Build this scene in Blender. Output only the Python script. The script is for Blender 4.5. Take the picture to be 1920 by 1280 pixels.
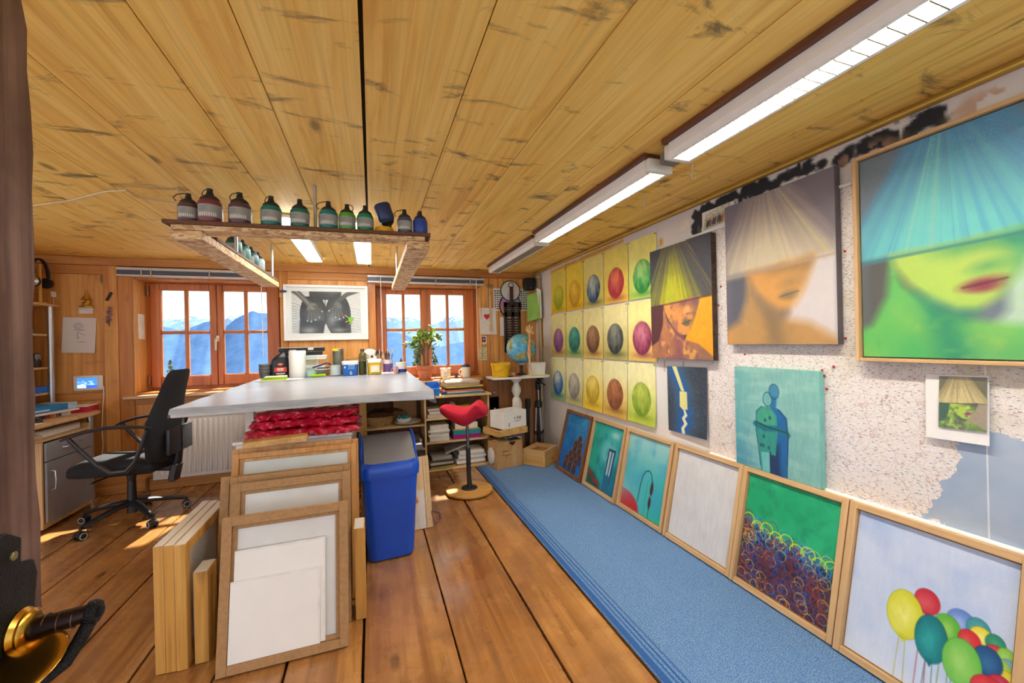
import bpy, bmesh, math, random
import numpy as np
from mathutils import Vector, Matrix, Euler

# ------------------------------------------------------------------ clear
for o in list(bpy.data.objects):
    bpy.data.objects.remove(o, do_unlink=True)
scene = bpy.context.scene
COL = scene.collection

# ------------------------------------------------------------------ camera
FPX = 750.0
YAW = math.atan(263 / FPX)
ROLL = math.atan(0.0232)
CAMZ = 1.3
_f = Vector((math.sin(YAW), math.cos(YAW), 0))
_r = Vector((math.cos(YAW), -math.sin(YAW), 0))
_u = Vector((0, 0, 1))
CX_ = _r * math.cos(ROLL) - _u * math.sin(ROLL)
CY_ = _r * math.sin(ROLL) + _u * math.cos(ROLL)
cam_d = bpy.data.cameras.new('camera')
cam = bpy.data.objects.new('camera', cam_d)
COL.objects.link(cam)
cam_d.sensor_fit = 'HORIZONTAL'
cam_d.sensor_width = 36.0
cam_d.lens = 36.0 * FPX / 1920.0
cam_d.clip_start = 0.03
cam_d.clip_end = 2000
cam.matrix_world = Matrix(((CX_.x, CY_.x, -_f.x, 0), (CX_.y, CY_.y, -_f.y, 0), (CX_.z, CY_.z, -_f.z, CAMZ), (0, 0, 0, 1)))
scene.camera = cam

# ------------------------------------------------------------------ view
scene.view_settings.view_transform = 'Standard'
scene.view_settings.look = 'None'
scene.view_settings.exposure = 1.5
scene.view_settings.gamma = 1.0
scene.view_settings.use_curve_mapping = False

# ------------------------------------------------------------------ world: bright cloudy sky
world = bpy.data.worlds.new('world')
scene.world = world
world.use_nodes = True
wn, wl = world.node_tree.nodes, world.node_tree.links
wn.clear()
w_out = wn.new('ShaderNodeOutputWorld')
w_bg = wn.new('ShaderNodeBackground')
w_tc = wn.new('ShaderNodeTexCoord')
w_map = wn.new('ShaderNodeMapping')
w_map.inputs['Scale'].default_value = (2.2, 2.2, 7.0)
w_no = wn.new('ShaderNodeTexNoise')
w_no.inputs['Scale'].default_value = 2.2
w_no.inputs['Detail'].default_value = 6
w_ra = wn.new('ShaderNodeValToRGB')
w_ra.color_ramp.elements[0].position = 0.30
w_ra.color_ramp.elements[0].color = (0.46, 0.56, 0.70, 1)
w_ra.color_ramp.elements[1].position = 0.56
w_ra.color_ramp.elements[1].color = (0.88, 0.89, 0.92, 1)
wl.new(w_tc.outputs['Generated'], w_map.inputs[0])
wl.new(w_map.outputs[0], w_no.inputs['Vector'])
wl.new(w_no.outputs['Fac'], w_ra.inputs[0])
wl.new(w_ra.outputs[0], w_bg.inputs[0])
w_bg.inputs[1].default_value = 0.68
wl.new(w_bg.outputs[0], w_out.inputs[0])

# ------------------------------------------------------------------ sun through the windows
sun_d = bpy.data.lights.new('sun', 'SUN')
sun_d.energy = 8.0
sun_d.angle = math.radians(1.2)
sun_d.color = (1.0, 0.92, 0.80)
sun = bpy.data.objects.new('sun', sun_d)
COL.objects.link(sun)
sun.rotation_euler = Vector((-0.33, -1.15, -1.4)).to_track_quat('-Z', 'Y').to_euler()
sun.location = (3, 9, 9)

LAMP = 34.0      # strength of the fluorescent tubes

# ------------------------------------------------------------------ room sizes
H, XR, YB, XL, YF = 2.144, 1.94, 4.63, -2.90, -0.25

def ray(u, v):
    return _f + CX_ * ((u - 960) / FPX) + CY_ * ((640 - v) / FPX)
def on(u, v, ax, val):
    d = ray(u, v); o = Vector((0, 0, CAMZ)); return o + d * ((val - o[ax]) / d[ax])
def fl(u, v, z=0.0): return on(u, v, 2, z)
def wr(u, v, x=XR): return on(u, v, 0, x)
def wb(u, v, y=YB): return on(u, v, 1, y)

# ------------------------------------------------------------------ materials
def lin(c):
    c = [x / 255.0 for x in c[:3]]
    return tuple(x / 12.92 if x <= 0.04045 else ((x + 0.055) / 1.055) ** 2.4 for x in c) + (1.0,)

class NT:
    def __init__(s, name):
        s.m = bpy.data.materials.new(name); s.m.use_nodes = True
        s.n, s.l = s.m.node_tree.nodes, s.m.node_tree.links
        s.n.clear()
        s.out = s.n.new('ShaderNodeOutputMaterial')
        s.b = s.n.new('ShaderNodeBsdfPrincipled')
        s.l.new(s.b.outputs[0], s.out.inputs[0])
    def node(s, t, **k):
        n = s.n.new(t)
        for a, b in k.items():
            if a in n.inputs: n.inputs[a].default_value = b
            else: setattr(n, a, b)
        return n
    def set(s, **k):
        for a, b in k.items():
            s.b.inputs[a.replace('_', ' ')].default_value = b
    def coord(s, scale=(1, 1, 1), rnd=False, kind='Object'):
        tc = s.node('ShaderNodeTexCoord'); mp = s.node('ShaderNodeMapping')
        mp.inputs['Scale'].default_value = scale
        s.l.new(tc.outputs[kind], mp.inputs['Vector'])
        if rnd:
            oi = s.node('ShaderNodeObjectInfo')
            mu = s.node('ShaderNodeVectorMath', operation='SCALE'); mu.inputs[0].default_value = (31.0, 17.0, 23.0)
            s.l.new(oi.outputs['Random'], mu.inputs['Scale'])
            s.l.new(mu.outputs[0], mp.inputs['Location'])
        return mp.outputs[0]
    def noise(s, vec, scale, detail=3, rough=.5, dist=0):
        n = s.node('ShaderNodeTexNoise'); n.inputs['Scale'].default_value = scale
        n.inputs['Detail'].default_value = detail; n.inputs['Roughness'].default_value = rough
        n.inputs['Distortion'].default_value = dist
        s.l.new(vec, n.inputs['Vector']); return n.outputs['Fac']
    def ramp(s, fac, stops):
        r = s.node('ShaderNodeValToRGB'); e = r.color_ramp.elements
        while len(e) < len(stops): e.new(0.5)
        for x, (p, c) in zip(e, stops): x.position = p; x.color = c
        s.l.new(fac, r.inputs[0]); return r.outputs[0]
    def mix(s, fac, a, b, mode='MIX'):
        m = s.node('ShaderNodeMix', data_type='RGBA', blend_type=mode)
        for i, x in ((0, fac), (6, a), (7, b)):
            if hasattr(x, 'links') or hasattr(x, 'is_linked'): s.l.new(x, m.inputs[i])
            else: m.inputs[i].default_value = x
        return m.outputs[2]
    def math(s, op, a, b=None):
        m = s.node('ShaderNodeMath', operation=op)
        for i, x in ((0, a), (1, b)):
            if x is None: continue
            if hasattr(x, 'is_linked'): s.l.new(x, m.inputs[i])
            else: m.inputs[i].default_value = x
        return m.outputs[0]
    def col(s, c): s.l.new(c, s.b.inputs['Base Color'])
    def bump(s, hgt, strength=.2, dist=.01):
        b = s.node('ShaderNodeBump'); b.inputs['Strength'].default_value = strength; b.inputs['Distance'].default_value = dist
        s.l.new(hgt, b.inputs['Height']); s.l.new(b.outputs[0], s.b.inputs['Normal'])

_MC = {}
def M(rgb, rough=.5, metal=0.0, var=.10, scale=14.0, bump=0.0, coat=0.0, name=None, alpha=1.0, stretch=(1, 1, 1)):
    """plain procedural surface: base colour broken up by fine noise"""
    key = (tuple(rgb), rough, metal, var, scale, bump, coat, alpha, stretch)
    if key in _MC: return _MC[key]
    t = NT(name or 'surface_%d_%d_%d' % tuple(rgb[:3]))
    c = lin(rgb)
    lo = tuple(x * (1 - var) for x in c[:3]) + (1,); hi = tuple(min(1, x * (1 + var)) for x in c[:3]) + (1,)
    v = t.coord(stretch, rnd=True)
    f = t.noise(v, scale, 2)
    t.col(t.ramp(f, [(.3, lo), (.7, hi)]))
    t.set(Roughness=rough, Metallic=metal)
    if coat: t.b.inputs['Coat Weight'].default_value = coat
    if bump: t.bump(t.noise(v, scale * 6, 3), bump, .004)
    _MC[key] = t.m
    return t.m

def wood(name, light, mid, dark, axis=1, rough=.5, grain=1.0, knots=.5, smudge=0.0, coat=0.0, bump=.15, grime=None, glo=None):
    """planed timber with long grain along the given axis, knots and optional dark blotches across the boards"""
    t = NT(name)
    sc = [9.0 * grain] * 3; sc[axis] = .55 * grain
    v = t.coord(tuple(sc), rnd=True)
    n1 = t.noise(v, 1.6, 3, .6, 1.2)
    base = t.ramp(n1, [(.28, lin(dark)), (.45, lin(mid)), (.66, lin(light))])
    sc2 = [70.0 * grain] * 3; sc2[axis] = 1.2 * grain
    n2 = t.noise(t.coord(tuple(sc2), rnd=True), 1.0, 2, .6, .4)
    dk = tuple(x * .72 for x in lin(mid)[:3]) + (1,)
    base = t.mix(t.math('MULTIPLY', t.ramp(n2, [(.45, (0, 0, 0, 1)), (.75, (1, 1, 1, 1))]), .55), base, dk)
    if knots:
        sc3 = [4.2] * 3; sc3[axis] = 1.7
        vo = t.node('ShaderNodeTexVoronoi'); vo.inputs['Scale'].default_value = 1.0
        t.l.new(t.coord(tuple(sc3), rnd=True), vo.inputs['Vector'])
        k = t.ramp(vo.outputs['Distance'], [(.05, (1, 1, 1, 1)), (.11, (0, 0, 0, 1))])
        base = t.mix(t.math('MULTIPLY', k, knots), base, tuple(x * .22 for x in lin(mid)[:3]) + (1,))
    if smudge:
        sc4 = [3.2] * 3; sc4[axis] = 8.5
        n4 = t.noise(t.coord(tuple(sc4), rnd=True), 1.0, 5, .65, .6)
        k = t.ramp(n4, [(.575, (0, 0, 0, 1)), (.68, (1, 1, 1, 1))])
        base = t.mix(t.math('MULTIPLY', k, smudge), base, lin((92, 70, 52)))
    if grime:
        n5 = t.noise(t.coord((1.3, 1.3, 1.3), rnd=True), 2.2, 5, .7)
        k = t.ramp(n5, [(.45, (0, 0, 0, 1)), (.72, (1, 1, 1, 1))])
        base = t.mix(t.math('MULTIPLY', k, .75), base, lin(grime))
    t.col(base)
    t.set(Roughness=rough)
    if glo:
        n6 = t.noise(t.coord((3, 3, 3), rnd=True), 3.0, 4)
        t.l.new(t.ramp(n6, [(.3, (glo[0],) * 3 + (1,)), (.7, (glo[1],) * 3 + (1,))]), t.b.inputs['Roughness'])
    if coat: t.b.inputs['Coat Weight'].default_value = coat; t.b.inputs['Coat Roughness'].default_value = .12
    if bump >= .15: t.bump(n2, bump, .003)
    return t.m

def glassy(name, tint=(235, 245, 245), gloss=.12):
    t = NT(name); t.n.remove(t.b)
    tr = t.node('ShaderNodeBsdfTransparent'); tr.inputs[0].default_value = lin(tint)
    gl = t.node('ShaderNodeBsdfGlossy'); gl.inputs['Roughness'].default_value = .03
    fr = t.node('ShaderNodeLayerWeight'); fr.inputs['Blend'].default_value = gloss
    mx = t.node('ShaderNodeMixShader')
    ge = t.node('ShaderNodeNewGeometry')
    t.l.new(t.math('MULTIPLY', fr.outputs['Fresnel'], t.math('SUBTRACT', 1.0, ge.outputs['Backfacing'])), mx.inputs[0]); t.l.new(tr.outputs[0], mx.inputs[1]); t.l.new(gl.outputs[0], mx.inputs[2])
    t.l.new(mx.outputs[0], t.out.inputs[0])
    return t.m

def emit(name, rgb, s):
    t = NT(name); t.set(Roughness=.4); t.b.inputs['Base Color'].default_value = lin(rgb)
    t.b.inputs['Emission Color'].default_value = lin(rgb); t.b.inputs['Emission Strength'].default_value = s
    return t.m

def vcol(name, rough=.6, coat=0.0, bump=0.0):
    t = NT(name); a = t.node('ShaderNodeAttribute', attribute_name='paint')
    f = t.noise(t.coord((1, 1, 1), rnd=True), 160, 3)
    t.col(t.mix(1.0, a.outputs['Color'], t.ramp(f, [(.2, (.93, .93, .93, 1)), (.8, (1, 1, 1, 1))]), 'MULTIPLY'))
    t.set(Roughness=rough)
    if coat: t.b.inputs['Coat Weight'].default_value = coat; t.b.inputs['Coat Roughness'].default_value = .06
    if bump: t.bump(f, bump, .002)
    return t.m

MAT_CEIL = wood('ceiling_boards', (252, 216, 124), (246, 202, 102), (222, 164, 68), 1, .55, 1.0, .8, .8, 0, .08)
MAT_FLOOR = wood('floor_boards', (188, 134, 74), (162, 108, 56), (124, 80, 42), 1, .3, .8, .6, 0, .5, .25, (122, 78, 42), (.16, .36))
MAT_PANEL = wood('wall_panelling', (230, 172, 98), (216, 150, 78), (184, 118, 56), 2, .5, .9, .7, .2, 0, .08)
MAT_PANELH = wood('wall_rail', (214, 152, 84), (196, 132, 66), (164, 104, 50), 0, .5, .9, .6, .2, 0, .08)
MAT_CASE = wood('window_casing', (206, 138, 62), (188, 116, 42), (158, 88, 28), 2, .45, .7, .5, 0, .1, .06)
MAT_WIN = wood('window_frame', (204, 124, 58), (190, 106, 42), (164, 84, 30), 2, .38, .8, 0, 0, .2, .04)
MAT_BIRCH = wood('birch', (226, 194, 146), (214, 178, 126), (192, 152, 100), 0, .5, .8, .1, 0, 0, .03)
MAT_BIRCHV = wood('birch_upright', (226, 194, 146), (214, 178, 126), (192, 152, 100), 2, .5, .8, .1, 0, 0, .03)
MAT_PINE = wood('pine', (222, 172, 92), (206, 152, 72), (178, 122, 50), 2, .5, .9, .4, 0, 0, .05)
MAT_PINEY = wood('pine_long', (222, 180, 112), (204, 158, 88), (176, 128, 62), 1, .5, .9, .2, 0, 0, .05)
MAT_KRAFT = M((168, 128, 84), .75, 0, .12, 60, .15, name='kraft_frame')
MAT_OAKF = wood('oak_frame', (214, 178, 132), (202, 164, 116), (184, 146, 100), 2, .5, 1.2, 0, 0, 0, .05)
MAT_OAKFH = wood('oak_frame_across', (214, 178, 132), (202, 164, 116), (184, 146, 100), 1, .5, 1.2, 0, 0, 0, .05)
MAT_BRWNF = wood('brown_frame', (150, 96, 54), (132, 80, 42), (104, 60, 30), 2, .45, 1.2, 0, 0, .1, .05)
MAT_GOLDF = wood('honey_frame', (214, 154, 70), (198, 134, 52), (168, 106, 36), 2, .4, 1.2, .1, 0, .2, .04)
MAT_DOOR = wood('weathered_door', (150, 118, 104), (104, 72, 60), (52, 34, 30), 2, .5, .9, .4, 0, .1, .9, (60, 40, 36))
MAT_GLASS = glassy('window_glass', (252, 254, 254), .10)
MAT_CLEAR = glassy('clear_glass', (243, 249, 248), .18)
MAT_WHITE = M((236, 236, 234), .45, 0, .03, name='white_lacquer')
MAT_PAPER = M((238, 236, 230), .85, 0, .04, name='paper')
MAT_BLACK = M((26, 26, 28), .5, 0, .15, name='black_plastic')
MAT_BLKFAB = M((30, 31, 36), .9, 0, .2, 220, .3, name='black_fabric')
MAT_STEEL = M((178, 180, 182), .28, 1.0, .06, name='steel')
MAT_ALU = M((196, 198, 200), .35, .9, .05, name='aluminium')
MAT_BRASS = M((196, 150, 62), .22, 1.0, .1, name='brass')
MAT_IRON = M((30, 29, 30), .5, .6, .3, 60, .8, name='wrought_iron')
MAT_TERRA = M((182, 110, 80), .8, 0, .1, 30, .1, name='terracotta')
MAT_CARD = M((186, 142, 92), .85, 0, .07, 20, .05, name='cardboard')
VC_CANVAS = vcol('painted_canvas', .55, 0, .25)
VC_PAPER = vcol('drawn_paper', .8)
VC_GLOSS = vcol('glazed_print', .4, .8)
VC_WALL = vcol('painted_plaster', .8, 0, .3)

def osb():
    t = NT('osb_board')
    v = t.coord((26, 26, 60), rnd=True)
    vo = t.node('ShaderNodeTexVoronoi'); vo.inputs['Scale'].default_value = 1.6
    t.l.new(v, vo.inputs['Vector'])
    sep = t.node('ShaderNodeSeparateColor'); t.l.new(vo.outputs['Color'], sep.inputs[0])
    c = t.ramp(sep.outputs[0], [(0, lin((166, 122, 76))), (.5, lin((212, 172, 122))), (1, lin((232, 202, 158)))])
    t.col(c); t.set(Roughness=.65); t.bump(sep.outputs[1], .25, .003)
    return t.m
MAT_OSB = osb()
MAT_CHIP = M((104, 66, 38), .7, 0, .3, 120, .4, name='dark_chipboard')

# ------------------------------------------------------------------ mesh helpers
def B(): return bmesh.new()
def _xf(c, s=(1, 1, 1), rot=(0, 0, 0)):
    return Matrix.Translation(Vector(c)) @ Euler(rot).to_matrix().to_4x4() @ Matrix.Diagonal((s[0], s[1], s[2], 1))
def box(bm, c, s, rot=(0, 0, 0), bev=0.0, seg=1):
    g = bmesh.ops.create_cube(bm, size=1, matrix=_xf(c, s, rot))
    if bev:
        es = set()
        for v in g['verts']: es.update(v.link_edges)
        bmesh.ops.bevel(bm, geom=list(es), offset=bev, segments=seg, affect='EDGES', profile=.5)
    return bm
def bx(bm, x0, x1, y0, y1, z0, z1, bev=0.0, seg=1):
    return box(bm, ((x0 + x1) / 2, (y0 + y1) / 2, (z0 + z1) / 2), (abs(x1 - x0), abs(y1 - y0), abs(z1 - z0)), bev=bev, seg=seg)
def ring_faces(bm, rings, closed_u=True, cap0=True, cap1=True):
    for a, b in zip(rings[:-1], rings[1:]):
        n = len(a)
        for i in range(n if closed_u else n - 1):
            j = (i + 1) % n
            try: bm.faces.new((a[i], a[j], b[j], b[i]))
            except ValueError: pass
    if cap0 and len(rings[0]) > 2: bm.faces.new(list(reversed(rings[0])))
    if cap1 and len(rings[-1]) > 2: bm.faces.new(rings[-1])
def lathe(bm, prof, c=(0, 0, 0), n=20, rot=(0, 0, 0), cap=True, sx=1, sy=1):
    m = _xf(c, (1, 1, 1), rot); rings = []
    for r, z in prof:
        r = max(r, 1e-4)
        rings.append([bm.verts.new(m @ Vector((sx * r * math.cos(2 * math.pi * i / n), sy * r * math.sin(2 * math.pi * i / n), z))) for i in range(n)])
    ring_faces(bm, rings, True, cap, cap)
    return bm
def tube(bm, pts, r, n=8, cap=True, flat=1.0):
    pts = [Vector(p) for p in pts]; rings = []; up = None
    for i, p in enumerate(pts):
        d = (pts[min(i + 1, len(pts) - 1)] - pts[max(i - 1, 0)]).normalized()
        if up is None:
            up = Vector((0, 0, 1)) if abs(d.z) < .9 else Vector((1, 0, 0))
        s = d.cross(up).normalized(); up = s.cross(d).normalized()
        rr = r[i] if isinstance(r, (list, tuple)) else r
        rings.append([bm.verts.new(p + s * (rr * math.cos(2 * math.pi * k / n)) + up * (rr * flat * math.sin(2 * math.pi * k / n))) for k in range(n)])
    ring_faces(bm, rings, True, cap, cap)
    return bm
def cyl(bm, p0, p1, r0, r1=None, n=16):
    return tube(bm, [p0, p1], [r0, r0 if r1 is None else r1], n)
def prism(bm, poly, vec, bev=0.0):
    vec = Vector(vec); a = [bm.verts.new(Vector(p)) for p in poly]; b = [bm.verts.new(Vector(p) + vec) for p in poly]
    bm.faces.new(list(reversed(a))); bm.faces.new(b); n = len(a); es = []
    for i in range(n):
        bm.faces.new((a[i], a[(i + 1) % n], b[(i + 1) % n], b[i]))
    if bev:
        es = set()
        for v in a + b: es.update(v.link_edges)
        bmesh.ops.bevel(bm, geom=list(es), offset=bev, segments=1, affect='EDGES')
    return bm
def sph(bm, c, r, sc=(1, 1, 1), rot=(0, 0, 0), u=16, v=10):
    bmesh.ops.create_uvsphere(bm, u_segments=u, v_segments=v, radius=r, matrix=_xf(c, sc, rot)); return bm
def torus(bm, c, R, r, rot=(0, 0, 0), n=24, k=8, a0=0, a1=2 * math.pi):
    m = _xf(c, (1, 1, 1), rot); full = abs(a1 - a0 - 2 * math.pi) < 1e-6
    rings = []
    cnt = n if full else n + 1
    for i in range(cnt):
        a = a0 + (a1 - a0) * i / n
        rings.append([bm.verts.new(m @ Vector(((R + r * math.cos(2 * math.pi * j / k)) * math.cos(a), (R + r * math.cos(2 * math.pi * j / k)) * math.sin(a), r * math.sin(2 * math.pi * j / k)))) for j in range(k)])
    if full: rings.append(rings[0])
    ring_faces(bm, rings, True, not full, not full)
    return bm

def _finish(me, mat, smooth):
    me.materials.append(mat)
    if smooth:
        me.polygons.foreach_set('use_smooth', [True] * len(me.polygons))
        me.set_sharp_from_angle(angle=math.radians(38))
def obj(name, bm, mat, parent=None, smooth=True, world=True, label=None):
    """one bmesh -> one object; world=True means the bmesh is in world space"""
    if parent is not None and world:
        bm.transform(WM[parent.name].inverted())
    bmesh.ops.recalc_face_normals(bm, faces=bm.faces)
    me = bpy.data.meshes.new(name); bm.to_mesh(me); bm.free()
    _finish(me, mat, smooth)
    o = bpy.data.objects.new(name, me); COL.objects.link(o)
    WM[o.name] = Matrix.Identity(4)
    if parent is not None:
        o.parent = parent; WM[o.name] = WM[parent.name].copy()
    if label: o['label'] = label
    return o
WM = {}
def tag(o, label, cat, group=None):
    o['label'] = label; o['category'] = cat
    if group: o['group'] = group
    return o
def thing(name, label, cat, loc=(0, 0, 0), rz=0.0, group=None, rot=None):
    o = bpy.data.objects.new(name, None); COL.objects.link(o)
    o.empty_display_size = .05
    o.location = loc; o.rotation_euler = rot if rot else (0, 0, rz)
    WM[o.name] = Matrix.Translation(Vector(loc)) @ Euler(o.rotation_euler).to_matrix().to_4x4()
    return tag(o, label, cat, group)
def struct(o): o['kind'] = 'structure'; return o
def dup(root, loc, rz=None, label=None):
    r = root.copy(); COL.objects.link(r); r.location = loc
    if rz is not None: r.rotation_euler = (0, 0, rz)
    if label: r['label'] = label
    for ch in root.children:
        c = ch.copy(); COL.objects.link(c); c.parent = r
        for g in ch.children:
            d = g.copy(); COL.objects.link(d); d.parent = c
    WM[r.name] = Matrix.Translation(Vector(loc)) @ Euler(r.rotation_euler).to_matrix().to_4x4()
    return r
def piece(src, name, loc, parent, scale=None):
    """another piece sharing its mesh with src"""
    o = bpy.data.objects.new(name, src.data); COL.objects.link(o); o.parent = parent
    o.location = loc
    if scale: o.scale = scale
    return o

# ------------------------------------------------------------------ painting kit: colours laid on a fine grid of vertices
class Cv:
    def __init__(s, w, h, bg, asp=1.0, seed=0):
        s.w, s.h = w, h; s.rng = np.random.RandomState(seed)
        s.X, s.Y = np.meshgrid(np.linspace(0, 1, w), np.linspace(0, 1, h))
        s.X0 = s.X
        s.asp = asp                      # width / height of the sheet
        s.a = np.ones((h, w, 3)) * np.array(bg, float)
    def noise(s, sx, sy, oct=3, seed=None):
        r = s.rng if seed is None else np.random.RandomState(seed)
        t = np.zeros((s.h, s.w)); amp = 1.0; tot = 0
        for o in range(oct):
            nx, ny = max(2, int(sx * 2 ** o) + 2), max(2, int(sy * 2 ** o) + 2)
            g = r.rand(ny, nx)
            fx = s.X0 * (nx - 1.001); fy = s.Y * (ny - 1.001)
            ix, iy = fx.astype(int), fy.astype(int); ax, ay = fx - ix, fy - iy
            ax = ax * ax * (3 - 2 * ax); ay = ay * ay * (3 - 2 * ay)
            t += amp * (g[iy, ix] * (1 - ax) * (1 - ay) + g[iy, ix + 1] * ax * (1 - ay) + g[iy + 1, ix] * (1 - ax) * ay + g[iy + 1, ix + 1] * ax * ay)
            tot += amp; amp *= .55
        return t / tot
    def mix(s, m, c):
        m = np.clip(m, 0, 1)[..., None]; s.a = s.a * (1 - m) + (c if isinstance(c, np.ndarray) and c.ndim == 3 else np.array(c, float)) * m
    def step(s, d, soft): return np.clip(.5 - d / max(soft, 1e-4), 0, 1)
    def ell_d(s, cx, cy, rx, ry, rot=0):
        x = (s.X - cx) * s.asp; y = s.Y - cy; c, n = math.cos(rot), math.sin(rot)
        u = (x * c + y * n) / (rx * s.asp); v = (-x * n + y * c) / ry
        return (np.sqrt(u * u + v * v) - 1) * min(rx * s.asp, ry)
    def ell(s, cx, cy, rx, ry, col, rot=0, soft=.012, k=1.0):
        s.mix(s.step(s.ell_d(cx, cy, rx, ry, rot), soft) * k, col)
    def seg_d(s, p, q):
        ax, ay = p[0] * s.asp, p[1]; bx_, by = q[0] * s.asp, q[1]
        px, py = s.X * s.asp - ax, s.Y - ay; dx, dy = bx_ - ax, by - ay
        t = np.clip((px * dx + py * dy) / (dx * dx + dy * dy + 1e-9), 0, 1)
        return np.hypot(px - t * dx, py - t * dy)
    def line(s, pts, w, col, soft=None, k=1.0):
        d = np.full((s.h, s.w), 9.0)
        for p, q in zip(pts[:-1], pts[1:]): d = np.minimum(d, s.seg_d(p, q))
        s.mix(s.step(d - w / 2, soft or w * .6) * k, col)
    def poly_m(s, pts, soft=.012):
        ins = np.zeros((s.h, s.w), bool); d = np.full((s.h, s.w), 9.0); n = len(pts)
        for i in range(n):
            (x0, y0), (x1, y1) = pts[i], pts[(i + 1) % n]
            d = np.minimum(d, s.seg_d(pts[i], pts[(i + 1) % n]))
            if y0 != y1:
                c = ((y0 > s.Y) != (y1 > s.Y)) & (s.X < (x1 - x0) * (s.Y - y0) / (y1 - y0) + x0)
                ins ^= c
        return s.step(np.where(ins, -d, d), soft)
    def poly(s, pts, col, soft=.012, k=1.0): s.mix(s.poly_m(pts, soft) * k, col)
    def mottle(s, sx, sy, amt, oct=3):
        s.a *= (1 + amt * (s.noise(sx, sy, oct) - .5) * 2)[..., None]

def sheet(name, cv, TL, TR, BL, mat, parent=None, curl=None):
    """the painted grid as a mesh spanning three corners (world space)"""
    TL, TR, BL = (np.array(Vector(p)) for p in (TL, TR, BL))
    P = TL + cv.X[..., None] * (TR - TL) + cv.Y[..., None] * (BL - TL)
    if curl is not None:
        nrm = np.cross(BL - TL, TR - TL); nrm = nrm / np.linalg.norm(nrm)
        P = P + curl(cv.X, cv.Y)[..., None] * nrm
    P = P.reshape(-1, 3)
    if parent is not None:
        mi = np.array(WM[parent.name].inverted()); P = P @ mi[:3, :3].T + mi[:3, 3]
    w, h = cv.w, cv.h
    idx = np.arange(w * h).reshape(h, w)
    q = np.stack([idx[:-1, :-1], idx[1:, :-1], idx[1:, 1:], idx[:-1, 1:]], -1).reshape(-1, 4)
    me = bpy.data.meshes.new(name)
    me.vertices.add(w * h); me.vertices.foreach_set('co', P.astype(np.float32).ravel())
    me.loops.add(q.size); me.loops.foreach_set('vertex_index', q.astype(np.int32).ravel())
    me.polygons.add(len(q)); me.polygons.foreach_set('loop_start', np.arange(0, q.size, 4, dtype=np.int32))
    me.update(calc_edges=True)
    c = np.clip(cv.a / 255.0, 0, 1); c = np.where(c <= .04045, c / 12.92, ((c + .055) / 1.055) ** 2.4)
    at = me.color_attributes.new('paint', 'FLOAT_COLOR', 'POINT')
    at.data.foreach_set('color', np.concatenate([c, np.ones((h, w, 1))], -1).astype(np.float32).ravel())
    me.polygons.foreach_set('use_smooth', [True] * len(q))
    me.materials.append(mat)
    o = bpy.data.objects.new(name, me); COL.objects.link(o); WM[o.name] = Matrix.Identity(4)
    if parent is not None: o.parent = parent; WM[o.name] = WM[parent.name].copy()
    return o
# ================================================================== THE SETTING
rnd = random.Random(7)
# ---- floor: dark joists bed with wide planks
bm = B(); bx(bm, XL - .2, XR + .2, YF - 1.2, YB + .1, -.14, -.032)
floor = struct(obj('floor', bm, M((38, 26, 18), .9, name='floor_bed'), smooth=False))
fs = [XL, -2.62, -2.31, -1.99, -1.70, -1.44, -1.235, -.93, -.62, -.36, -.06, .315, .69, 1.0, 1.36, 1.68, XR]
for i, (a, b) in enumerate(zip(fs[:-1], fs[1:])):
    g = .0035 + .004 * ((i * 7) % 3 == 0)
    bm = B(); bx(bm, -(b - a) / 2 + g, (b - a) / 2 - g, -(YB - YF + 1.0) / 2, (YB - YF + 1.0) / 2, -.03, -.0005 * (i % 3), .003)
    o = obj('plank', bm, MAT_FLOOR, floor, False, False)
    o.location = ((a + b) / 2, (YB + YF - 1.0) / 2, 0)
# ---- ceiling boards
bm = B(); bx(bm, XL - .2, XR + .2, YF - .2, YB + .3, H + .02, H + .12)
ceiling = struct(obj('ceiling', bm, M((30, 20, 12), .9, name='ceiling_void'), smooth=False))
cs = [XL, -2.62, -2.27, -1.93, -1.58, -1.24, -.90, -.545, -.312, -.009, .312, .644, 1.045, 1.41, 1.70, XR]
for i, (a, b) in enumerate(zip(cs[:-1], cs[1:])):
    g0 = .006 if a == -.009 else .0018
    g1 = .006 if b == -.009 else .0018
    L = YB - YF
    bm = B(); bx(bm, -(b - a) / 2 + g0, (b - a) / 2 - g1, -L / 2, L / 2, 0, .022, .0015)
    o = obj('plank', bm, MAT_CEIL, ceiling, False, False)
    o.location = ((a + b) / 2, (YB + YF) / 2, H + .001 * (i % 2))
# ---- back wall with two window openings
WT = .32
LX0, LX1, RX0, RX1, WZ0, WZ1 = -2.063, -.873, .05, 1.239, .885, 1.985
bm = B()
for x0, x1, z0, z1 in ((XL, LX0, 0, H), (LX1, RX0, 0, H), (RX1, XR, 0, H), (LX0, LX1, 0, WZ0), (LX0, LX1, WZ1, H), (RX0, RX1, 0, WZ0), (RX0, RX1, WZ1, H)):
    bx(bm, x0, x1, YB, YB + WT, z0 - .03, z1 + .02)
wall_back = struct(obj('wall_back', bm, MAT_CASE, smooth=False))
def lining(x0, x1, z0, z1, mat=MAT_PANEL, th=.012, name='panel'):
    bm = B(); bx(bm, x0 + .0012, x1 - .0012, YB - th, YB, z0 + .0012, z1 - .0012, .002)
    return obj(name, bm, mat, wall_back, False)
lining(XL, -2.27, .16, .86); lining(XL, -2.27, .93, 1.99, th=.006); lining(XL, -2.27, .86, .93, MAT_PANELH, .018, 'rail'); lining(XL, -2.27, 1.99, 2.07, MAT_PANELH, .014, 'rail')
lining(-2.27, -2.17, .16, 2.07, th=.022, name='stile'); lining(-2.17, LX0, .16, 2.07, MAT_CASE, .016, 'stile')
for a, b in ((LX0, -1.70), (-1.70, -1.33), (-1.33, LX1)): lining(a, b, .16, .80)
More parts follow.
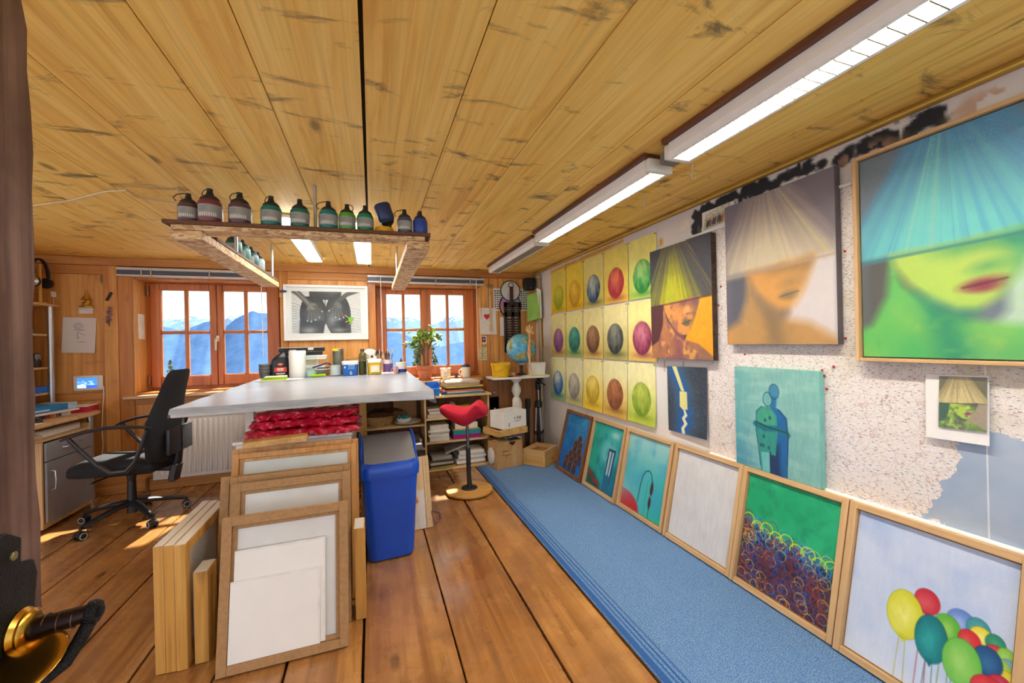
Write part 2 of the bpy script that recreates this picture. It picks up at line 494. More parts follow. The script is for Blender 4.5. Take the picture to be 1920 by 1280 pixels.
lining(LX0, LX1, .80, WZ0 - .035, MAT_PANELH, .016, 'rail'); lining(LX0, LX1, WZ1, 2.07, MAT_PANELH, .012, 'rail')
lining(LX1, LX1 + .07, .16, 2.07, MAT_CASE, .016, 'stile')
for a, b in ((LX1 + .07, -.59), (-.59, -.33), (-.33, -.03)): lining(a, b, .16, 1.99, th=.008)
lining(LX1 + .07, -.03, 1.99, 2.07, MAT_PANELH, .014, 'rail')
lining(-.03, RX0, .16, 2.07, MAT_CASE, .016, 'stile')
for a, b in ((RX0, .45), (.45, .85), (.85, RX1)): lining(a, b, .16, .80)
lining(RX0, RX1, .80, WZ0 - .035, MAT_PANELH, .016, 'rail'); lining(RX0, RX1, WZ1, 2.07, MAT_PANELH, .012, 'rail')
for a, b in ((RX1, 1.335), (1.335, 1.455), (1.455, 1.70), (1.70, XR)): lining(a, b, .16, 2.07, th=.010 + .004 * (a == 1.335))
bm = B(); bx(bm, XL, XR, YB - .032, YB, 2.07, H, .004); struct(obj('trim_1', bm, MAT_PANELH))
bm = B(); bx(bm, XL, XR, YB - .025, YB, 0, .16, .006); struct(obj('baseboard_back', bm, MAT_PANELH))
# ---- other walls
bm = B(); bx(bm, XL - .15, XL, 3.15, YB + WT, -.03, H + .02); wall_left = struct(obj('wall_left', bm, MAT_PANEL, smooth=False))
# ---- right wall: plaster with old paint, drawn on the wall surface
def wall_right_paint():
    y0, y1 = YB, YF
    cv = Cv(610, 268, (231, 229, 228), (y0 - y1) / H, 3)
    def wy(y): return (y0 - y) / (y0 - y1)
    def wz(z): return (H - z) / H
    cv.mottle(5, 3, .035, 4); cv.mottle(30, 14, .02, 2)
    n = cv.noise(90, 40, 3, 5); n2 = cv.noise(160, 8, 2, 6)
    # grey grime low down and near the corner
    cv.mix(np.clip((cv.noise(10, 5, 4, 9) - .62) * 4, 0, .45), (196, 186, 178))
    # black roller stroke along the top
    top = [(1.94, 2.02), (1.93, 2.075), (1.75, 2.085), (1.55, 2.07), (1.35, 2.075), (1.15, 2.065), (.95, 2.07), (.86, 2.085)]
    d = np.full((cv.h, cv.w), 9.0)
    for p, q in zip(top[:-1], top[1:]): d = np.minimum(d, cv.seg_d((wy(p[0]), wz(p[1])), (wy(q[0]), wz(q[1]))))
    d2 = cv.seg_d((wy(1.965), wz(2.06)), (wy(1.965), wz(1.90)))
    cv.mix(cv.step(np.minimum(d, d2) - .013 - .022 * (n - .45) * 2, .006) * np.clip((n2 - .12) * 9, 0, 1), (44, 46, 52))
    # flaked brown patches right of it
    m = np.exp(-((cv.X - wy(1.08)) / .035) ** 2 - ((cv.Y - wz(2.045)) / .02) ** 2) + np.exp(-((cv.X - wy(.72)) / .02) ** 2 - ((cv.Y - wz(2.06)) / .02) ** 2)
    cv.mix(np.clip(m * 1.2 + (n - .95), 0, .8) * (n > .56), (200, 158, 124))
    # ochre overspray around the drawings
    for p, q, w in (((4.12, 2.075), (2.76, 2.095), .016), ((2.31, 1.985), (2.31, 1.965), .02), ((4.43, 1.62), (4.43, 1.25), .03), ((4.13, 1.6), (4.13, 1.55), .02)):
        dd = cv.seg_d((wy(p[0]), wz(p[1])), (wy(q[0]), wz(q[1])))
        cv.mix(cv.step(dd - w / 2 - .012 * (n - .5), .012) * .85, (222, 160, 40))
    # nail holes and drips
    for i in range(90):
        y, z = rnd.uniform(.2, 4.4), rnd.uniform(.3, 2.1)
        cv.ell(wy(y), wz(z), .0006, .0014, (96, 76, 70), 0, .003, .7)
    for y, z, l in ((2.30, 1.14, .07), (2.12, 1.14, .05), (3.4, .60, .05)):
        cv.line([(wy(y), wz(z)), (wy(y + .003), wz(z - l))], .004, (176, 84, 72), .004, .7)
    return cv
bm = B(); bx(bm, XR + .002, XR + .15, YF - .2, YB + WT, -.03, H + .02)
wall_right = struct(obj('wall_right', bm, M((230, 228, 226), .85, name='plaster'), smooth=False))
sheet('plaster_face', wall_right_paint(), (XR, YB, H), (XR, YF, H), (XR, YB, 0), VC_WALL, wall_right)
# ochre-painted wooden rail and cornice under the ceiling on the right
bm = B(); bx(bm, XR - .03, XR, YF, YB - .035, 2.118, H, .004)
struct(obj('trim_2', bm, wood('ochre_rail', (196, 158, 70), (172, 132, 50), (120, 88, 36), 1, .5, 1, .2)))
bm = B(); tube(bm, [(XR - .036, YF, 2.122), (XR - .036, YB - .04, 2.122)], .008, 8)
struct(obj('trim_3', bm, M((206, 170, 74), .35, .3, name='gilt_rod')))
# pipe/strip in the back right corner
bm = B(); bx(bm, XR - .045, XR - .012, 4.40, 4.44, 0, 2.09, .006); bx(bm, XR - .052, XR - .004, 4.385, 4.455, 2.05, 2.075, .004)
struct(obj('trim_4', bm, wood('corner_strip', (206, 184, 146), (190, 166, 128), (160, 136, 100), 2, .6, 1, .1)))

# ---- windows
def window(name, X0, X1, sashes, hinge_out):
    YW = 4.83
    w = bpy.data.objects.new(name, None); COL.objects.link(w); WM[w.name] = Matrix.Identity(4); struct(w)
    bm = B(); t = .045
    bx(bm, X0 + .001, X0 + t, YW, YW + .07, WZ0, WZ1, .004); bx(bm, X1 - t, X1 - .001, YW, YW + .07, WZ0, WZ1, .004)
    bx(bm, X0 + t, X1 - t, YW, YW + .07, WZ1 - t, WZ1, .004); bx(bm, X0 + t, X1 - t, YW, YW + .07, WZ0, WZ0 + .05, .004)
    obj('window_frame', bm, MAT_WIN, w)
    z0, z1, zm = 1.03, 1.885, 1.465
    for (s0, s1, p0, p1, pm) in sashes:
        bm = B(); a, b = WZ0 + .045, WZ1 - .04; yf, yb = YW - .018, YW + .045
        bx(bm, s0, p0, yf, yb, a, b, .005); bx(bm, p1, s1, yf, yb, a, b, .005)
        bx(bm, p0, p1, yf, yb, z1, b, .005); bx(bm, p0, p1, yf, yb, a, z0, .005)
        sa = obj('sash', bm, MAT_WIN, w)
        bm = B(); m = .011
        bx(bm, pm - m, pm + m, yf + .006, yb, z0, z1, .003); obj('muntin', bm, MAT_WIN, sa)
        bm = B(); bx(bm, p0, p1, yf + .010, yb - .002, zm - m, zm + m, .003); obj('muntin', bm, MAT_WIN, sa)
        for (x0, x1) in ((p0, pm - m), (pm + m, p1)):
            for (q0, q1) in ((z0, zm - m), (zm + m, z1)):
                bm = B(); bx(bm, x0, x1, YW + .012, YW + .016, q0, q1); obj('pane', bm, MAT_GLASS, sa, False)
                bm = B(); e = .006
                bx(bm, x0, x0 + e, YW + .004, YW + .012, q0, q1); bx(bm, x1 - e, x1, YW + .004, YW + .012, q0, q1)
                bx(bm, x0, x1, YW + .004, YW + .012, q0, q0 + e); bx(bm, x0, x1, YW + .004, YW + .012, q1 - e, q1)
                obj('glazing_bead', bm, M((214, 170, 128), .5, name='pale_bead'), sa)
    for x in (X0 + .03, X1 - .03):
        for z in (WZ0 + .12, WZ1 - .12):
            bm = B(); cyl(bm, (x, YW - .022, z - .04), (x, YW - .022, z + .04), .009, n=10); obj('hinge', bm, M((150, 120, 92), .4, .5), w)
    return w
w1 = window('window_1', LX0, LX1, ((-2.02, -1.478, -1.94, -1.537, -1.735), (-1.474, -.918, -1.424, -1.03, -1.225)), 0)
w2 = window('window_2', RX0, RX1, ((.092, .625, .163, .555, .356), (.629, 1.197, .668, 1.075, .872)), 1)
hx = -1.468
bm = B(); box(bm, (hx, 4.806, 1.40), (.03, .014, .06), bev=.005); tube(bm, [(hx, 4.80, 1.40), (hx, 4.765, 1.40), (hx - .004, 4.758, 1.385), (hx - .006, 4.758, 1.28)], [.010, .010, .011, .008], 10)
obj('handle', bm, M((226, 214, 190), .3, .3, name='window_handle'), w1)
# sills
for nm, a, b in (('trim_5', LX0 - .06, LX1 + .03), ('trim_6', RX0 - .03, RX1 + .05)):
    bm = B(); bx(bm, a, b, YB - .085, YB + .2, WZ0 - .03, WZ0, .006); struct(obj(nm, bm, M((222, 186, 144), .4, 0, .08, name='pale_sill')))
# pale jamb linings that catch the daylight
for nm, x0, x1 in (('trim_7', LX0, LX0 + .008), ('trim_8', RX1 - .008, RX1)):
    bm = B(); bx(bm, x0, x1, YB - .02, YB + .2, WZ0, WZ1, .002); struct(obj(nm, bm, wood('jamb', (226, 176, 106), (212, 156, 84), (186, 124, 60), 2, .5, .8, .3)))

# ---- the open door at the camera's left, with its iron lock and brass lever
XD, YD = -.500, .842
door = struct(bpy.data.objects.new('door_1', None)); COL.objects.link(door); WM[door.name] = Matrix.Identity(4)
for i, (a, b) in enumerate(((-.10, .22), (.222, .52), (.522, YD))):
    bm = B(); nn = 14
    bx(bm, XD - .05, XD, a, b, .01, 2.0)
    bmesh.ops.subdivide_edges(bm, edges=[e for e in bm.edges if abs(e.verts[0].co.z - e.verts[1].co.z) > .5], cuts=30)
    for v in bm.verts:
        if abs(v.co.y - b) < 1e-4: v.co.y += .004 * math.sin(v.co.z * 9) + .003 * math.sin(v.co.z * 31 + 1) - (.016 if v.co.z > 1.83 and i == 2 else 0)
    obj('board', bm, MAT_DOOR, door, False)
bm = B()
pl_ = [(.60, .70), (.60, 1.045), (.655, 1.05), (.775, 1.045), (.800, 1.028), (.795, .992), (.822, .985), (.828, .962), (.818, .915), (.824, .89), (.829, .865), (.818, .84), (.826, .79), (.80, .74), (.72, .70)]
prism(bm, [(XD, y, z) for y, z in pl_], (.006, 0, 0), .0015)
lock = obj('lock_plate', bm, MAT_IRON, door)
for y, z in ((.783, 1.008), (.79, .76), (.65, 1.02)):
    bm = B(); lathe(bm, [(.0065, 0), (.0065, .002), (.004, .0035)], (XD + .006, y, z), 12, (0, math.pi / 2, 0)); obj('screw', bm, M((170, 160, 110), .35, .9), lock)
ly, lz = .79, .895
bm = B(); lathe(bm, [(.030, 0), (.031, .004), (.026, .009), (.028, .013), (.023, .018), (.018, .019)], (XD + .006, ly, lz), 28, (0, math.pi / 2, 0)); ro = obj('rosette', bm, MAT_BRASS, door)
bm = B(); tube(bm, [(XD + .02, ly, lz), (XD + .04, ly + .001, lz + .001), (XD + .062, ly + .003, lz + .003), (XD + .085, ly + .006, lz + .006)], [.0155, .0145, .0135, .0115], 16)
hd = obj('lever_shank', bm, M((40, 24, 18), .28, .2, .2, name='dark_horn'), door)
for k in (.036, .052, .068):
    bm = B(); torus(bm, (XD + k, ly + .002, lz + .002), .0142 - (k - .036) * .06, .0010, (0, math.pi / 2, .05), 20, 6); obj('groove_ring', bm, M((96, 66, 50), .4, .3), hd)
bm = B(); lathe(bm, [(.0175, -.007), (.018, 0), (.015, .005), (.008, .006), (.0075, .009), (.003, .010)], (XD + .089, ly + .007, lz + .004), 22, (0, math.pi / 2, .06)); obj('lever_knob', bm, MAT_IRON, door)
bm = B(); tube(bm, [(XD + .086, ly + .004, lz - .004), (XD + .082, ly - .014, lz - .022), (XD + .076, ly - .036, lz - .040), (XD + .062, ly - .052, lz - .047), (XD + .046, ly - .056, lz - .046)], [.009, .009, .0085, .0085, .006], 12); obj('lever_arm', bm, MAT_IRON, door)
bm = B(); sph(bm, (XD + .044, ly - .055, lz - .022), 1, (.046, .050, .0085), (.30, -.34, .28), 24, 14); obj('lever_leaf', bm, MAT_BRASS, door)

# ---- exterior: hills and trees beyond the windows
def ridge(name, Y, ts, es, mats, seed, drop, jag):
    rng = np.random.RandomState(seed); nx, nz = 260, 46
    t = np.linspace(-.62, .42, nx); e = np.interp(t, ts, es)
    n1 = np.interp(t, np.linspace(-.62, .42, 60), rng.rand(60)) - .5; n2 = np.interp(t, np.linspace(-.62, .42, 150), rng.rand(150)) - .5
    e = e + jag * (n1 + .6 * n2)
    V = []
    for j in range(nz):
        f = j / (nz - 1)
        yy = Y * (1 - .45 * f)
        zz = CAMZ + e * Y * (1 - f) + (-drop) * f
        rr = np.interp(t, np.linspace(-.62, .42, 90), rng.rand(90)) - .5
        V.append(np.stack([t * Y * (1 - .25 * f), yy + rr * Y * .0025 + 0 * t, zz + rr * Y * .0006 * (f > 0)], -1))
    V = np.array(V); idx = np.arange(nx * nz).reshape(nz, nx)
    F = np.stack([idx[:-1, :-1], idx[1:, :-1], idx[1:, 1:], idx[:-1, 1:]], -1).reshape(-1, 4)
    me = bpy.data.meshes.new(name); me.from_pydata(V.reshape(-1, 3).tolist(), [], F.tolist()); _finish(me, mats, True)
    o = bpy.data.objects.new(name, me); COL.objects.link(o); return struct(o)
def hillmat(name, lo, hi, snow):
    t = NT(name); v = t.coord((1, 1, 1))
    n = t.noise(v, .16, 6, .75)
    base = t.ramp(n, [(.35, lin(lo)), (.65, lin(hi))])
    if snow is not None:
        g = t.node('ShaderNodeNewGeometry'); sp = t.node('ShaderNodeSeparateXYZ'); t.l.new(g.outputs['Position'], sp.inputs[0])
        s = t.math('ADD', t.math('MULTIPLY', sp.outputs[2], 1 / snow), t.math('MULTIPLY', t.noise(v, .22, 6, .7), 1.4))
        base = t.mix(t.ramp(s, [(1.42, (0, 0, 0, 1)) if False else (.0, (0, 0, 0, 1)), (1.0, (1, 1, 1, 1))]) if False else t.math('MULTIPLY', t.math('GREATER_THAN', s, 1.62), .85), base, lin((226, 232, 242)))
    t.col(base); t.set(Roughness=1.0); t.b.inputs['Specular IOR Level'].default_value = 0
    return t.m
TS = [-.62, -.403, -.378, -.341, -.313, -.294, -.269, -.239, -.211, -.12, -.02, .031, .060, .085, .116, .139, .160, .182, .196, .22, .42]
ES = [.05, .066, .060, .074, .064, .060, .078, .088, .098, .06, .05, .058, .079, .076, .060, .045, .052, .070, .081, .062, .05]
ridge('far_mountains', 420.0, TS, ES, hillmat('hazed_far_slopes', (98, 124, 168), (112, 138, 180), 30.0), 3, 60, .006)  # pale blue distance haze is put into the slope colour
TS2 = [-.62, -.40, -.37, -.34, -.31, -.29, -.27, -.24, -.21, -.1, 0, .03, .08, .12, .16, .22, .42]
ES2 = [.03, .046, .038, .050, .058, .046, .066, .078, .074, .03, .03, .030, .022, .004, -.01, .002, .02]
ridge('wooded_slope', 260.0, TS2, ES2, hillmat('hazed_wooded_slopes', (76, 108, 152), (92, 124, 168), None), 8, 75, .004)  # forest colour shifted to blue, with the air haze painted in

def leafy_tree(name, label, base, height, radius, n, cols, seed, cone=True):
    t = thing(name, label, 'tree', base, 0, None)
    rg = np.random.RandomState(seed)
    bm = B(); cyl(bm, (0, 0, 0), (0, 0, height * .96), radius * .09, radius * .015, 8); obj('trunk', bm, M((84, 66, 50), .9), t, True, False)
    for ci, c in enumerate(cols):
        k = n // len(cols); V = []; F = []
        for i in range(k):
            h = rg.rand() ** .8; R = radius * ((1 - h) ** .75 if cone else math.sin(math.pi * min(.98, h * .9 + .1)) ** .6)
            a = rg.rand() * 6.283; r = R * (.35 + .65 * rg.rand() ** .5) * (.8 + .35 * math.sin(a * 5 + h * 20))
            p = np.array([r * math.cos(a), r * math.sin(a), height * (.08 + .92 * h)])
            s = radius * (.045 + .07 * rg.rand()); d = rg.randn(3); d /= np.linalg.norm(d); e = np.cross(d, rg.randn(3)); e /= np.linalg.norm(e)
            b = len(V); V += [(p + d * s).tolist(), (p + e * s * .4).tolist(), (p - d * s).tolist(), (p - e * s * .4).tolist()]; F.append((b, b + 1, b + 2, b + 3))
        me = bpy.data.meshes.new('foliage'); me.from_pydata(V, [], F); me.materials.append(M(c, .8, 0, .3, 3))
        o = bpy.data.objects.new('foliage', me); COL.objects.link(o); o.parent = t; o['kind'] = 'stuff'
    return t
G = [(70, 84, 56), (96, 106, 58), (128, 124, 62)]
leafy_tree('garden_tree', 'dark green bushy tree outside the right window', (1.50, 12.2, -3.2), 5.05, 1.0, 5200, G, 4)
leafy_tree('garden_shrub', 'sparse twiggy shrub outside behind the paint pots', (.62, 9.4, -2.4), 3.35, .55, 700, G, 5)
leafy_tree('garden_shrub', 'small shrub tip outside beside the potted plant', (2.18, 9.6, -2.4), 3.2, .5, 600, G, 6)
leafy_tree('garden_shrub', 'little green treetop outside the left window', (-3.96, 10.2, -2.5), 3.58, .42, 700, G, 9)

# ================================================================== LAMPS AND CEILING FITTINGS
MAT_TUBE = emit('tube_light', (255, 247, 232), LAMP)
MAT_DIFF = emit('lit_diffuser', (255, 250, 242), LAMP * .26)
def louvre_lamp(label, x, y0, y1, lit=True):
    t = thing('ceiling_light', label, 'ceiling light', (x, (y0 + y1) / 2, 0), 0, 'fluorescent ceiling lights in a row')
    W = .066; zb, zt = 2.062, 2.122
    bm = B()
    prof = [(-W, zt), (-W, zb + .022), (-W + .012, zb), (-W + .026, zb), (-W + .026, zb + .03), (W - .026, zb + .03), (W - .026, zb), (W - .012, zb), (W, zb + .022), (W, zt)]
    prism(bm, [(x + a, y0 + .03, b) for a, b in prof], (0, y1 - y0 - .06, 0)); obj('housing', bm, MAT_WHITE, t, False)
    for ya, yb_ in ((y0, y0 + .03), (y1 - .03, y1)):
        bm = B(); bx(bm, x - W - .002, x + W + .002, ya, yb_, zb - .002, zt, .008, 2); obj('end_cap', bm, M((226, 224, 216), .4, 0, .03), t)
    bm = B(); bx(bm, x - W + .027, x + W - .027, y0 + .031, y1 - .031, zb + .018, zb + .028); obj('tube', bm, MAT_TUBE if lit else M((236, 236, 230), .4), t, False)
    n = int((y1 - y0) / .042); s0 = None
    for i in range(n):
        yy = y0 + .045 + (y1 - y0 - .09) * i / (n - 1)
        if s0 is None:
            bm = B(); box(bm, (0, 0, 0), (2 * (W - .027), .005, .020), (.2, 0, 0)); s0 = obj('louvre', bm, M((150, 138, 116), .6), t, False, False); s0.location = (0, yy - (y0 + y1) / 2, zb + .0075)
        else: piece(s0, 'louvre', (0, yy - (y0 + y1) / 2, zb + .0075), t).rotation_euler = (0, 0, 0)
    bm = B(); bx(bm, x - W - .022, x + W + .006, y0 + .01, y1 - .01, zt, H - .0005, .002); obj('mounting_board', bm, wood('brown_board', (120, 72, 44), (100, 56, 34), (70, 38, 24), 1, .5, 1, 0), t)
    return t
louvre_lamp('long louvred strip light nearest the camera, above the framed green portrait', 1.268, .05, 1.40)
louvre_lamp('middle louvred strip light in the row along the right wall', 1.272, 1.50, 2.86)
louvre_lamp('farthest strip light in the row, its tube switched off', 1.300, 2.93, 4.24, False)
bm = B(); bx(bm, 1.222, 1.30, 1.405, 1.452, 2.066, 2.118, .004); tag(obj('junction_box', bm, M((120, 122, 124), .5, .3)), 'small grey connector box between two strip lights', 'connector')
for lb, xa in (('left strip light with frosted cover above the work table', -.487), ('right strip light with frosted cover above the work table', -.052)):
    t = thing('ceiling_light', lb, 'ceiling light', (xa, 3.5, 2.144), 0, 'strip lights above the work table')
    bm = B(); bx(bm, xa - .068, xa + .068, 2.86, 4.19, 2.118, 2.1435, .006); obj('housing', bm, MAT_WHITE, t)
    bm = B(); bx(bm, xa - .06, xa + .06, 2.875, 4.175, 2.092, 2.118, .010, 2); obj('diffuser', bm, MAT_DIFF, t)
    for s in (-1, 1):
        bm = B(); bx(bm, xa + s * .064 - .004, xa + s * .064 + .004, 2.87, 4.18, 2.096, 2.1175, .001); obj('side_strip', bm, MAT_WHITE, t)
for lb, (hx_, hy_) in (('white ceiling hook nearest the framed green portrait', (1.50, 1.55)), ('white ceiling hook above the dark hat portrait', (1.555, 1.985)), ('white ceiling hook above the sphere drawings', (1.70, 3.10)), ('white ceiling hook beside the far strip light', (1.52, 3.72))):
    bm = B(); pts = [(hx_, hy_, H), (hx_, hy_, H - .03)] + [(hx_ + .012 * (1 - math.cos(a)) * .6 + 0, hy_ + .012 * math.sin(a) - 0, H - .042 - .012 * (1 - math.cos(a))) for a in [i * .45 for i in range(0, 10)]]
    tube(bm, pts, .0026, 6); lathe(bm, [(.007, -.002), (.007, 0)], (hx_, hy_, H), 10); tag(obj('ceiling_hook', bm, M((226, 218, 206), .4)), lb, 'hook', 'hooks in the ceiling')
bm = B(); cp = [(-2.6, 3.3), (-1.83, 3.04), (-1.562, 2.894), (-1.303, 2.673), (-1.186, 2.609), (-1.173, 2.759), (-1.0, 2.80), (-.93, 2.5)]
tube(bm, [(x, y, H - .006 - .012 * math.sin(i * 1.3) ** 2) for i, (x, y) in enumerate(cp)], .0045, 8); tag(obj('lamp_cable', bm, M((206, 186, 150), .5)), 'thin pale cable running loosely across the ceiling', 'cable')
# ---- raised venetian blinds above the windows
def blind(lb, x0, x1, cords, wand):
    t = thing('venetian_blind', lb, 'blind', ((x0 + x1) / 2, 4.60, 1.97), 0, 'raised blinds above the windows')
    ya, yb_ = YB - .070, YB - .0165
    bm = B(); bx(bm, x0, x1, ya, yb_, 2.028, 2.052, .003); obj('head_rail', bm, M((206, 206, 208), .4, .2, .03), t)
    s0 = None
    for i in range(7):
        z = 1.995 + i * .0046
        if not s0: bm = B(); box(bm, (0, 0, 0), (x1 - x0 - .01, .05, .0022)); s0 = obj('slat', bm, M((122, 126, 140), .4, .3, .05), t, False, False); s0.location = (0, (ya + yb_) / 2 - 4.60, z - 1.97)
        else: piece(s0, 'slat', (0, (ya + yb_) / 2 - 4.60, z - 1.97), t)
    bm = B(); bx(bm, x0, x1, ya, yb_, 1.972, 1.990, .004); obj('bottom_rail', bm, M((214, 212, 212), .4, .2, .03), t)
    for x in cords:
        bm = B(); bx(bm, x - .006, x + .006, ya - .004, ya, 1.97, 2.04, .002); obj('cord_clip', bm, M((190, 176, 150), .5), t)
    for x, zb in wand:
        bm = B(); cyl(bm, (x, ya - .006, 2.03), (x + .005, ya - .004, zb), .0035, n=8); obj('pull_wand', bm, M((232, 232, 230), .4), t)
    return t
blind('raised grey blind above the left window', -2.155, -.925, (-1.97, -1.90, -1.45, -1.0), ((-1.02, 1.2),))
blind('raised grey blind above the right window', -.03, 1.27, (.26, .70, 1.1), ((.105, 1.15), (1.17, 1.10)))
# ================================================================== ART ON THE RIGHT WALL
def A(*c): return np.array(c, float)
# ---- fifteen sphere drawings, three rows of five
def sphere_cv(bg0, bg1, col, hi, seed, cy, rx, ry):
    cv = Cv(54, 72, bg0, .76, seed)
    g = np.clip((cv.Y - .25) / .75, 0, 1)[..., None]
    cv.a = np.array(bg0, float) * (1 - g) + np.array(bg1, float) * g
    cv.mottle(8, 8, .05)
    sh = np.exp(-((cv.X - .56) / (rx * 1.1)) ** 2 - ((cv.Y - cy - ry * 1.02) / .055) ** 2)
    c = np.array(col, float); cv.mix(sh * .75, c * .55 + np.array(bg1, float) * .25)
    d = cv.ell_d(.5, cy, rx, ry)
    lit = np.clip(1 - np.hypot((cv.X - .46) / rx / 1.4, (cv.Y - cy + ry * .45) / ry / 1.35), 0, 1)
    h = cv.noise(16, 9, 2)
    k = np.clip(lit * 1.15 + (h - .5) * .8, 0, 1)[..., None]
    body = c * .82 * (1 - k) + np.array(hi, float) * k
    cv.mix(cv.step(d, .02), body)
    cv.mix(cv.step(np.abs(d) - .004, .012) * .5, c * .6)
    return cv
Y0, Y1 = (226, 214, 120), (222, 196, 60)
SPH = [[((222, 206, 84), (226, 190, 24), (176, 190, 34), (214, 214, 70), 'lime yellow'), ((232, 208, 60), (234, 186, 22), (234, 178, 26), (246, 206, 76), 'orange yellow'), ((226, 216, 124), (206, 190, 70), (44, 82, 140), (196, 206, 190), 'navy blue'), ((230, 216, 104), (222, 190, 70), (196, 44, 66), (232, 130, 96), 'red'), ((230, 226, 128), (176, 204, 84), (42, 158, 74), (160, 214, 128), 'leaf green')],
       [((230, 222, 152), (210, 186, 88), (138, 76, 150), (184, 138, 176), 'violet'), ((228, 224, 150), (170, 190, 90), (24, 128, 122), (90, 178, 160), 'teal'), ((230, 222, 156), (214, 184, 86), (124, 84, 56), (176, 138, 104), 'chestnut'), ((230, 224, 160), (178, 168, 90), (56, 62, 64), (140, 144, 136), 'charcoal'), ((230, 226, 150), (220, 186, 92), (152, 44, 94), (206, 128, 148), 'magenta')],
       [((230, 226, 170), (150, 186, 120), (20, 98, 196), (216, 224, 218), 'blue and white'), ((226, 224, 176), (196, 196, 130), (160, 158, 148), (206, 204, 188), 'pale grey'), ((234, 228, 160), (236, 200, 46), (232, 194, 40), (246, 226, 120), 'bright yellow'), ((232, 228, 172), (210, 170, 66), (148, 80, 48), (188, 126, 84), 'brown'), ((232, 230, 172), (180, 200, 60), (140, 184, 40), (196, 212, 96), 'apple green')]]
ycol = [[4.13, 3.759, 3.397, 3.041, 2.683, 2.345], [4.156, 3.79, 3.425, 3.07, 2.708, 2.360], [4.19, 3.815, 3.45, 3.09, 2.728, 2.385]]
zrow = [(2.066, 1.598), (1.592, 1.124), (1.118, .645)]
rws = ('top', 'middle', 'bottom'); nth = ('first', 'second', 'third', 'fourth', 'last')
for r in range(3):
    for c in range(5):
        b0, b1, col, hi, nm = SPH[r][c]
        b0 = tuple(min(255, q + 10) for q in b0); b1 = tuple(min(255, q + 8) for q in b1)
        cv = sphere_cv(b0, b1, col, hi, r * 5 + c, .64 if r == 0 else .62 if r == 1 else .60, .33, .275)
        ya, yb_ = ycol[r][c] - .004, ycol[r][c + 1] + .006; za, zb = zrow[r]; za -= .004; zb += .004 + rnd.uniform(-.006, .006) * (r == 2)
        t = thing('sphere_drawing', 'pastel drawing of a %s ball in the %s row of sheets' % (nm, rws[r]), 'drawing', (XR - .004, (ya + yb_) / 2, zb), 0, 'pastel ball drawings pinned to the right wall')
        cu = (lambda X, Y, k=.006 + .010 * (r == 2): k * Y ** 3 + .0015)
        sheet('paper', cv, (XR - .004, ya, za), (XR - .004, yb_, za), (XR - .004, ya, zb), VC_PAPER, t, cu)
        for yy in (ya - .012, yb_ + .012): bm = B(); sph(bm, (XR - .008, yy, za - .010), .004, u=8, v=6); obj('push_pin', bm, M((60, 60, 66), .4), t, True)
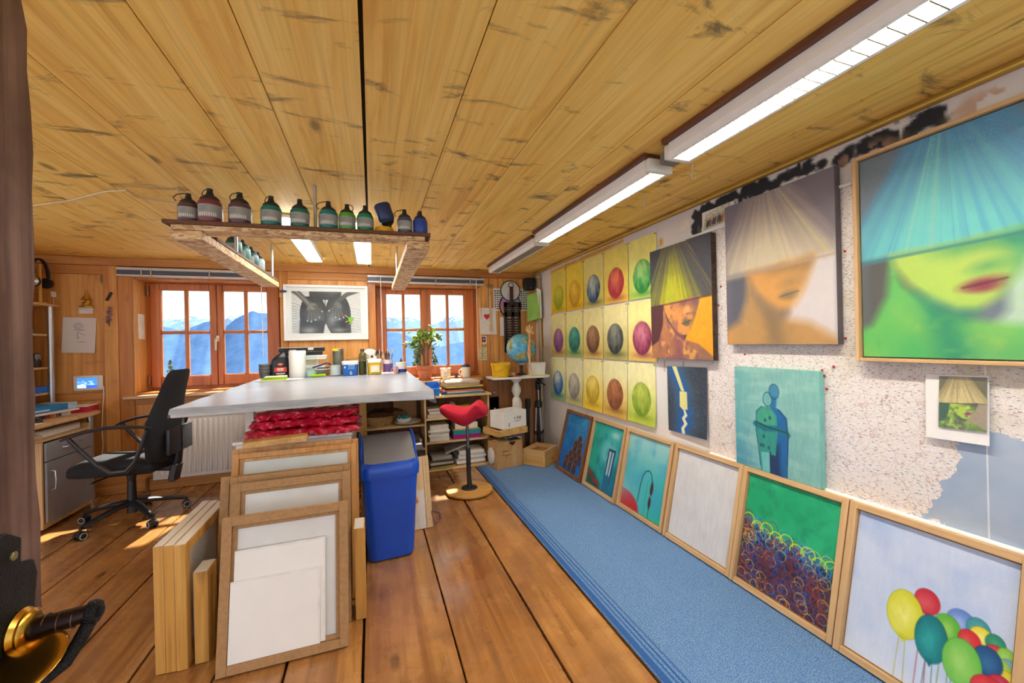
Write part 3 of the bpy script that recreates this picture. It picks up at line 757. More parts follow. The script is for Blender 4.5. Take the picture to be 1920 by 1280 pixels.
# ---- portraits of a woman in a straw hat
def woman(cv, P, soft=.012, lipx=.60, dx=0.0):
    sl = min(soft, .022)
    k = cv.noise(3, 3, 3)
    cv.a[:] = P['bg']
    # background: dark left, coloured right
    cv.poly([(0, .45), (.30, .45), (.30, .72), (.16, .86), (0, .9)], P['hair'], soft * 2)
    cv.poly([(.62, .45), (1.02, .42), (1.02, 1.02), (.45, 1.02), (.62, .8)], P['right'], soft)
    # hat: streaks fanning out from its tip
    ang = np.arctan2((cv.X - .40) * cv.asp, cv.Y + .18)
    rng = np.random.RandomState(P['seed']); tab = rng.rand(70); tab2 = rng.rand(160)
    s1 = np.interp(ang, np.linspace(-1.3, 1.3, 70), tab); s2 = np.interp(ang, np.linspace(-1.3, 1.3, 160), tab2)
    hatm = cv.poly_m([(-.02, .52), (-.02, .34), (.26, -.05), (.62, -.05), (1.02, .42), (1.02, .485), (.5, .505)], soft)
    mid = np.exp(-((ang - .02) / P.get('fan', .33)) ** 2) * np.clip((cv.Y + .02) / .45, 0, 1)
    m1 = np.clip(mid * 1.25 + (s1 - .5) * .5, 0, 1)[..., None]
    hat = np.array(P['hat0'], float) * (1 - m1) + np.array(P['hat1'], float) * m1
    m2 = np.clip((s2 - .55) * 2.2, 0, 1)[..., None] * .55
    hat = hat * (1 - m2) + np.array(P['hat2'], float) * m2
    m3 = np.clip((s1 * s2 - .45) * 3, 0, 1)[..., None] * .6
    hat = hat * (1 - m3) + np.array(P['hat3'], float) * m3
    cv.mix(hatm, hat)
    X0_ = cv.X; cv.X = cv.X - dx
    # neck and shoulders
    neck = [(.24, .52), (.30, .66), (.46, .79), (.56, .83), (.80, .87), (1.02, .98), (1.02, 1.02), (-.02, 1.02), (-.02, .90), (.14, .84), (.22, .70)]
    nm = cv.poly_m(neck, soft); kk = k[..., None]
    cv.mix(nm, np.array(P['skin2'], float) * kk + np.array(P['skin1'], float) * (1 - kk))
    cv.mix(nm * np.exp(-((cv.X - .46 - (cv.Y - .8) * .3) / .09) ** 2) * .8, P['shade'])
    cv.mix(nm * np.clip((cv.Y - .86) * 5, 0, 1) * np.clip((cv.X - .1), 0, 1) * .7, P['shade2'])
    bl = 1.0 if soft < .02 else .22; mo = (cv.noise(9, 14, 3) - .54) * bl + .5; mo2 = (cv.noise(12, 9, 3) - .54) * bl + .5
    cv.mix(nm * np.clip((mo - .52) * 5, 0, .75), P['skin3']); cv.mix(nm * np.clip((mo2 - .54) * 5, 0, .7), P['shade'])
    # face
    face = [(.24, .505), (.50, .50), (.84, .475), (.80, .57), (.75, .66), (.68, .75), (.60, .795), (.52, .79), (.42, .74), (.32, .65), (.26, .57)]
    fm = cv.poly_m(face, soft)
    cv.mix(fm, np.array(P['skin1'], float) * (1 - kk * .5) + np.array(P['skin3'], float) * kk * .5)
    cv.mix(fm * np.exp(-((cv.Y - .52) / .045) ** 2 * 1.0) * np.clip((cv.X - .36) * 4, 0, 1) * .75, P['shade'])
    cv.mix(fm * np.exp(-((cv.X - .78) / .07) ** 2) * .55, P['shade2'])
    cv.mix(fm * np.clip((mo2 - .56) * 5, 0, .5), P['shade']); cv.mix(fm * np.clip((mo - .58) * 5, 0, .5), P['skin2'])
    cv.ell(.63, .585, .045, .045, P['skin3'], 0, soft * 2.5, .8); cv.ell(.645, .615, .03, .012, P['shade'], -.2, soft * 1.5, .8)
    cv.mix(cv.poly_m([(.36, .70), (.52, .79), (.60, .80), (.56, .84), (.44, .80)], soft * 1.5) * .8, P['shade'])
    cv.ell(lipx + .02, .685, .068, .021, P['lip'], -.22, sl * 1.5); cv.ell(lipx + .03, .70, .05, .019, P['lip'], -.1, sl * 1.5)
    cv.line([(lipx - .05, .697), (lipx + .03, .686), (lipx + .11, .672)], .005, np.array(P['lip']) * .6, .01)
    cv.X = X0_
    # brim shadow
    cv.line([(-.02, .525), (.5, .508), (1.02, .488)], .012, P['brim'], .012, .8)
    cv.mottle(26, 26, P.get('tex', .06))
    return cv
DARK = dict(seed=1, bg=(62, 66, 78), hair=(84, 46, 52), right=(236, 164, 36), hat0=(72, 76, 82), hat1=(176, 184, 36), hat2=(196, 136, 40), hat3=(84, 104, 40), skin1=(214, 140, 78), skin2=(120, 88, 92), skin3=(232, 176, 96), shade=(140, 84, 96), shade2=(92, 84, 92), lip=(112, 104, 76), brim=(70, 46, 50))
LIGHT = dict(seed=2, fan=.55, bg=(116, 110, 122), hair=(86, 90, 106), right=(206, 202, 206), hat0=(140, 132, 136), hat1=(206, 196, 172), hat2=(190, 172, 150), hat3=(186, 182, 120), skin1=(206, 152, 84), skin2=(170, 138, 96), skin3=(214, 160, 92), shade=(122, 106, 84), shade2=(176, 134, 82), lip=(142, 122, 92), brim=(172, 152, 140), tex=.015)
GREEN = dict(seed=3, fan=.55, bg=(104, 118, 132), hair=(84, 86, 86), right=(176, 206, 184), hat0=(84, 142, 180), hat1=(104, 196, 196), hat2=(64, 148, 196), hat3=(150, 212, 180), skin1=(164, 204, 96), skin2=(60, 172, 96), skin3=(190, 206, 96), shade=(34, 132, 104), shade2=(40, 140, 124), lip=(136, 60, 78), brim=(44, 120, 136), tex=.015)
def canvas(name, lb, u, T, cv, edge, group='hat portraits on the right wall', frame=None):
    """a stretched canvas u = (y_left, y_right, z_top, z_bottom) at the wall, T deep"""
    yl, yr, zt, zb = u
    t = thing(name, lb, 'painting', (XR - .008, (yl + yr) / 2, zb), 0, group)
    xw = XR - .010; xf = xw - T
    bm = B(); bx(bm, xf, xw, yr, yl, zb, zt, .002); obj('stretched_canvas', bm, edge, t)
    sheet('painted_face', cv, (xf - .0008, yl - .001, zt - .001), (xf - .0008, yr + .001, zt - .001), (xf - .0008, yl - .001, zb + .001), VC_CANVAS, t)
    if frame:
        mt, fw, fd = frame
        for nm, (a, b, c, d) in dict(l=(yl + .004, yl + .004 + fw, zb - .004 - fw, zt + .004 + fw), r=(yr - .004 - fw, yr - .004, zb - .004 - fw, zt + .004 + fw)).items():
            bm = B(); bx(bm, xw - fd, xw, a, b, c, d, .0015); obj('frame_stile', bm, mt[0], t)
        for c, d in ((zb - .004 - fw, zb - .004), (zt + .004, zt + .004 + fw)):
            bm = B(); bx(bm, xw - fd, xw, yr - .004, yl + .004, c, d, .0015); obj('frame_rail', bm, mt[1], t)
    return t
EDGE_D = M((70, 52, 40), .7, 0, .5, 30, .2, name='dark_canvas_edge')
canvas('portrait_canvas', 'yellow and dark portrait of a woman in a straw hat with orange background', (2.372, 1.826, 1.915, 1.160), .038, woman(Cv(120, 170, (0, 0, 0), .72, 5), DARK, .010), EDGE_D)
canvas('portrait_canvas', 'soft blurred pale portrait of a woman in a cream straw hat', (1.728, 1.160, 2.025, 1.255), .035, woman(Cv(130, 180, (0, 0, 0), .73, 6), LIGHT, .07), M((96, 92, 98), .7))
canvas('portrait_canvas', 'large framed turquoise and green portrait of a woman in a straw hat', (1.070, .43, 2.000, 1.205), .030, woman(Cv(170, 210, (0, 0, 0), .80, 7), GREEN, .045, .60, -.09), M((60, 140, 90), .7), frame=((MAT_OAKF, MAT_OAKFH), .014, .048))
# ---- embracing couple
def couple():
    cv = Cv(130, 165, (128, 186, 184), .80, 8)
    g = np.clip((cv.Y - .4) * 1.2, 0, 1) * np.clip(1 - cv.X * 1.3, 0, 1); cv.mix(g, (64, 140, 180)); cv.mix(np.clip(.3 - cv.X, 0, 1) * .9, (54, 150, 172))
    cv.mix(np.clip((cv.noise(3, 12, 3) - .45) * 2, 0, .6), (160, 208, 200)); cv.mix(np.clip((cv.X - .6) * 1.5, 0, .4) * cv.noise(2, 5), (140, 206, 190))
    cv.poly([(.47, .34), (.58, .38), (.66, .45), (.67, .62), (.64, 1.02), (.45, 1.02), (.44, .5)], (30, 106, 170)); cv.poly([(.45, .75), (.56, .7), (.58, 1.02), (.45, 1.02)], (36, 64, 104), .05)
    cv.ell(.515, .215, .058, .068, (62, 140, 176)); cv.poly([(.48, .26), (.545, .26), (.54, .36), (.47, .36)], (44, 118, 170))
    cv.poly([(.29, .42), (.36, .37), (.46, .37), (.54, .44), (.55, .6), (.52, .82), (.46, .82), (.45, 1.02), (.34, 1.02), (.31, .8), (.28, .6)], (52, 150, 140)); cv.poly([(.34, .82), (.455, .8), (.455, 1.02), (.36, 1.02)], (110, 190, 196))
    cv.ell(.435, .295, .052, .066, (112, 180, 182)); cv.ell(.415, .48, .115, .10, (66, 162, 136), 0, .04)
    cv.line([(.28, .55), (.40, .58), (.55, .56), (.66, .60)], .055, (34, 116, 134), .02); cv.line([(.28, .53), (.45, .565), (.66, .58)], .01, (20, 70, 96))
    dk = (24, 74, 104)
    for cx, cy, rx, ry in ((.515, .215, .06, .07), (.435, .295, .054, .068)):
        cv.mix(cv.step(np.abs(cv.ell_d(cx, cy, rx, ry)) - .003, .006) * .9, dk)
    cv.line([(.56, .38), (.65, .45), (.67, .62), (.645, 1)], .009, dk); cv.line([(.36, .37), (.29, .43), (.28, .6), (.33, .95)], .008, dk, None, .7); cv.line([(.455, .8), (.455, 1)], .012, (26, 40, 70))
    for x, y in ((.46, .47), (.40, .50), (.38, .66), (.34, .75), (.44, .76), (.37, .75)): cv.ell(x, y, .014, .016, dk, 0, .012, .8)
    cv.mottle(50, 12, .06); return cv
canvas('couple_canvas', 'turquoise canvas of two embracing blue figures', (1.690, 1.245, 1.133, .600), .032, couple(), M((120, 186, 176), .7), None)
# ---- bolt drawing
def bolt():
    cv = Cv(80, 110, (46, 54, 66), .77, 9)
    cv.a *= (0.7 + .9 * cv.noise(50, 60, 2))[..., None]
    pts = [(.16, -.02), (.42, .36), (.42, .62), (.50, .66), (.40, .75), (.50, .82), (.38, .92), (.42, 1.02)]
    d = np.full((cv.h, cv.w), 9.0)
    for p, q in zip(pts[:-1], pts[1:]): d = np.minimum(d, cv.seg_d(p, q))
    cv.mix(np.exp(-(d / .24) ** 2) * .55, (96, 128, 156)); cv.mix(np.exp(-(d / .11) ** 2), (20, 92, 178))
    yl = (226, 222, 150)
    cv.poly([(.13, -.02), (.25, -.02), (.46, .37), (.37, .36)], yl); cv.poly([(.33, .37), (.52, .37), (.53, .63), (.42, .645), (.33, .60)], yl)
    cv.poly([(.42, .64), (.47, .64), (.53, .72), (.46, .77), (.53, .84), (.44, .92), (.47, 1.0), (.38, 1.0), (.36, .92), (.44, .85), (.38, .77), (.45, .71)], (232, 228, 190)); return cv
t = thing('bolt_drawing', 'dark blue drawing of a pale lightning-like bolt', 'drawing', (XR - .008, 2.08, .665), 0)
sheet('paper', bolt(), (XR - .010, 2.262, 1.104), (XR - .010, 1.915, 1.112), (XR - .012, 2.258, .664), VC_PAPER, t, lambda X, Y: .003 + .012 * Y ** 2 * X)
# ---- wall map on two rods
def mapmat():
    t = NT('printed_map'); v = t.coord((1, 1, 1))
    g = t.node('ShaderNodeNewGeometry'); sp = t.node('ShaderNodeSeparateXYZ'); t.l.new(g.outputs['Position'], sp.inputs[0])
    land = t.ramp(t.noise(v, 2.3, 5, .6), [(.30, lin((206, 202, 178))), (.42, lin((228, 224, 220))), (.6, lin((232, 228, 230))), (.75, lin((210, 204, 202)))])
    wv = t.node('ShaderNodeVectorMath', operation='MULTIPLY_ADD'); nn = t.node('ShaderNodeTexNoise'); nn.inputs['Scale'].default_value = 5.0; nn.inputs['Detail'].default_value = 5
    t.l.new(v, nn.inputs['Vector']); t.l.new(nn.outputs['Color'], wv.inputs[0]); wv.inputs[1].default_value = (.16, .16, .16); t.l.new(v, wv.inputs[2])
    def lines(sc, w, col, base, k):
        vo = t.node('ShaderNodeTexVoronoi', feature='DISTANCE_TO_EDGE'); vo.inputs['Scale'].default_value = sc; t.l.new(wv.outputs[0], vo.inputs['Vector'])
        return t.mix(t.math('MULTIPLY', t.math('LESS_THAN', vo.outputs['Distance'], w), k), base, lin(col))
    c = lines(52, .035, (198, 184, 182), land, .45); c = lines(27, .020, (200, 160, 154), c, .45); c = lines(10, .006, (160, 108, 104), c, .6)
    vo = t.node('ShaderNodeTexVoronoi'); vo.inputs['Scale'].default_value = 1.0
    mp = t.coord((60, 44, 150)); t.l.new(mp, vo.inputs['Vector'])
    c = t.mix(t.math('MULTIPLY', t.math('LESS_THAN', vo.outputs['Distance'], .23), .75), c, lin((96, 110, 146)))
    n = t.noise(v, 4.2, 6, .6)
    s = t.math('ADD', t.math('ADD', t.math('MULTIPLY', sp.outputs[1], 1.5), t.math('MULTIPLY', sp.outputs[2], .75)), t.math('MULTIPLY', n, .55))
    c = t.mix(t.math('MULTIPLY', t.math('LESS_THAN', s, 2.07), t.math('LESS_THAN', t.math('ADD', sp.outputs[2], t.math('MULTIPLY', n, .25)), 1.075)), c, t.ramp(t.noise(v, 6, 3), [(.3, lin((150, 170, 196))), (.7, lin((172, 188, 208)))]))
    fz = t.math('LESS_THAN', t.math('ABSOLUTE', t.math('SUBTRACT', sp.outputs[1], .74)), .0022)
    c = t.mix(t.math('MULTIPLY', fz, .6), c, lin((240, 238, 236)))
    t.col(c); t.set(Roughness=.6); t.bump(t.noise(v, 7, 3), .3, .01)
    return t.m
t = thing('wall_map', 'large printed road map hanging behind the paintings', 'map', (XR - .002, .9, .6), 0)
bm = B(); bx(bm, XR - .005, XR - .002, -.15, 1.915, .60, 1.93); obj('map_sheet', bm, mapmat(), t, False)
bm = B(); cyl(bm, (XR - .011, -.15, 1.936), (XR - .011, 2.06, 1.936), .0085, n=12); obj('top_rod', bm, MAT_WHITE, t)
bm = B(); cyl(bm, (XR - .012, -.15, .596), (XR - .012, 1.90, .590), .011, n=12); obj('bottom_rod', bm, MAT_WHITE, t)
PINS = ('just right of the couple canvas top corner', 'farthest right of the couple canvas', 'second one down beside the couple canvas', 'lowest one touching the couple canvas edge', 'lower right one beside the couple canvas', 'upper one between dark and pale portraits', 'lower one between dark and pale portraits', 'upper one between pale and framed portraits', 'lower one between pale and framed portraits', 'under the left corner of the pale portrait', 'low beside the dark portrait edge')
for i, (uu, vv) in enumerate(((1542, 694), (1564, 687), (1546, 704), (1541, 733), (1551, 729), (1352, 537), (1348, 572), (1585, 471), (1586, 634), (1397, 664), (1340, 600))):
    p = wr(uu, vv, XR - .006)
    bm = B(); sph(bm, (p.x - .003, p.y, p.z), .0055, u=10, v=7); tag(obj('map_pin', bm, M((170, 30, 34), .4)), 'small red pin in the wall map, ' + PINS[i], 'pin', 'red pins in the wall map')
# ---- colour print on paper, snapshot, blank note
PR = dict(seed=5, fan=.6, bg=(96, 92, 60), hair=(36, 84, 60), right=(150, 134, 112), hat0=(136, 124, 76), hat1=(196, 180, 124), hat2=(112, 98, 56), hat3=(210, 196, 150), skin1=(150, 190, 40), skin2=(48, 92, 62), skin3=(190, 204, 70), shade=(64, 78, 66), shade2=(60, 50, 72), lip=(150, 40, 120), brim=(58, 50, 40))
t = thing('portrait_print', 'white sheet with a small photo print of the straw hat woman', 'print', (XR - .012, .81, .91), 0)
sheet('paper', Cv(20, 20, (234, 234, 234), .7), (XR - .014, .889, 1.145), (XR - .014, .728, 1.149), (XR - .020, .888, .914), VC_PAPER, t, lambda X, Y: .004 * Y)
sheet('print', woman(Cv(60, 84, (0, 0, 0), .70, 11), PR, .012), (XR - .0175, .850, 1.140), (XR - .0175, .731, 1.144), (XR - .0235, .851, .958), VC_GLOSS, t, lambda X, Y: .004 * Y)
def snap():
    cv = Cv(70, 44, (176, 186, 150), 1.5, 12); cv.mix(cv.step(cv.Y - .35, .2), (206, 210, 196)); cv.mottle(30, 20, .35)
    for i in range(11):
        x = .12 + .07 * i + cv.rng.uniform(-.02, .02); y = .42 + cv.rng.uniform(-.06, .08)
        cv.ell(x, y + .28, .035, .24, [(60, 64, 90), (40, 40, 44), (170, 60, 60), (60, 100, 150)][i % 4]); cv.ell(x, y, .02, .05, (206, 160, 130))
    return cv
t = thing('group_snapshot', 'small group photo tucked above the pale portrait', 'photo', (XR - .01, 1.82, 1.95), 0)
sheet('print', snap(), (XR - .016, 1.893, 2.045), (XR - .016, 1.725, 2.058), (XR - .014, 1.915, 1.95), VC_GLOSS, t)
bm = B(); bx(bm, XR - .005, XR - .002, 1.70, 1.93, 1.945, 2.062); tag(obj('white_card', bm, MAT_PAPER), 'plain white card on the wall behind the group photo', 'paper')
bm = B(); bx(bm, XR - .004, XR - .002, 2.03, 2.14, 1.99, 2.085); tag(obj('wall_note', bm, M((228, 222, 214), .85)), 'faded pinned note above the dark hat portrait', 'note')

# ================================================================== SIX FRAMED PICTURES LEANING ON THE RIGHT WALL
def fgrid(seed, bg): return Cv(120, 150, bg, .82, seed)
def f1():
    cv = fgrid(20, (30, 128, 206)); cv.mix(np.clip(1 - cv.Y * 2.2, 0, 1) * .7, (74, 168, 214)); cv.mix(np.clip((cv.noise(4, 5) - .4) * 1.6, 0, .6), (14, 92, 170)); cv.mix(np.clip(cv.Y - .5, 0, .5) * 1.2, (16, 96, 190))
    for i in range(46):
        x, y = cv.rng.rand(), cv.rng.rand() * .42; cv.line([(x, y), (x - .008, y + .03)], .010, (16, 54, 100), .008, .8)
    for row, (n, x0) in enumerate(((1, .72), (2, .50), (2, .58), (3, .36), (3, .32), (3, .22))):
        for j in range(n):
            cx = x0 + .20 * j + (.08 if row % 2 else 0); cy = .42 + .10 * row
            cv.ell(cx, cy, .078, .09, (84, 50, 30), 0, .02); cv.line([(cx - .06, cy + .02), (cx - .06, cy + .11)], .02, (66, 38, 26)); cv.line([(cx + .06, cy + .02), (cx + .06, cy + .11)], .02, (66, 38, 26))
            cv.mix(cv.step(np.abs(cv.ell_d(cx, cy - .01, .08, .085)) - .006, .01) * (cv.Y < cy) * .8, (170, 110, 54)); cv.ell(cx, cy + .05, .035, .055, (18, 70, 140), 0, .02)
    return cv
def f2():
    cv = fgrid(21, (34, 170, 168)); cv.mix(np.clip(.5 - cv.X, 0, .6) * 1.6, (30, 168, 136)); cv.mix(np.clip(cv.X - .4, 0, 1) * np.clip(cv.Y - .1, 0, 1) * 1.5, (14, 74, 138))
    d = np.hypot((cv.X - .62) * .82, cv.Y - .42); cv.mix(np.exp(-((d - .12) / .10) ** 2) * .8, (120, 206, 214)); cv.mix(np.exp(-((cv.X - .75) / .16) ** 2 - ((cv.Y - .12) / .06) ** 2) * .8, (196, 226, 226))
    cv.mix(np.clip((cv.noise(6, 6) - .5) * 1.4, 0, .5), (14, 96, 110)); cv.poly([(0, .75), (.25, .8), (.5, .92), (.5, 1.02), (0, 1.02)], (22, 90, 80), .1)
    cv.poly([(.62, .34), (.84, .34), (.80, .86), (.60, .86)], (24, 44, 76), .02); cv.poly([(.65, .37), (.71, .37), (.69, .78), (.63, .78)], (176, 214, 226), .02); cv.poly([(.74, .37), (.80, .37), (.77, .78), (.71, .78)], (150, 200, 222), .02); cv.poly([(.60, .74), (.80, .74), (.78, 1.0), (.58, 1.0)], (30, 110, 150), .04)
    for i in range(12):
        x, y = .04 + .055 * i * .9, .80 + .02 * i + cv.rng.uniform(-.04, .03); cv.ell(x, y, .03, .028, (196, 30, 44), 0, .012); cv.ell(x, y, .014, .012, (80, 16, 30), 0, .01); cv.line([(x, y + .02), (x + .01, y + .14)], .006, (90, 30, 40))
    return cv
def f3():
    cv = fgrid(22, (80, 186, 196)); cv.mix(np.clip(1 - cv.Y * 1.9, 0, 1) * .75, (186, 216, 212)); cv.mix(np.clip((cv.X - .35) * 1.3, 0, 1) * np.clip(cv.Y * 1.4 - .35, 0, 1), (22, 178, 150)); cv.mix(np.clip((cv.noise(4, 5) - .45) * 1.6, 0, .5), (60, 160, 206))
    cv.mix(cv.step(cv.ell_d(.02, 1.0, .45, .22), .03), (186, 40, 50)); cv.mix(np.clip(.25 - np.abs(cv.Y - .78), 0, .25) * np.clip(.4 - cv.X, 0, .4) * 6, (170, 214, 220))
    arch = [(.42, .86), (.44, .64), (.47, .5), (.53, .43), (.60, .41), (.66, .44), (.70, .52), (.71, .60)]
    cv.line(arch, .014, (24, 62, 76), .012); cv.line([(.60, .98), (.60, .55)], .006, (30, 110, 110), .008, .7); cv.line([(.70, .80), (.70, 1.0)], .010, (30, 50, 50))
    cv.ell(.71, .62, .034, .085, (70, 44, 44)); cv.ell(.70, .80, .032, .075, (78, 46, 44)); return cv
def f4():
    cv = fgrid(23, (210, 212, 216)); cv.mottle(6, 5, .035); cv.mottle(40, 10, .035, 2); return cv
def f5():
    cv = Cv(190, 230, (16, 160, 108), .82, 24); cv.mix(np.clip((cv.noise(5, 6) - .4) * 1.6, 0, .6), (46, 186, 132)); cv.mix(np.clip((cv.noise(9, 9) - .55) * 2, 0, .5), (8, 128, 92))
    cv.poly([(0, .42), (.3, .50), (.7, .52), (1, .56), (1, 1.02), (0, 1.02)], (34, 34, 66), .06)
    for i in range(330):
        y = .40 + .60 * (i / 330.0) + cv.rng.uniform(-.03, .03); x = cv.rng.rand(); y += .10 * x * (1 - (y - .4))
        r = .045 + .015 * cv.rng.rand(); f = (y - .4) / .6
        pal = [(60, 150, 206), (36, 92, 170), (150, 48, 44), (206, 196, 96)] if f < .4 else [(128, 44, 44), (104, 34, 44), (206, 168, 92), (60, 80, 150), (120, 60, 50)]
        c = pal[cv.rng.randint(len(pal))]; dd = cv.ell_d(x, y, r, r * .8); cv.mix(cv.step(np.abs(dd) - .003, .006) * .95, c)
    for i in range(9):
        x = .06 + .115 * i; y = .43 + .03 * (i % 2) + .012 * i; cv.mix(cv.step(np.abs(cv.ell_d(x, y, .07, .058)) - .004, .006) * (cv.Y < y + .02), (206, 226, 50))
    return cv
def f6():
    cv = Cv(230, 260, (196, 210, 236), .82, 25); cv.mix(np.clip((cv.noise(3, 4) - .4) * 1.8, 0, .7), (152, 178, 224)); cv.mix(np.clip(cv.Y - .55, 0, .4) * 1.5, (220, 226, 236)); cv.mottle(50, 8, .02)
    L = [(.735, .465, .085, .08, (92, 130, 206), (150, 176, 226)), (.825, .455, .065, .065, (50, 140, 150), (110, 180, 186)), (.53, .43, .08, .078, (190, 30, 52), (214, 90, 96)), (.66, .535, .08, .085, (84, 176, 50), (150, 206, 90)), (.845, .495, .065, .062, (226, 206, 40), (240, 230, 120)), (.785, .54, .062, .06, (206, 30, 44), (226, 90, 80)), (.915, .49, .052, .052, (30, 130, 96), (70, 160, 120)), (.92, .545, .055, .048, (206, 34, 48), (230, 100, 90)), (.97, .53, .045, .045, (130, 196, 60), (170, 216, 110)), (.985, .585, .045, .045, (110, 160, 206), (160, 196, 226)), (.95, .605, .05, .05, (150, 200, 60), (190, 220, 110)), (.98, .665, .05, .06, (226, 206, 40), (240, 232, 110)), (.885, .605, .075, .082, (20, 74, 126), (50, 110, 160)), (.955, .70, .06, .055, (190, 30, 64), (220, 90, 110)), (.40, .575, .122, .155, (206, 206, 34), (240, 238, 140)), (.575, .645, .10, .145, (6, 112, 120), (40, 160, 160)), (.755, .69, .108, .14, (104, 190, 70), (160, 216, 110)), (.915, .77, .105, .09, (206, 30, 44), (230, 100, 96)), (.83, .88, .08, .08, (214, 90, 40), (236, 140, 90))]
    for cx, cy, rx, ry, c, h in L:
        for dx in (-.02, .02): cv.line([(cx + dx, cy + ry * .9), (cx + dx * 1.6, 1.02)], .005, np.array(c) * .8, .006, .6)
    for cx, cy, rx, ry, c, h in L:
        m = cv.step(cv.ell_d(cx, cy, rx, ry), .008); k = (np.clip(1 - np.hypot((cv.X - cx + .1 * rx) / rx, (cv.Y - cy - .1 * ry) / ry) * .9, 0, 1) * (.5 + cv.noise(20, 12, 2)))[..., None]
        cv.mix(m, np.array(c, float) * (1 - np.clip(k, 0, 1)) + np.array(h, float) * np.clip(k, 0, 1)); cv.poly([(cx - rx * .3, cy + ry * .85), (cx + rx * .3, cy + ry * .85), (cx + rx * .06, cy + ry * 1.18)], c, .008)
        cv.mix(cv.step(np.abs(cv.ell_d(cx, cy, rx, ry)) - .001, .006) * .5, np.array(c) * .6)
    return cv
fr = [('framed picture of stacked brown arches on blue, in a brown frame', f1, 3.705, 3.205, (MAT_BRWNF,) * 2, 1.728), ('framed picture of a blue tower and red flowers', f2, 3.185, 2.690, (MAT_OAKF, MAT_OAKFH), 1.745), ('framed turquoise picture with a bent bulrush and red mound', f3, 2.675, 2.165, (MAT_OAKF, MAT_OAKFH), 1.760), ('framed plain pale grey painting leaning on the wall', f4, 2.150, 1.635, (MAT_OAKF, MAT_OAKFH), 1.760), ('framed green painting with a heap of coloured rings', f5, 1.632, 1.128, (MAT_OAKF, MAT_OAKFH), 1.757), ('framed painting of many coloured balloons on pale blue', f6, 1.122, .625, (MAT_OAKF, MAT_OAKFH), 1.750)]
for lb, fn, ya, yb_, mt, xb in fr:
    Hh, xt = .598, 1.885
    Wd = ya - yb_; an = math.asin((xt - xb) / Hh)
    t = thing('framed_painting', lb, 'framed picture', (xb, (ya + yb_) / 2, .018), 0, 'framed pictures leaning along the right wall', rot=(0, an, 0))
    fw, fd = .025, .034
    for s in (-1, 1):
        bm = B(); bx(bm, 0, fd, s * Wd / 2, s * (Wd / 2 - fw), 0, Hh, .0015); obj('frame_stile', bm, mt[0], t, True, False)
    for a, b in ((0, fw), (Hh - fw, Hh)):
        bm = B(); bx(bm, 0, fd, -Wd / 2 + fw, Wd / 2 - fw, a, b, .0015); obj('frame_rail', bm, mt[1], t, True, False)
    bm = B(); bx(bm, .020, .030, -Wd / 2 + fw - .004, Wd / 2 - fw + .004, fw - .004, Hh - fw + .004); obj('backing_board', bm, MAT_KRAFT, t, False, False)
    R = WM[t.name]; g = .006
    P = lambda y, z: R @ Vector((.0165, y, z))
    y0_, z1_ = Wd / 2 - fw - g, Hh - fw - g
    sheet('painted_face', fn(), P(y0_, z1_), P(-y0_, z1_), P(y0_, fw + g), VC_CANVAS, t)
    bm = B(); bx(bm, .0168, .0195, -Wd / 2 + fw + g, Wd / 2 - fw - g, fw + g, Hh - fw - g); obj('canvas_panel', bm, M((220, 216, 206), .8), t, False, False)
# ---- blue runner
t = thing('carpet_runner', 'long blue ribbed carpet runner along the right wall', 'rug', (1.4, 2.2, 0), 0)
def rugmat(name, a, b, c):
    n = NT(name); v = n.coord((1, 1, 1)); wv = n.node('ShaderNodeTexWave'); wv.bands_direction = 'X'; wv.inputs['Scale'].default_value = 34; wv.inputs['Distortion'].default_value = .6; n.l.new(v, wv.inputs['Vector'])
    f = n.noise(v, 210, 2, .7)
    n.col(n.ramp(n.math('ADD', n.math('MULTIPLY', f, .8), n.math('MULTIPLY', wv.outputs['Fac'], .15)), [(.32, lin(a)), (.5, lin(b)), (.68, lin(c))])); n.set(Roughness=.95); n.bump(n.math('ADD', wv.outputs['Fac'], f), .5, .004); return n.m
bm = B(); bx(bm, 1.0, 1.79, YF + .02, 4.05, 0.001, .010, .002); obj('ribbed_pile', bm, rugmat('blue_pile', (40, 82, 142), (94, 134, 182), (150, 180, 208)), t, False)
for a, b in ((1.006, 1.034), (1.046, 1.053), (1.068, 1.075), (1.092, 1.098)):
    bm = B(); bx(bm, a, b, YF + .03, 4.045, .010, .0112); obj('border_stripe', bm, M((36, 84, 146), .95, 0, .15, 120), t, False)
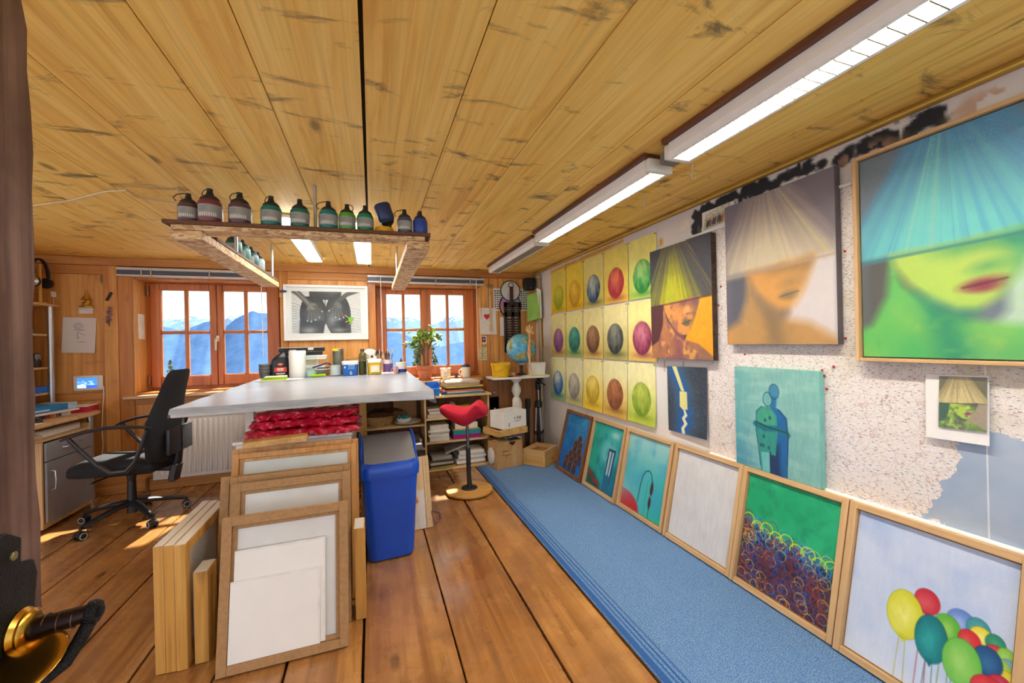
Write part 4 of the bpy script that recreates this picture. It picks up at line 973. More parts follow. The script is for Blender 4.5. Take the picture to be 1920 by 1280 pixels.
# ================================================================== WORK TABLE
TZ = 1.012
TQ = [(-.925, 2.365), (.352, 2.49), (.345, 4.36), (-.985, 4.375)]
t = thing('work_table', 'tall work table covered with pale grey oilcloth', 'table', (-.3, 3.3, 0), 0)
bm = B(); ins = .012
prism(bm, [(x, y, TZ - .045) for x, y in TQ], (0, 0, .040), .004); obj('table_top', bm, M((214, 208, 200), .5), t)
def cloth():
    nx, ny = 60, 90; V = []; F = []
    for j in range(ny + 1):
        for i in range(nx + 1):
            s, q = i / nx, j / ny
            s2, q2 = (s - .5) * 1.0 + .5, q
            a = Vector(TQ[0]).lerp(Vector(TQ[1]), s); b = Vector(TQ[3]).lerp(Vector(TQ[2]), s); p = a.lerp(b, q)
            z = TZ + .0007 * math.sin(q * 40 + s * 3) + .0008 * math.sin(s * 23 + q * 7) + .0012 * max(0, math.sin((s + q * .35) * 26)) ** 6
            V.append((p.x, p.y, z))
    for j in range(ny):
        for i in range(nx):
            a = j * (nx + 1) + i; F.append((a, a + 1, a + nx + 2, a + nx + 1))
    # hanging hem along the front and right edges
    def hem(edge, drops, outs):
        k = len(edge); prev = edge
        for lvl in range(1, 5):
            row = []
            for i, e in enumerate(edge):
                x, y, z = V[e]; d = drops(i / (k - 1)) * lvl / 4; o = outs(i / (k - 1)) * math.sin(lvl / 4 * 1.57)
                V.append((x + o[0] if False else x + outs(i / (k - 1))[0] * math.sin(lvl / 4 * 1.57), y + outs(i / (k - 1))[1] * math.sin(lvl / 4 * 1.57), z - d)); row.append(len(V) - 1)
            for i in range(k - 1): F.append((prev[i], prev[i + 1], row[i + 1], row[i]))
            prev = row
    return V, F, hem, nx, ny
V, F, _, nx, ny = cloth()
def add_hem(edge, drop, out):
    prev = edge; k = len(edge)
    for lvl in range(1, 6):
        row = []; f = lvl / 5
        for i, e in enumerate(edge):
            x, y, z = V[e]; s = i / (k - 1); ox, oy = out(s)
            V.append((x + ox * math.sin(f * 1.57), y + oy * math.sin(f * 1.57), z - drop(s) * f)); row.append(len(V) - 1)
        for i in range(k - 1): F.append((prev[i], prev[i + 1], row[i + 1], row[i]))
        prev = row
add_hem([i for i in range(nx + 1)], lambda s: .026 + .020 * s ** 1.5 + .008 * math.sin(s * 9) * s, lambda s: (0, -.014 - .012 * s * (1 + math.sin(s * 21))))
add_hem([nx + j * (nx + 1) for j in range(ny + 1)], lambda s: .085 + .06 * math.exp(-(s - .42) ** 2 * 60) + .015 * math.sin(s * 14), lambda s: (.016 + .010 * math.sin(s * 33), 0))
add_hem([j * (nx + 1) for j in range(ny + 1)], lambda s: .045, lambda s: (-.010, 0))
me = bpy.data.meshes.new('oilcloth'); inv = WM[t.name].inverted()
me.from_pydata([tuple(inv @ Vector(v)) for v in V], [], F)
oc = NT('oilcloth'); vv = oc.coord((1, 1, 1)); n1 = oc.noise(vv, 3.2, 3, .6); n2 = oc.noise(oc.coord((5, 45, 1)), 1.0, 3, .6)
oc.col(oc.ramp(oc.math('ADD', oc.math('MULTIPLY', n1, .5), oc.math('MULTIPLY', n2, .5)), [(.3, lin((150, 157, 168))), (.5, lin((170, 176, 187))), (.7, lin((184, 189, 198)))])); oc.set(Roughness=.28); oc.bump(n2, .12, .01)
_finish(me, oc.m, True); o = bpy.data.objects.new('oilcloth', me); COL.objects.link(o); o.parent = t; o['label'] = 'pale grey oilcloth with soft creases'
for x, y in ((-.748, 3.00), (-.070, 3.05), (-.29, 4.28), (-.92, 4.28)):
    bm = B(); bx(bm, x - .024, x + .024, y - .024, y + .024, 0, TZ - .046, .003); obj('leg', bm, MAT_PINE if x > -.5 else M((222, 212, 204), .5), t)
# white cabinet under the table and red wrap on it
t = thing('under_table_cabinet', 'white cabinet standing under the work table', 'cabinet', (-.38, 2.9, 0), 0)
bm = B(); bx(bm, -.70, -.125, 2.52, 3.30, .02, .775, .004); obj('body', bm, M((226, 220, 214), .5, 0, .03), t)
bm = B(); bx(bm, -.715, -.118, 2.512, 3.31, .776, .794, .003); obj('top_panel', bm, M((232, 228, 222), .5, 0, .03), t)
for s in (-.40,):
    bm = B(); bx(bm, s - .292, s + .27, 2.50, 2.519, .04, .76, .003); d = obj('door', bm, M((230, 226, 222), .45, 0, .03), t)
    bm = B(); cyl(bm, (s + .24, 2.50, .60), (s + .24, 2.478, .60), .010, n=12); obj('knob', bm, MAT_STEEL, d)
def wrinkled(lb, cx, cy, z0, L, D, Hh, seed, rz=0):
    rg = np.random.RandomState(seed); n, m = 70, 16; bm = B(); rings = []
    ph = rg.rand(9) * 6.28
    for i in range(n):
        s = i / (n - 1); x = (s - .5) * L; e = 1 - .25 * abs(2 * s - 1) ** 6; row = []
        for j in range(m):
            a = 2 * math.pi * j / m; ca, sa = math.cos(a), math.sin(a)
            w = 1 + .10 * math.sin(s * 37 + 3 * a + ph[0]) + .08 * math.sin(s * 71 + ph[1] + 2 * a) + .05 * math.sin(a * 5 + s * 9)
            sq = (abs(ca) ** 4 + abs(sa) ** 4) ** -.25
            row.append(bm.verts.new((x + .008 * math.sin(3 * a + ph[2]) + (.012 * math.sin(a * 4 + ph[3]) if i in (0, n - 1) else 0), ca * sq * D / 2 * w * e, max(0, Hh / 2 + sa * sq * Hh / 2 * w * e))))
        rings.append(row)
    ring_faces(bm, rings); bm.transform(_xf((cx, cy, z0), (1, 1, 1), (0, 0, rz))); return bm
rw = NT('red_bubble_wrap'); vo = rw.node('ShaderNodeTexVoronoi'); vo.inputs['Scale'].default_value = 90; rw.l.new(rw.coord((1, 1, 1)), vo.inputs['Vector'])
rw.col(rw.ramp(rw.noise(rw.coord((1, 1, 1)), 12, 2), [(.3, lin((176, 14, 44))), (.7, lin((214, 34, 66)))])); rw.set(Roughness=.25); rw.b.inputs['Coat Weight'].default_value = .4; rw.bump(vo.outputs['Distance'], .5, .004)
t = thing('red_wrap_bundle', 'folded bundle of shiny red bubble wrap under the table edge', 'bubble wrap', (-.36, 2.52, .796), 0)
for i, (z, d, L) in enumerate(((.797, .13, .57), (.845, .12, .55), (.890, .11, .52))):
    obj('folded_layer', wrinkled('', -.365 + .008 * i, 2.565 + .008 * i, z, L, d + .05, .048, i + 2, -.06), rw.m, t)
# ================================================================== HANGING RACK WITH PAINT BOTTLES
RZ = 1.900
t = thing('hanging_rack', 'hanging chipboard rack above the work table', 'rack', (-.3, 2.3, RZ), 0)
fl_, fr_ = Vector((-.897, 2.255)), Vector((.315, 2.195)); dv = (fr_ - fl_).normalized(); nv = Vector((-dv.y, dv.x))
def rq(a, b, c, d): return [(*(fl_ + dv * a + nv * c), 0), (*(fl_ + dv * b + nv * c), 0), (*(fl_ + dv * b + nv * d), 0), (*(fl_ + dv * a + nv * d), 0)]
Lr = (fr_ - fl_).length
bm = B(); prism(bm, [(x, y, RZ - .018) for x, y, _ in rq(0, Lr, 0, .125)], (0, 0, .018), .0015); obj('front_shelf', bm, MAT_CHIP, t)
bm = B(); prism(bm, [(x, y, RZ - .042) for x, y, _ in rq(.03, Lr - .03, .012, .112)], (0, 0, .0235), .0015); obj('front_beam', bm, MAT_OSB, t)
def arm(a, b, y1, mat=MAT_OSB):
    p0 = fl_ + dv * a + nv * .02; p1 = fl_ + dv * b + nv * .02
    bm = B(); prism(bm, [(p0.x, p0.y, RZ - .085), (p1.x, p1.y, RZ - .085), (p1.x, y1, RZ - .085), (p0.x, y1, RZ - .085)], (0, 0, .042), .002); return obj('side_arm', bm, mat, t)
arm(.025, .150, 3.93); arm(Lr - .125, Lr - .005, 3.97)
bm = B(); bx(bm, -.873, -.742, 2.45, 3.90, RZ - .0425, RZ - .026, .001); obj('side_shelf', bm, MAT_CHIP, t)
for x, y in ((-.265, 2.325), (-.752, 2.8), (-.752, 3.72), (.22, 3.6)):
    bm = B(); cyl(bm, (x, y, RZ - .05), (x, y, H - .001), .009, n=10); obj('hanger_rod', bm, MAT_ALU, t)
def bottle(lb, pos, col, sc=1.0, rz=0.0, label=True, strap=0, lie=None):
    t = thing('paint_bottle', lb, 'paint bottle', pos, rz, 'squeeze paint bottles on the hanging rack', rot=lie)
    r, h = .046 * sc, .105 * sc
    bm = B(); lathe(bm, [(r * .9, .001), (r, .008), (r, h * .78), (r * .93, h * .90), (r * .70, h)], n=24); obj('body', bm, M(col, .4, 0, .06), t, True, False)
    if label:
        bm = B(); n = 14; a0, a1 = -2.3, -.55 + .5
        rows = [[bm.verts.new(((r + .0008) * math.cos(a0 + (a1 - a0) * i / n), (r + .0008) * math.sin(a0 + (a1 - a0) * i / n), z)) for i in range(n + 1)] for z in (h * .20, h * .72)]
        ring_faces(bm, rows, False, False, False); lab = obj('label', bm, M((150, 152, 146), .5, 0, .08), t, True, False)
        bm = B()
        for k, (z, w) in enumerate(((.62, .7), (.56, .6), (.50, .75), (.44, .5))):
            rows = [[bm.verts.new(((r + .0013) * math.cos(-2.1 + w * i / 6), (r + .0013) * math.sin(-2.1 + w * i / 6), h * zz)) for i in range(7)] for zz in (z, z + .018)]
            ring_faces(bm, rows, False, False, False)
        obj('small_print', bm, M((96, 98, 96), .5), lab, True, False)
        bm = B()
        for i in range(9):
            a = -2.15 + i * .17; w = .10
            rows = [[bm.verts.new(((r + .0014) * math.cos(a + w * q), (r + .0014) * math.sin(a + w * q), h * zz)) for q in (0, 1)] for zz in (.24, .38)]
            ring_faces(bm, rows, False, False, False)
        obj('lettering', bm, M((214, 214, 206), .5), lab, True, False)
    bm = B(); lathe(bm, [(r * .80, h * .97), (r * .80, h * 1.03), (r * .62, h * 1.12), (r * .34, h * 1.20), (r * .24, h * 1.36), (r * .26, h * 1.37), (r * .26, h * 1.46), (r * .1, h * 1.47)], n=20); cp = obj('cap', bm, MAT_BLACK, t, True, False)
    if strap:
        bm = B(); tube(bm, [(0, 0, h * 1.42), (-.012 * strap, 0, h * 1.46), (-.032 * strap, 0, h * 1.40), (-.042 * strap, 0, h * 1.25), (-.034 * strap, 0, h * 1.08)], .0022, 6); obj('strap', bm, MAT_BLACK, cp, True, False)
    return t
BT = [(-.815, (88, 60, 62), .94, 1.5, 'dark maroon paint bottle with open strap, leftmost on the front shelf', .07), (-.722, (120, 54, 62), 1.10, .8, 'tall wine-red paint bottle, second on the front shelf', .055), (-.598, (92, 58, 72), 1.06, 1.1, 'plum paint bottle standing alone, third on the front shelf', .06), (-.462, (20, 112, 96), 1.02, .7, 'dark teal-green paint bottle, fourth on the front shelf', .06), (-.332, (20, 104, 84), .98, 0, 'green paint bottle with smeared grey label beside the metal rod', .06), (-.198, (16, 116, 116), .98, 1.5, 'teal paint bottle with strap, just right of the metal rod', .06), (-.108, (84, 164, 52), .92, -.8, 'bright grass-green paint bottle on the front shelf', .06), (-.018, (14, 128, 80), .92, 0, 'emerald paint bottle left of the toppled blue bottle', .06), (.185, (74, 82, 100), .88, 1.4, 'slate grey-blue paint bottle right of the yellow ring', .06), (.268, (36, 66, 150), .86, .4, 'plain royal blue paint bottle, rightmost on the front shelf', .06)]
for x, c, s, st, lb, dy in BT:
    p = fl_ + dv * ((x - fl_.x) / dv.x) + nv * dy
    bottle(lb, (x, p.y, RZ + .0005), c, s, -.25 + (x + .3) * -.3, 'plain' not in lb, st)
p = fl_ + dv * ((.070 - fl_.x) / dv.x) + nv * .062
bm = B(); lathe(bm, [(.042, 0), (.047, 0), (.049, .004), (.049, .024), (.046, .028), (.042, .028), (.042, 0)], (.078, p.y, RZ + .0006), 28, cap=False)
bm.verts.ensure_lookup_table(); tag(obj('tape_ring', bm, M((214, 160, 20), .45)), 'yellow ring lying under the toppled blue bottle', 'tape roll')
t = bottle('dark blue paint bottle toppled over onto a yellow ring', (.066, p.y, RZ + .157), (34, 50, 92), .95, 0, False, 0, (math.pi, -.30, 0))
for i, (y, c, lb) in enumerate(((2.93, (20, 80, 74), 'dark green bottle, nearest on the rack side arm'), (3.12, (30, 110, 104), 'teal bottle, second on the rack side arm'), (3.32, (40, 84, 90), 'blue-green bottle, third on the rack side arm'), (3.50, (120, 150, 150), 'pale grey bottle, farthest on the rack side arm'))):
    bottle(lb, (-.80, y, RZ - .0255), c, .95, -.9, True, .8)

# ================================================================== OFFICE CHAIR
t = thing('office_chair', 'black swivel office chair with looped armrests in front of the desk', 'chair', (-1.765, 3.88, 0), math.radians(176))
MATP = M((34, 35, 40), .35, 0, .1, name='chair_plastic')
def oc_(name, bm, mat, par=None): return obj(name, bm, mat, par or t, True, False)
for k in range(5):
    a = math.radians(72 * k + 97 - 176); d = Vector((math.cos(a), math.sin(a), 0)); s = Vector((-d.y, d.x, 0))
    bm = B(); pts = [d * .03 + Vector((0, 0, .135)), d * .12 + Vector((0, 0, .125)), d * .22 + Vector((0, 0, .105)), d * .315 + Vector((0, 0, .080))]
    tube(bm, pts, [.034, .030, .026, .022], 10, flat=.65); leg = oc_('base_arm', bm, MATP)
    c = d * .325
    bm = B(); cyl(bm, c + Vector((0, 0, .05)), c + Vector((0, 0, .085)), .008, n=8)
    for q in (-1, 1): cyl(bm, c + s * (q * .008) + Vector((0, 0, .028)), c + s * (q * .026) + Vector((0, 0, .028)), .028, n=18)
    cyl(bm, c - s * .014 + Vector((0, 0, .034)), c + s * .014 + Vector((0, 0, .034)), .026, n=12)
    oc_('castor', bm, MAT_BLACK, leg)
    for q in (-1, 1): bm = B(); torus(bm, c + s * (q * .0265) + Vector((0, 0, .028)), .021, .0025, (math.pi / 2, 0, math.atan2(d.y, d.x)), 18, 6); oc_('wheel_rim', bm, M((190, 190, 188), .4), leg)
bm = B(); cyl(bm, (0, 0, .06), (0, 0, .16), .032, .030); cyl(bm, (0, 0, .16), (0, 0, .30), .029, .026); cyl(bm, (0, 0, .30), (0, 0, .372), .024, .036); oc_('gas_column', bm, MATP)
bm = B(); box(bm, (-.02, 0, .372), (.30, .16, .030), bev=.012); tube(bm, [(.08, .07, .372), (.10, .25, .370)], .006, 6); tube(bm, [(-.05, -.07, .372), (-.06, -.22, .372)], .007, 6); sph(bm, (-.06, -.235, .372), .018, u=10, v=8); oc_('tilt_mechanism', bm, MAT_BLACK)
# seat: waterfall front, rounded
bm = B(); rings = []
prof = [(-.235, .40, .02), (-.22, .455, .19), (-.12, .478, .235), (0, .472, .245), (.12, .478, .245), (.21, .482, .235), (.265, .465, .21), (.285, .435, .17), (.287, .42, .02)]
for x, zt, w in prof:
    n = 22; row = []
    for j in range(n):
        a = 2 * math.pi * j / n; ca, sa = math.cos(a), math.sin(a); sq = (abs(ca) ** 3.2 + abs(sa) ** 3.2) ** (-1 / 3.2); zc = .435
        row.append(bm.verts.new((x, ca * sq * w, zc + (sa * sq) * ((zt - zc + .025) if sa > 0 else .052))))
    rings.append(row)
ring_faces(bm, rings); oc_('seat', bm, MAT_BLKFAB)
bm = B(); rings = []      # backrest
for z, hw, xo, th in ((.44, .13, -.235, .02), (.47, .20, -.245, .035), (.56, .225, -.262, .042), (.66, .235, -.268, .045), (.76, .225, -.268, .042), (.86, .19, -.282, .036), (.96, .165, -.305, .032), (1.06, .150, -.332, .028), (1.12, .138, -.350, .024), (1.142, .11, -.357, .014)):
    n = 22; row = []
    for j in range(n):
        a = 2 * math.pi * j / n; ca, sa = math.cos(a), math.sin(a); sq = (abs(ca) ** 3 + abs(sa) ** 3) ** (-1 / 3)
        row.append(bm.verts.new((xo + sa * sq * th + .05 * (ca * sq) ** 2 * (hw / .23), ca * sq * hw, z)))
    rings.append(row)
ring_faces(bm, rings); oc_('backrest', bm, MAT_BLKFAB)
bm = B(); tube(bm, [(-.10, 0, .39), (-.25, 0, .375), (-.30, 0, .42), (-.315, 0, .55), (-.318, 0, .70)], [.025, .028, .030, .028, .02], 10); box(bm, (-.318, 0, .60), (.03, .34, .20), bev=.012, seg=2); box(bm, (-.285, 0, .34), (.05, .09, .14), (0, -.2, 0), .01); oc_('back_shell', bm, MATP)
for s in (-1, 1):
    y = s * .275
    bm = B(); tube(bm, [(-.10, y * .55, .412), (-.10, y * .85, .42), (-.10, y, .44)], [.014, .014, .016], 8)
    tube(bm, [(.21, y, .705), (.13, y, .60), (.05, y, .50), (-.03, y, .44), (-.12, y, .44), (-.17, y, .50), (-.215, y, .62), (-.245, y, .725)], [.013, .014, .015, .017, .017, .015, .014, .013], 8); ar = oc_('armrest_loop', bm, MATP)
    bm = B(); tube(bm, [(.245, y, .690), (.20, y, .712), (.10, y, .742), (-.02, y, .757), (-.14, y, .757), (-.22, y, .748), (-.27, y, .740)], [.016, .025, .028, .028, .027, .024, .012], 10, flat=.45); oc_('armrest_pad', bm, M((40, 42, 48), .3, 0, .08), ar)
# ================================================================== RADIATOR
t = thing('radiator', 'white ribbed panel radiator below the left window', 'radiator', (-1.55, 4.55, .1), 0)
rx0, rx1, rz0, rz1 = -1.915, -.72, .105, .675
bm = B(); bx(bm, rx0, rx1, 4.545, 4.58, rz0, rz1, .004); obj('panel', bm, M((232, 230, 226), .4, 0, .02), t)
s0 = None; nr = 28
for i in range(nr):
    x = rx0 + .03 + (rx1 - rx0 - .06) * i / (nr - 1)
    if not s0: bm = B(); box(bm, (0, 0, 0), (.024, .018, rz1 - rz0 - .07), bev=.006); s0 = obj('rib', bm, M((236, 234, 230), .35, 0, .02), t, True, False); s0.location = (x + 1.55, 4.54 - 4.55, (rz0 + rz1) / 2 - .1)
    else: piece(s0, 'rib', (x + 1.55, 4.54 - 4.55, (rz0 + rz1) / 2 - .1), t)
bm = B(); bx(bm, rx0, rx1, 4.535, 4.595, rz1 - .012, rz1 + .006, .003); obj('top_grille', bm, M((228, 226, 222), .4, 0, .02), t)
bm = B(); tube(bm, [(rx0 + .0, 4.57, .14), (rx0 - .05, 4.57, .13), (rx0 - .06, 4.58, .10), (rx0 - .06, 4.58, .0)], .009, 8); obj('pipe', bm, M((150, 100, 60), .4, .4), t)
bm = B()
for x in (rx0 + .15, rx1 - .15): bx(bm, x - .015, x + .015, 4.578, YB - .017, .2, .6)
obj('bracket', bm, MAT_WHITE, t)

# ================================================================== DESK IN THE LEFT CORNER
t = thing('corner_desk', 'birch corner desk with grey-fronted cupboard at the left', 'desk', (-2.55, 4.1, 0), 0)
bm = B(); prism(bm, [(XL + .01, 3.35, .762), (-2.225, 3.35, .762), (-2.20, 4.30, .762), (-2.235, 4.47, .762), (-2.35, 4.58, .762), (XL + .01, 4.60, .762)], (0, 0, .022), .004); obj('desk_top', bm, MAT_BIRCH, t)
bm = B(); cyl(bm, (-2.30, 4.45, 0), (-2.30, 4.45, .762), .022, n=18); obj('leg', bm, MAT_ALU, t)
bm = B(); cyl(bm, (-2.30, 3.40, 0), (-2.30, 3.40, .762), .022, n=18); obj('leg', bm, MAT_ALU, t)
t = thing('desk_cupboard', 'birch desk cupboard with pale grey drawer and door', 'cupboard', (-2.45, 4.1, 0), 0)
bm = B()
bx(bm, -2.66, -2.262, 3.845, 3.862, .02, .70, .001); bx(bm, -2.66, -2.262, 4.362, 4.379, .02, .70, .001); bx(bm, -2.66, -2.262, 3.862, 4.362, .02, .055); bx(bm, -2.66, -2.262, 3.862, 4.362, .648, .665); bx(bm, -2.675, -2.66, 3.845, 4.379, .02, .70)
obj('carcase', bm, MAT_BIRCHV, t)
GREYF = M((152, 156, 166), .35, .15, .05, name='silver_front')
bm = B(); bx(bm, -2.262, -2.246, 3.866, 4.374, .505, .638, .002); dr = obj('drawer', bm, GREYF, t)
bm = B(); tube(bm, [(-2.246, 4.03, .575), (-2.222, 4.035, .575), (-2.218, 4.12, .575), (-2.222, 4.205, .575), (-2.246, 4.21, .575)], .006, 8); obj('handle', bm, MAT_ALU, dr)
bm = B(); bx(bm, -2.262, -2.246, 3.866, 4.374, .058, .498, .002); d = obj('door', bm, GREYF, t)
bm = B(); tube(bm, [(-2.246, 3.905, .43), (-2.222, 3.905, .425), (-2.218, 3.905, .36), (-2.222, 3.905, .295), (-2.246, 3.905, .29)], .006, 8); obj('handle', bm, MAT_ALU, d)
bm = B(); bx(bm, -2.64, -2.25, 3.55, 3.845 - .003, .655, .672, .002); tag(obj('keyboard_tray', bm, MAT_BIRCH), 'birch pull-out tray under the desk top, left of the cupboard', 'tray')
bm = B(); bx(bm, -2.62, -2.30, 3.90, 4.33, .6655, .72, .006); tag(obj('paper_pile', bm, M((226, 222, 214), .8, 0, .06, 30, .2)), 'pile of papers pushed into the slot above the cupboard drawer', 'papers')
# shelf tower on the desk
t = thing('desk_shelf_tower', 'narrow birch shelf tower standing on the desk corner', 'shelf', (-2.72, 4.42, .784), 0)
ty0, ty1, tx0, tx1 = 4.325, 4.53, -2.86, -2.60
bm = B(); bx(bm, tx0, tx1, ty0 - .016, ty0, .784, 1.69, .001); obj('upright', bm, MAT_BIRCHV, t)
bm = B(); bx(bm, tx0, tx0 + .012, ty0, ty1, .784, 1.69); obj('back_panel', bm, MAT_BIRCHV, t)
bm = B(); cyl(bm, (tx1 + .012, ty1 - .002, .784), (tx1 + .012, ty1 - .002, 1.69), .020, n=18); obj('pole', bm, MAT_ALU, t)
for z in (.960, 1.175, 1.455):
    bm = B(); bx(bm, tx0 + .012, tx1, ty0, ty1, z - .016, z, .001); obj('shelf_board', bm, MAT_BIRCH, t)
bm = B(); bx(bm, XL + .008, tx1 + .04, ty0 - .05, YB - .03, 1.69, 1.708, .003); obj('top_board', bm, MAT_BIRCH, t)

# ================================================================== SADDLE STOOL
t = thing('saddle_stool', 'sit-stand stool with red saddle seat on a round wooden base', 'stool', (.775, 3.42, 0), 0)
bm = B(); lathe(bm, [(.185, .006), (.200, .012), (.203, .022), (.200, .030), (.185, .034)], (.775, 3.42, 0), 48); obj('base', bm, wood('stool_base', (214, 164, 92), (200, 148, 74), (176, 124, 56), 0, .35, .8, 0, 0, .3, .02), t)
bm = B(); lathe(bm, [(.070, .034), (.072, .038), (.066, .044), (.022, .046)], (.775, 3.42, 0), 32); obj('base_cover', bm, MAT_BLACK, t)
bm = B(); cyl(bm, (.775, 3.42, .04), (.772, 3.425, .38), .020, .020, 18); cyl(bm, (.7765, 3.42, .045), (.7765, 3.42, .10), .024, .021, 18); obj('lower_tube', bm, MAT_BLACK, t)
bm = B(); cyl(bm, (.772, 3.425, .38), (.769, 3.43, .62), .0135, n=16); obj('piston', bm, M((120, 122, 126), .25, .9), t)
bm = B(); box(bm, (.769, 3.43, .628), (.13, .07, .02), bev=.006); tube(bm, [(.81, 3.43, .625), (.88, 3.44, .615), (.905, 3.44, .60)], .008, 8); obj('seat_mount', bm, MAT_BLACK, t)
bm = B(); N_, K_ = 40, 16; top = []; bot = []
def sad(u, v):   # u along the long side, v across; both -1..1
    zt = .735 + .045 * u * abs(u) ** .6 * 0 + .052 * abs(v) ** 2.0 * (1 if u > -.2 else .6) - .02 * (1 - abs(u)) + .035 * max(0, u) ** 2 * 0 - .05 * max(0, -u) ** 2.2
    return zt
cx_, cy_ = .745, 3.43
rings = []
for i in range(N_ + 1):
    s = -1 + 2 * i / N_; row = []
    for j in range(24):
        a = 2 * math.pi * j / 24; ca, sa = math.cos(a), math.sin(a)
        hw = (1 - abs(s) ** 3.0) ** .5 * (.135 + .045 * s)
        y = ca * hw; top_ = .705 + math.exp(-((s - .55) / .32) ** 2) * (.028 + .042 * abs(ca) ** 1.6) + .028 * math.exp(-((s + .85) / .4) ** 2) - .020 * math.exp(-((s - .1) / .4) ** 2)
        th = (.038 + .014 * (1 - abs(s))) * (1 - abs(s) ** 4) ** .5
        z = top_ + (sa * th if sa > 0 else sa * th * 2.2)
        row.append(bm.verts.new((cx_ + s * .215, cy_ + y, z)))
    rings.append(row)
ring_faces(bm, rings); bm.transform(Matrix.Translation((cx_, cy_, 0)) @ Euler((0, 0, -.35)).to_matrix().to_4x4() @ Matrix.Translation((-cx_, -cy_, 0)))
obj('saddle_seat', bm, M((206, 30, 58), .85, 0, .06, 160, .25, name='red_felt'), t)
# ================================================================== BLUE SWING-LID BIN
t = thing('waste_bin', 'tall blue plastic bin with grey swing lid', 'bin', (.082, 2.66, 0), math.radians(4))
def rr(w, d, z, r=.05, n=6):
    P = []
    for cx, cy, a0 in ((w - r, d - r, 0), (-w + r, d - r, 1), (-w + r, -d + r, 2), (w - r, -d + r, 3)):
        for k in range(n + 1):
            a = (a0 + k / n) * math.pi / 2; P.append((cx + r * math.cos(a), cy + r * math.sin(a), z))
    return P
BLUE = M((18, 78, 196), .32, 0, .05, 6, name='blue_plastic')
bm = B(); rings = [[bm.verts.new(p) for p in rr(w, d, z)] for w, d, z in ((.128, .125, .005), (.135, .132, .012), (.160, .158, .50), (.161, .159, .515))]; ring_faces(bm, rings); obj('tub', bm, BLUE, t, True, False)
bm = B(); rings = [[bm.verts.new((p[0], p[1], p[2] + (p[1] + d) / (2 * d) * dz)) for p in rr(w, d, z)] for w, d, z, dz in ((.170, .168, .505, 0), (.173, .171, .545, .05), (.168, .166, .575, .09), (.155, .150, .590, .10), (.138, .128, .590, .10), (.135, .125, .570, .10))]; ring_faces(bm, rings, cap0=False); rim = obj('rim', bm, BLUE, t, True, False)
for s in (-1, 1): bm = B(); prism(bm, [(s * .152, -.10, .58), (s * .152, .12, .66), (s * .152, .11, .735), (s * .152, .04, .725), (s * .152, -.06, .66)], (s * .014, 0, 0), .004); obj('lid_bracket', bm, BLUE, t, True, False)
bm = B(); rings = []
for i in range(15):
    f = i / 14; y = -.140 + .262 * f; z = .588 + .145 * math.sin(f * 1.75) - .02 * f
    rings.append([bm.verts.new((x, y, z + .012 * (1 - (x / .15) ** 2) * math.sin(f * 3.14))) for x in [-.149 + .298 * k / 12 for k in range(13)]])
ring_faces(bm, rings, False, False, False); g = bmesh.ops.solidify(bm, geom=bm.faces[:], thickness=.004); obj('swing_lid', bm, M((176, 174, 176), .45, 0, .04), t, True, False)

# ================================================================== FRAMES STACKED AGAINST THE TABLE
def lean_frame(lb, x0, x1, yb, yt, Hh, fw, mat, fill, fd=.022, name='empty_frame', step=True, zrot=0.0, glassy_=False):
    W = x1 - x0; an = -math.asin((yt - yb) / Hh)
    t = thing(name, lb, 'frame', ((x0 + x1) / 2, yb, .006), 0, 'frames stacked against the table', rot=(an, 0, zrot))
    for s in (-1, 1):
        bm = B(); bx(bm, s * W / 2, s * (W / 2 - fw), 0, fd, 0, Hh, .0012); obj('frame_stile', bm, mat, t, True, False)
    for a, b in ((0, fw), (Hh - fw, Hh)):
        bm = B(); bx(bm, -W / 2 + fw, W / 2 - fw, 0, fd, a, b, .0012); obj('frame_rail', bm, mat, t, True, False)
    if step:
        bm = B(); q = .016
        for s in (-1, 1): bx(bm, s * (W / 2 - fw), s * (W / 2 - fw - q), fd * .45, fd, fw, Hh - fw, .001)
        for a, b in ((fw, fw + q), (Hh - fw - q, Hh - fw)): bx(bm, -W / 2 + fw + q, W / 2 - fw - q, fd * .45, fd, a, b, .001)
        obj('inner_lip', bm, mat, t, True, False)
    bm = B(); bx(bm, -W / 2 + fw - .002, W / 2 - fw + .002, fd * .75, fd - .002, fw - .002, Hh - fw + .002); obj('backing', bm, fill, t, False, False)
    if glassy_:
        bm = B(); bx(bm, -W / 2 + fw + .001, W / 2 - fw - .001, .0095, .0115, fw + .001, Hh - fw - .001); obj('glazing', bm, MAT_GLASS, t, False, False)
    return t
WHB = M((226, 224, 220), .5, 0, .03, name='white_backing')
SHR = M((216, 214, 210), .22, 0, .04, 10, .1, .3, name='shrink_wrapped')
lean_frame('honey wooden frame at the back of the stacked frames', -.690, -.085, 2.245, 2.425, .79, .030, MAT_GOLDF, WHB, .022, glassy_=True)
lean_frame('second honey wooden frame just in front of the rearmost one', -.672, -.095, 2.205, 2.375, .775, .026, MAT_GOLDF, WHB, .022, glassy_=True)
lean_frame('widest brown kraft frame in the middle of the stack', -.690, -.128, 2.115, 2.255, .695, .036, MAT_KRAFT, WHB, .020)
lean_frame('thin kraft frame wedged behind the shrink-wrapped one', -.640, -.118, 2.075, 2.215, .700, .030, MAT_KRAFT, WHB, .018, step=False)
lean_frame('kraft frame with shrink-wrapped white panel in the stack', -.622, -.118, 2.030, 2.165, .680, .036, MAT_KRAFT, SHR, .020)
ff = lean_frame('foremost kraft frame with white sheets resting in it', -.607, -.121, 1.868, 1.985, .592, .036, MAT_KRAFT, SHR, .032)
Rf = WM[ff.name]
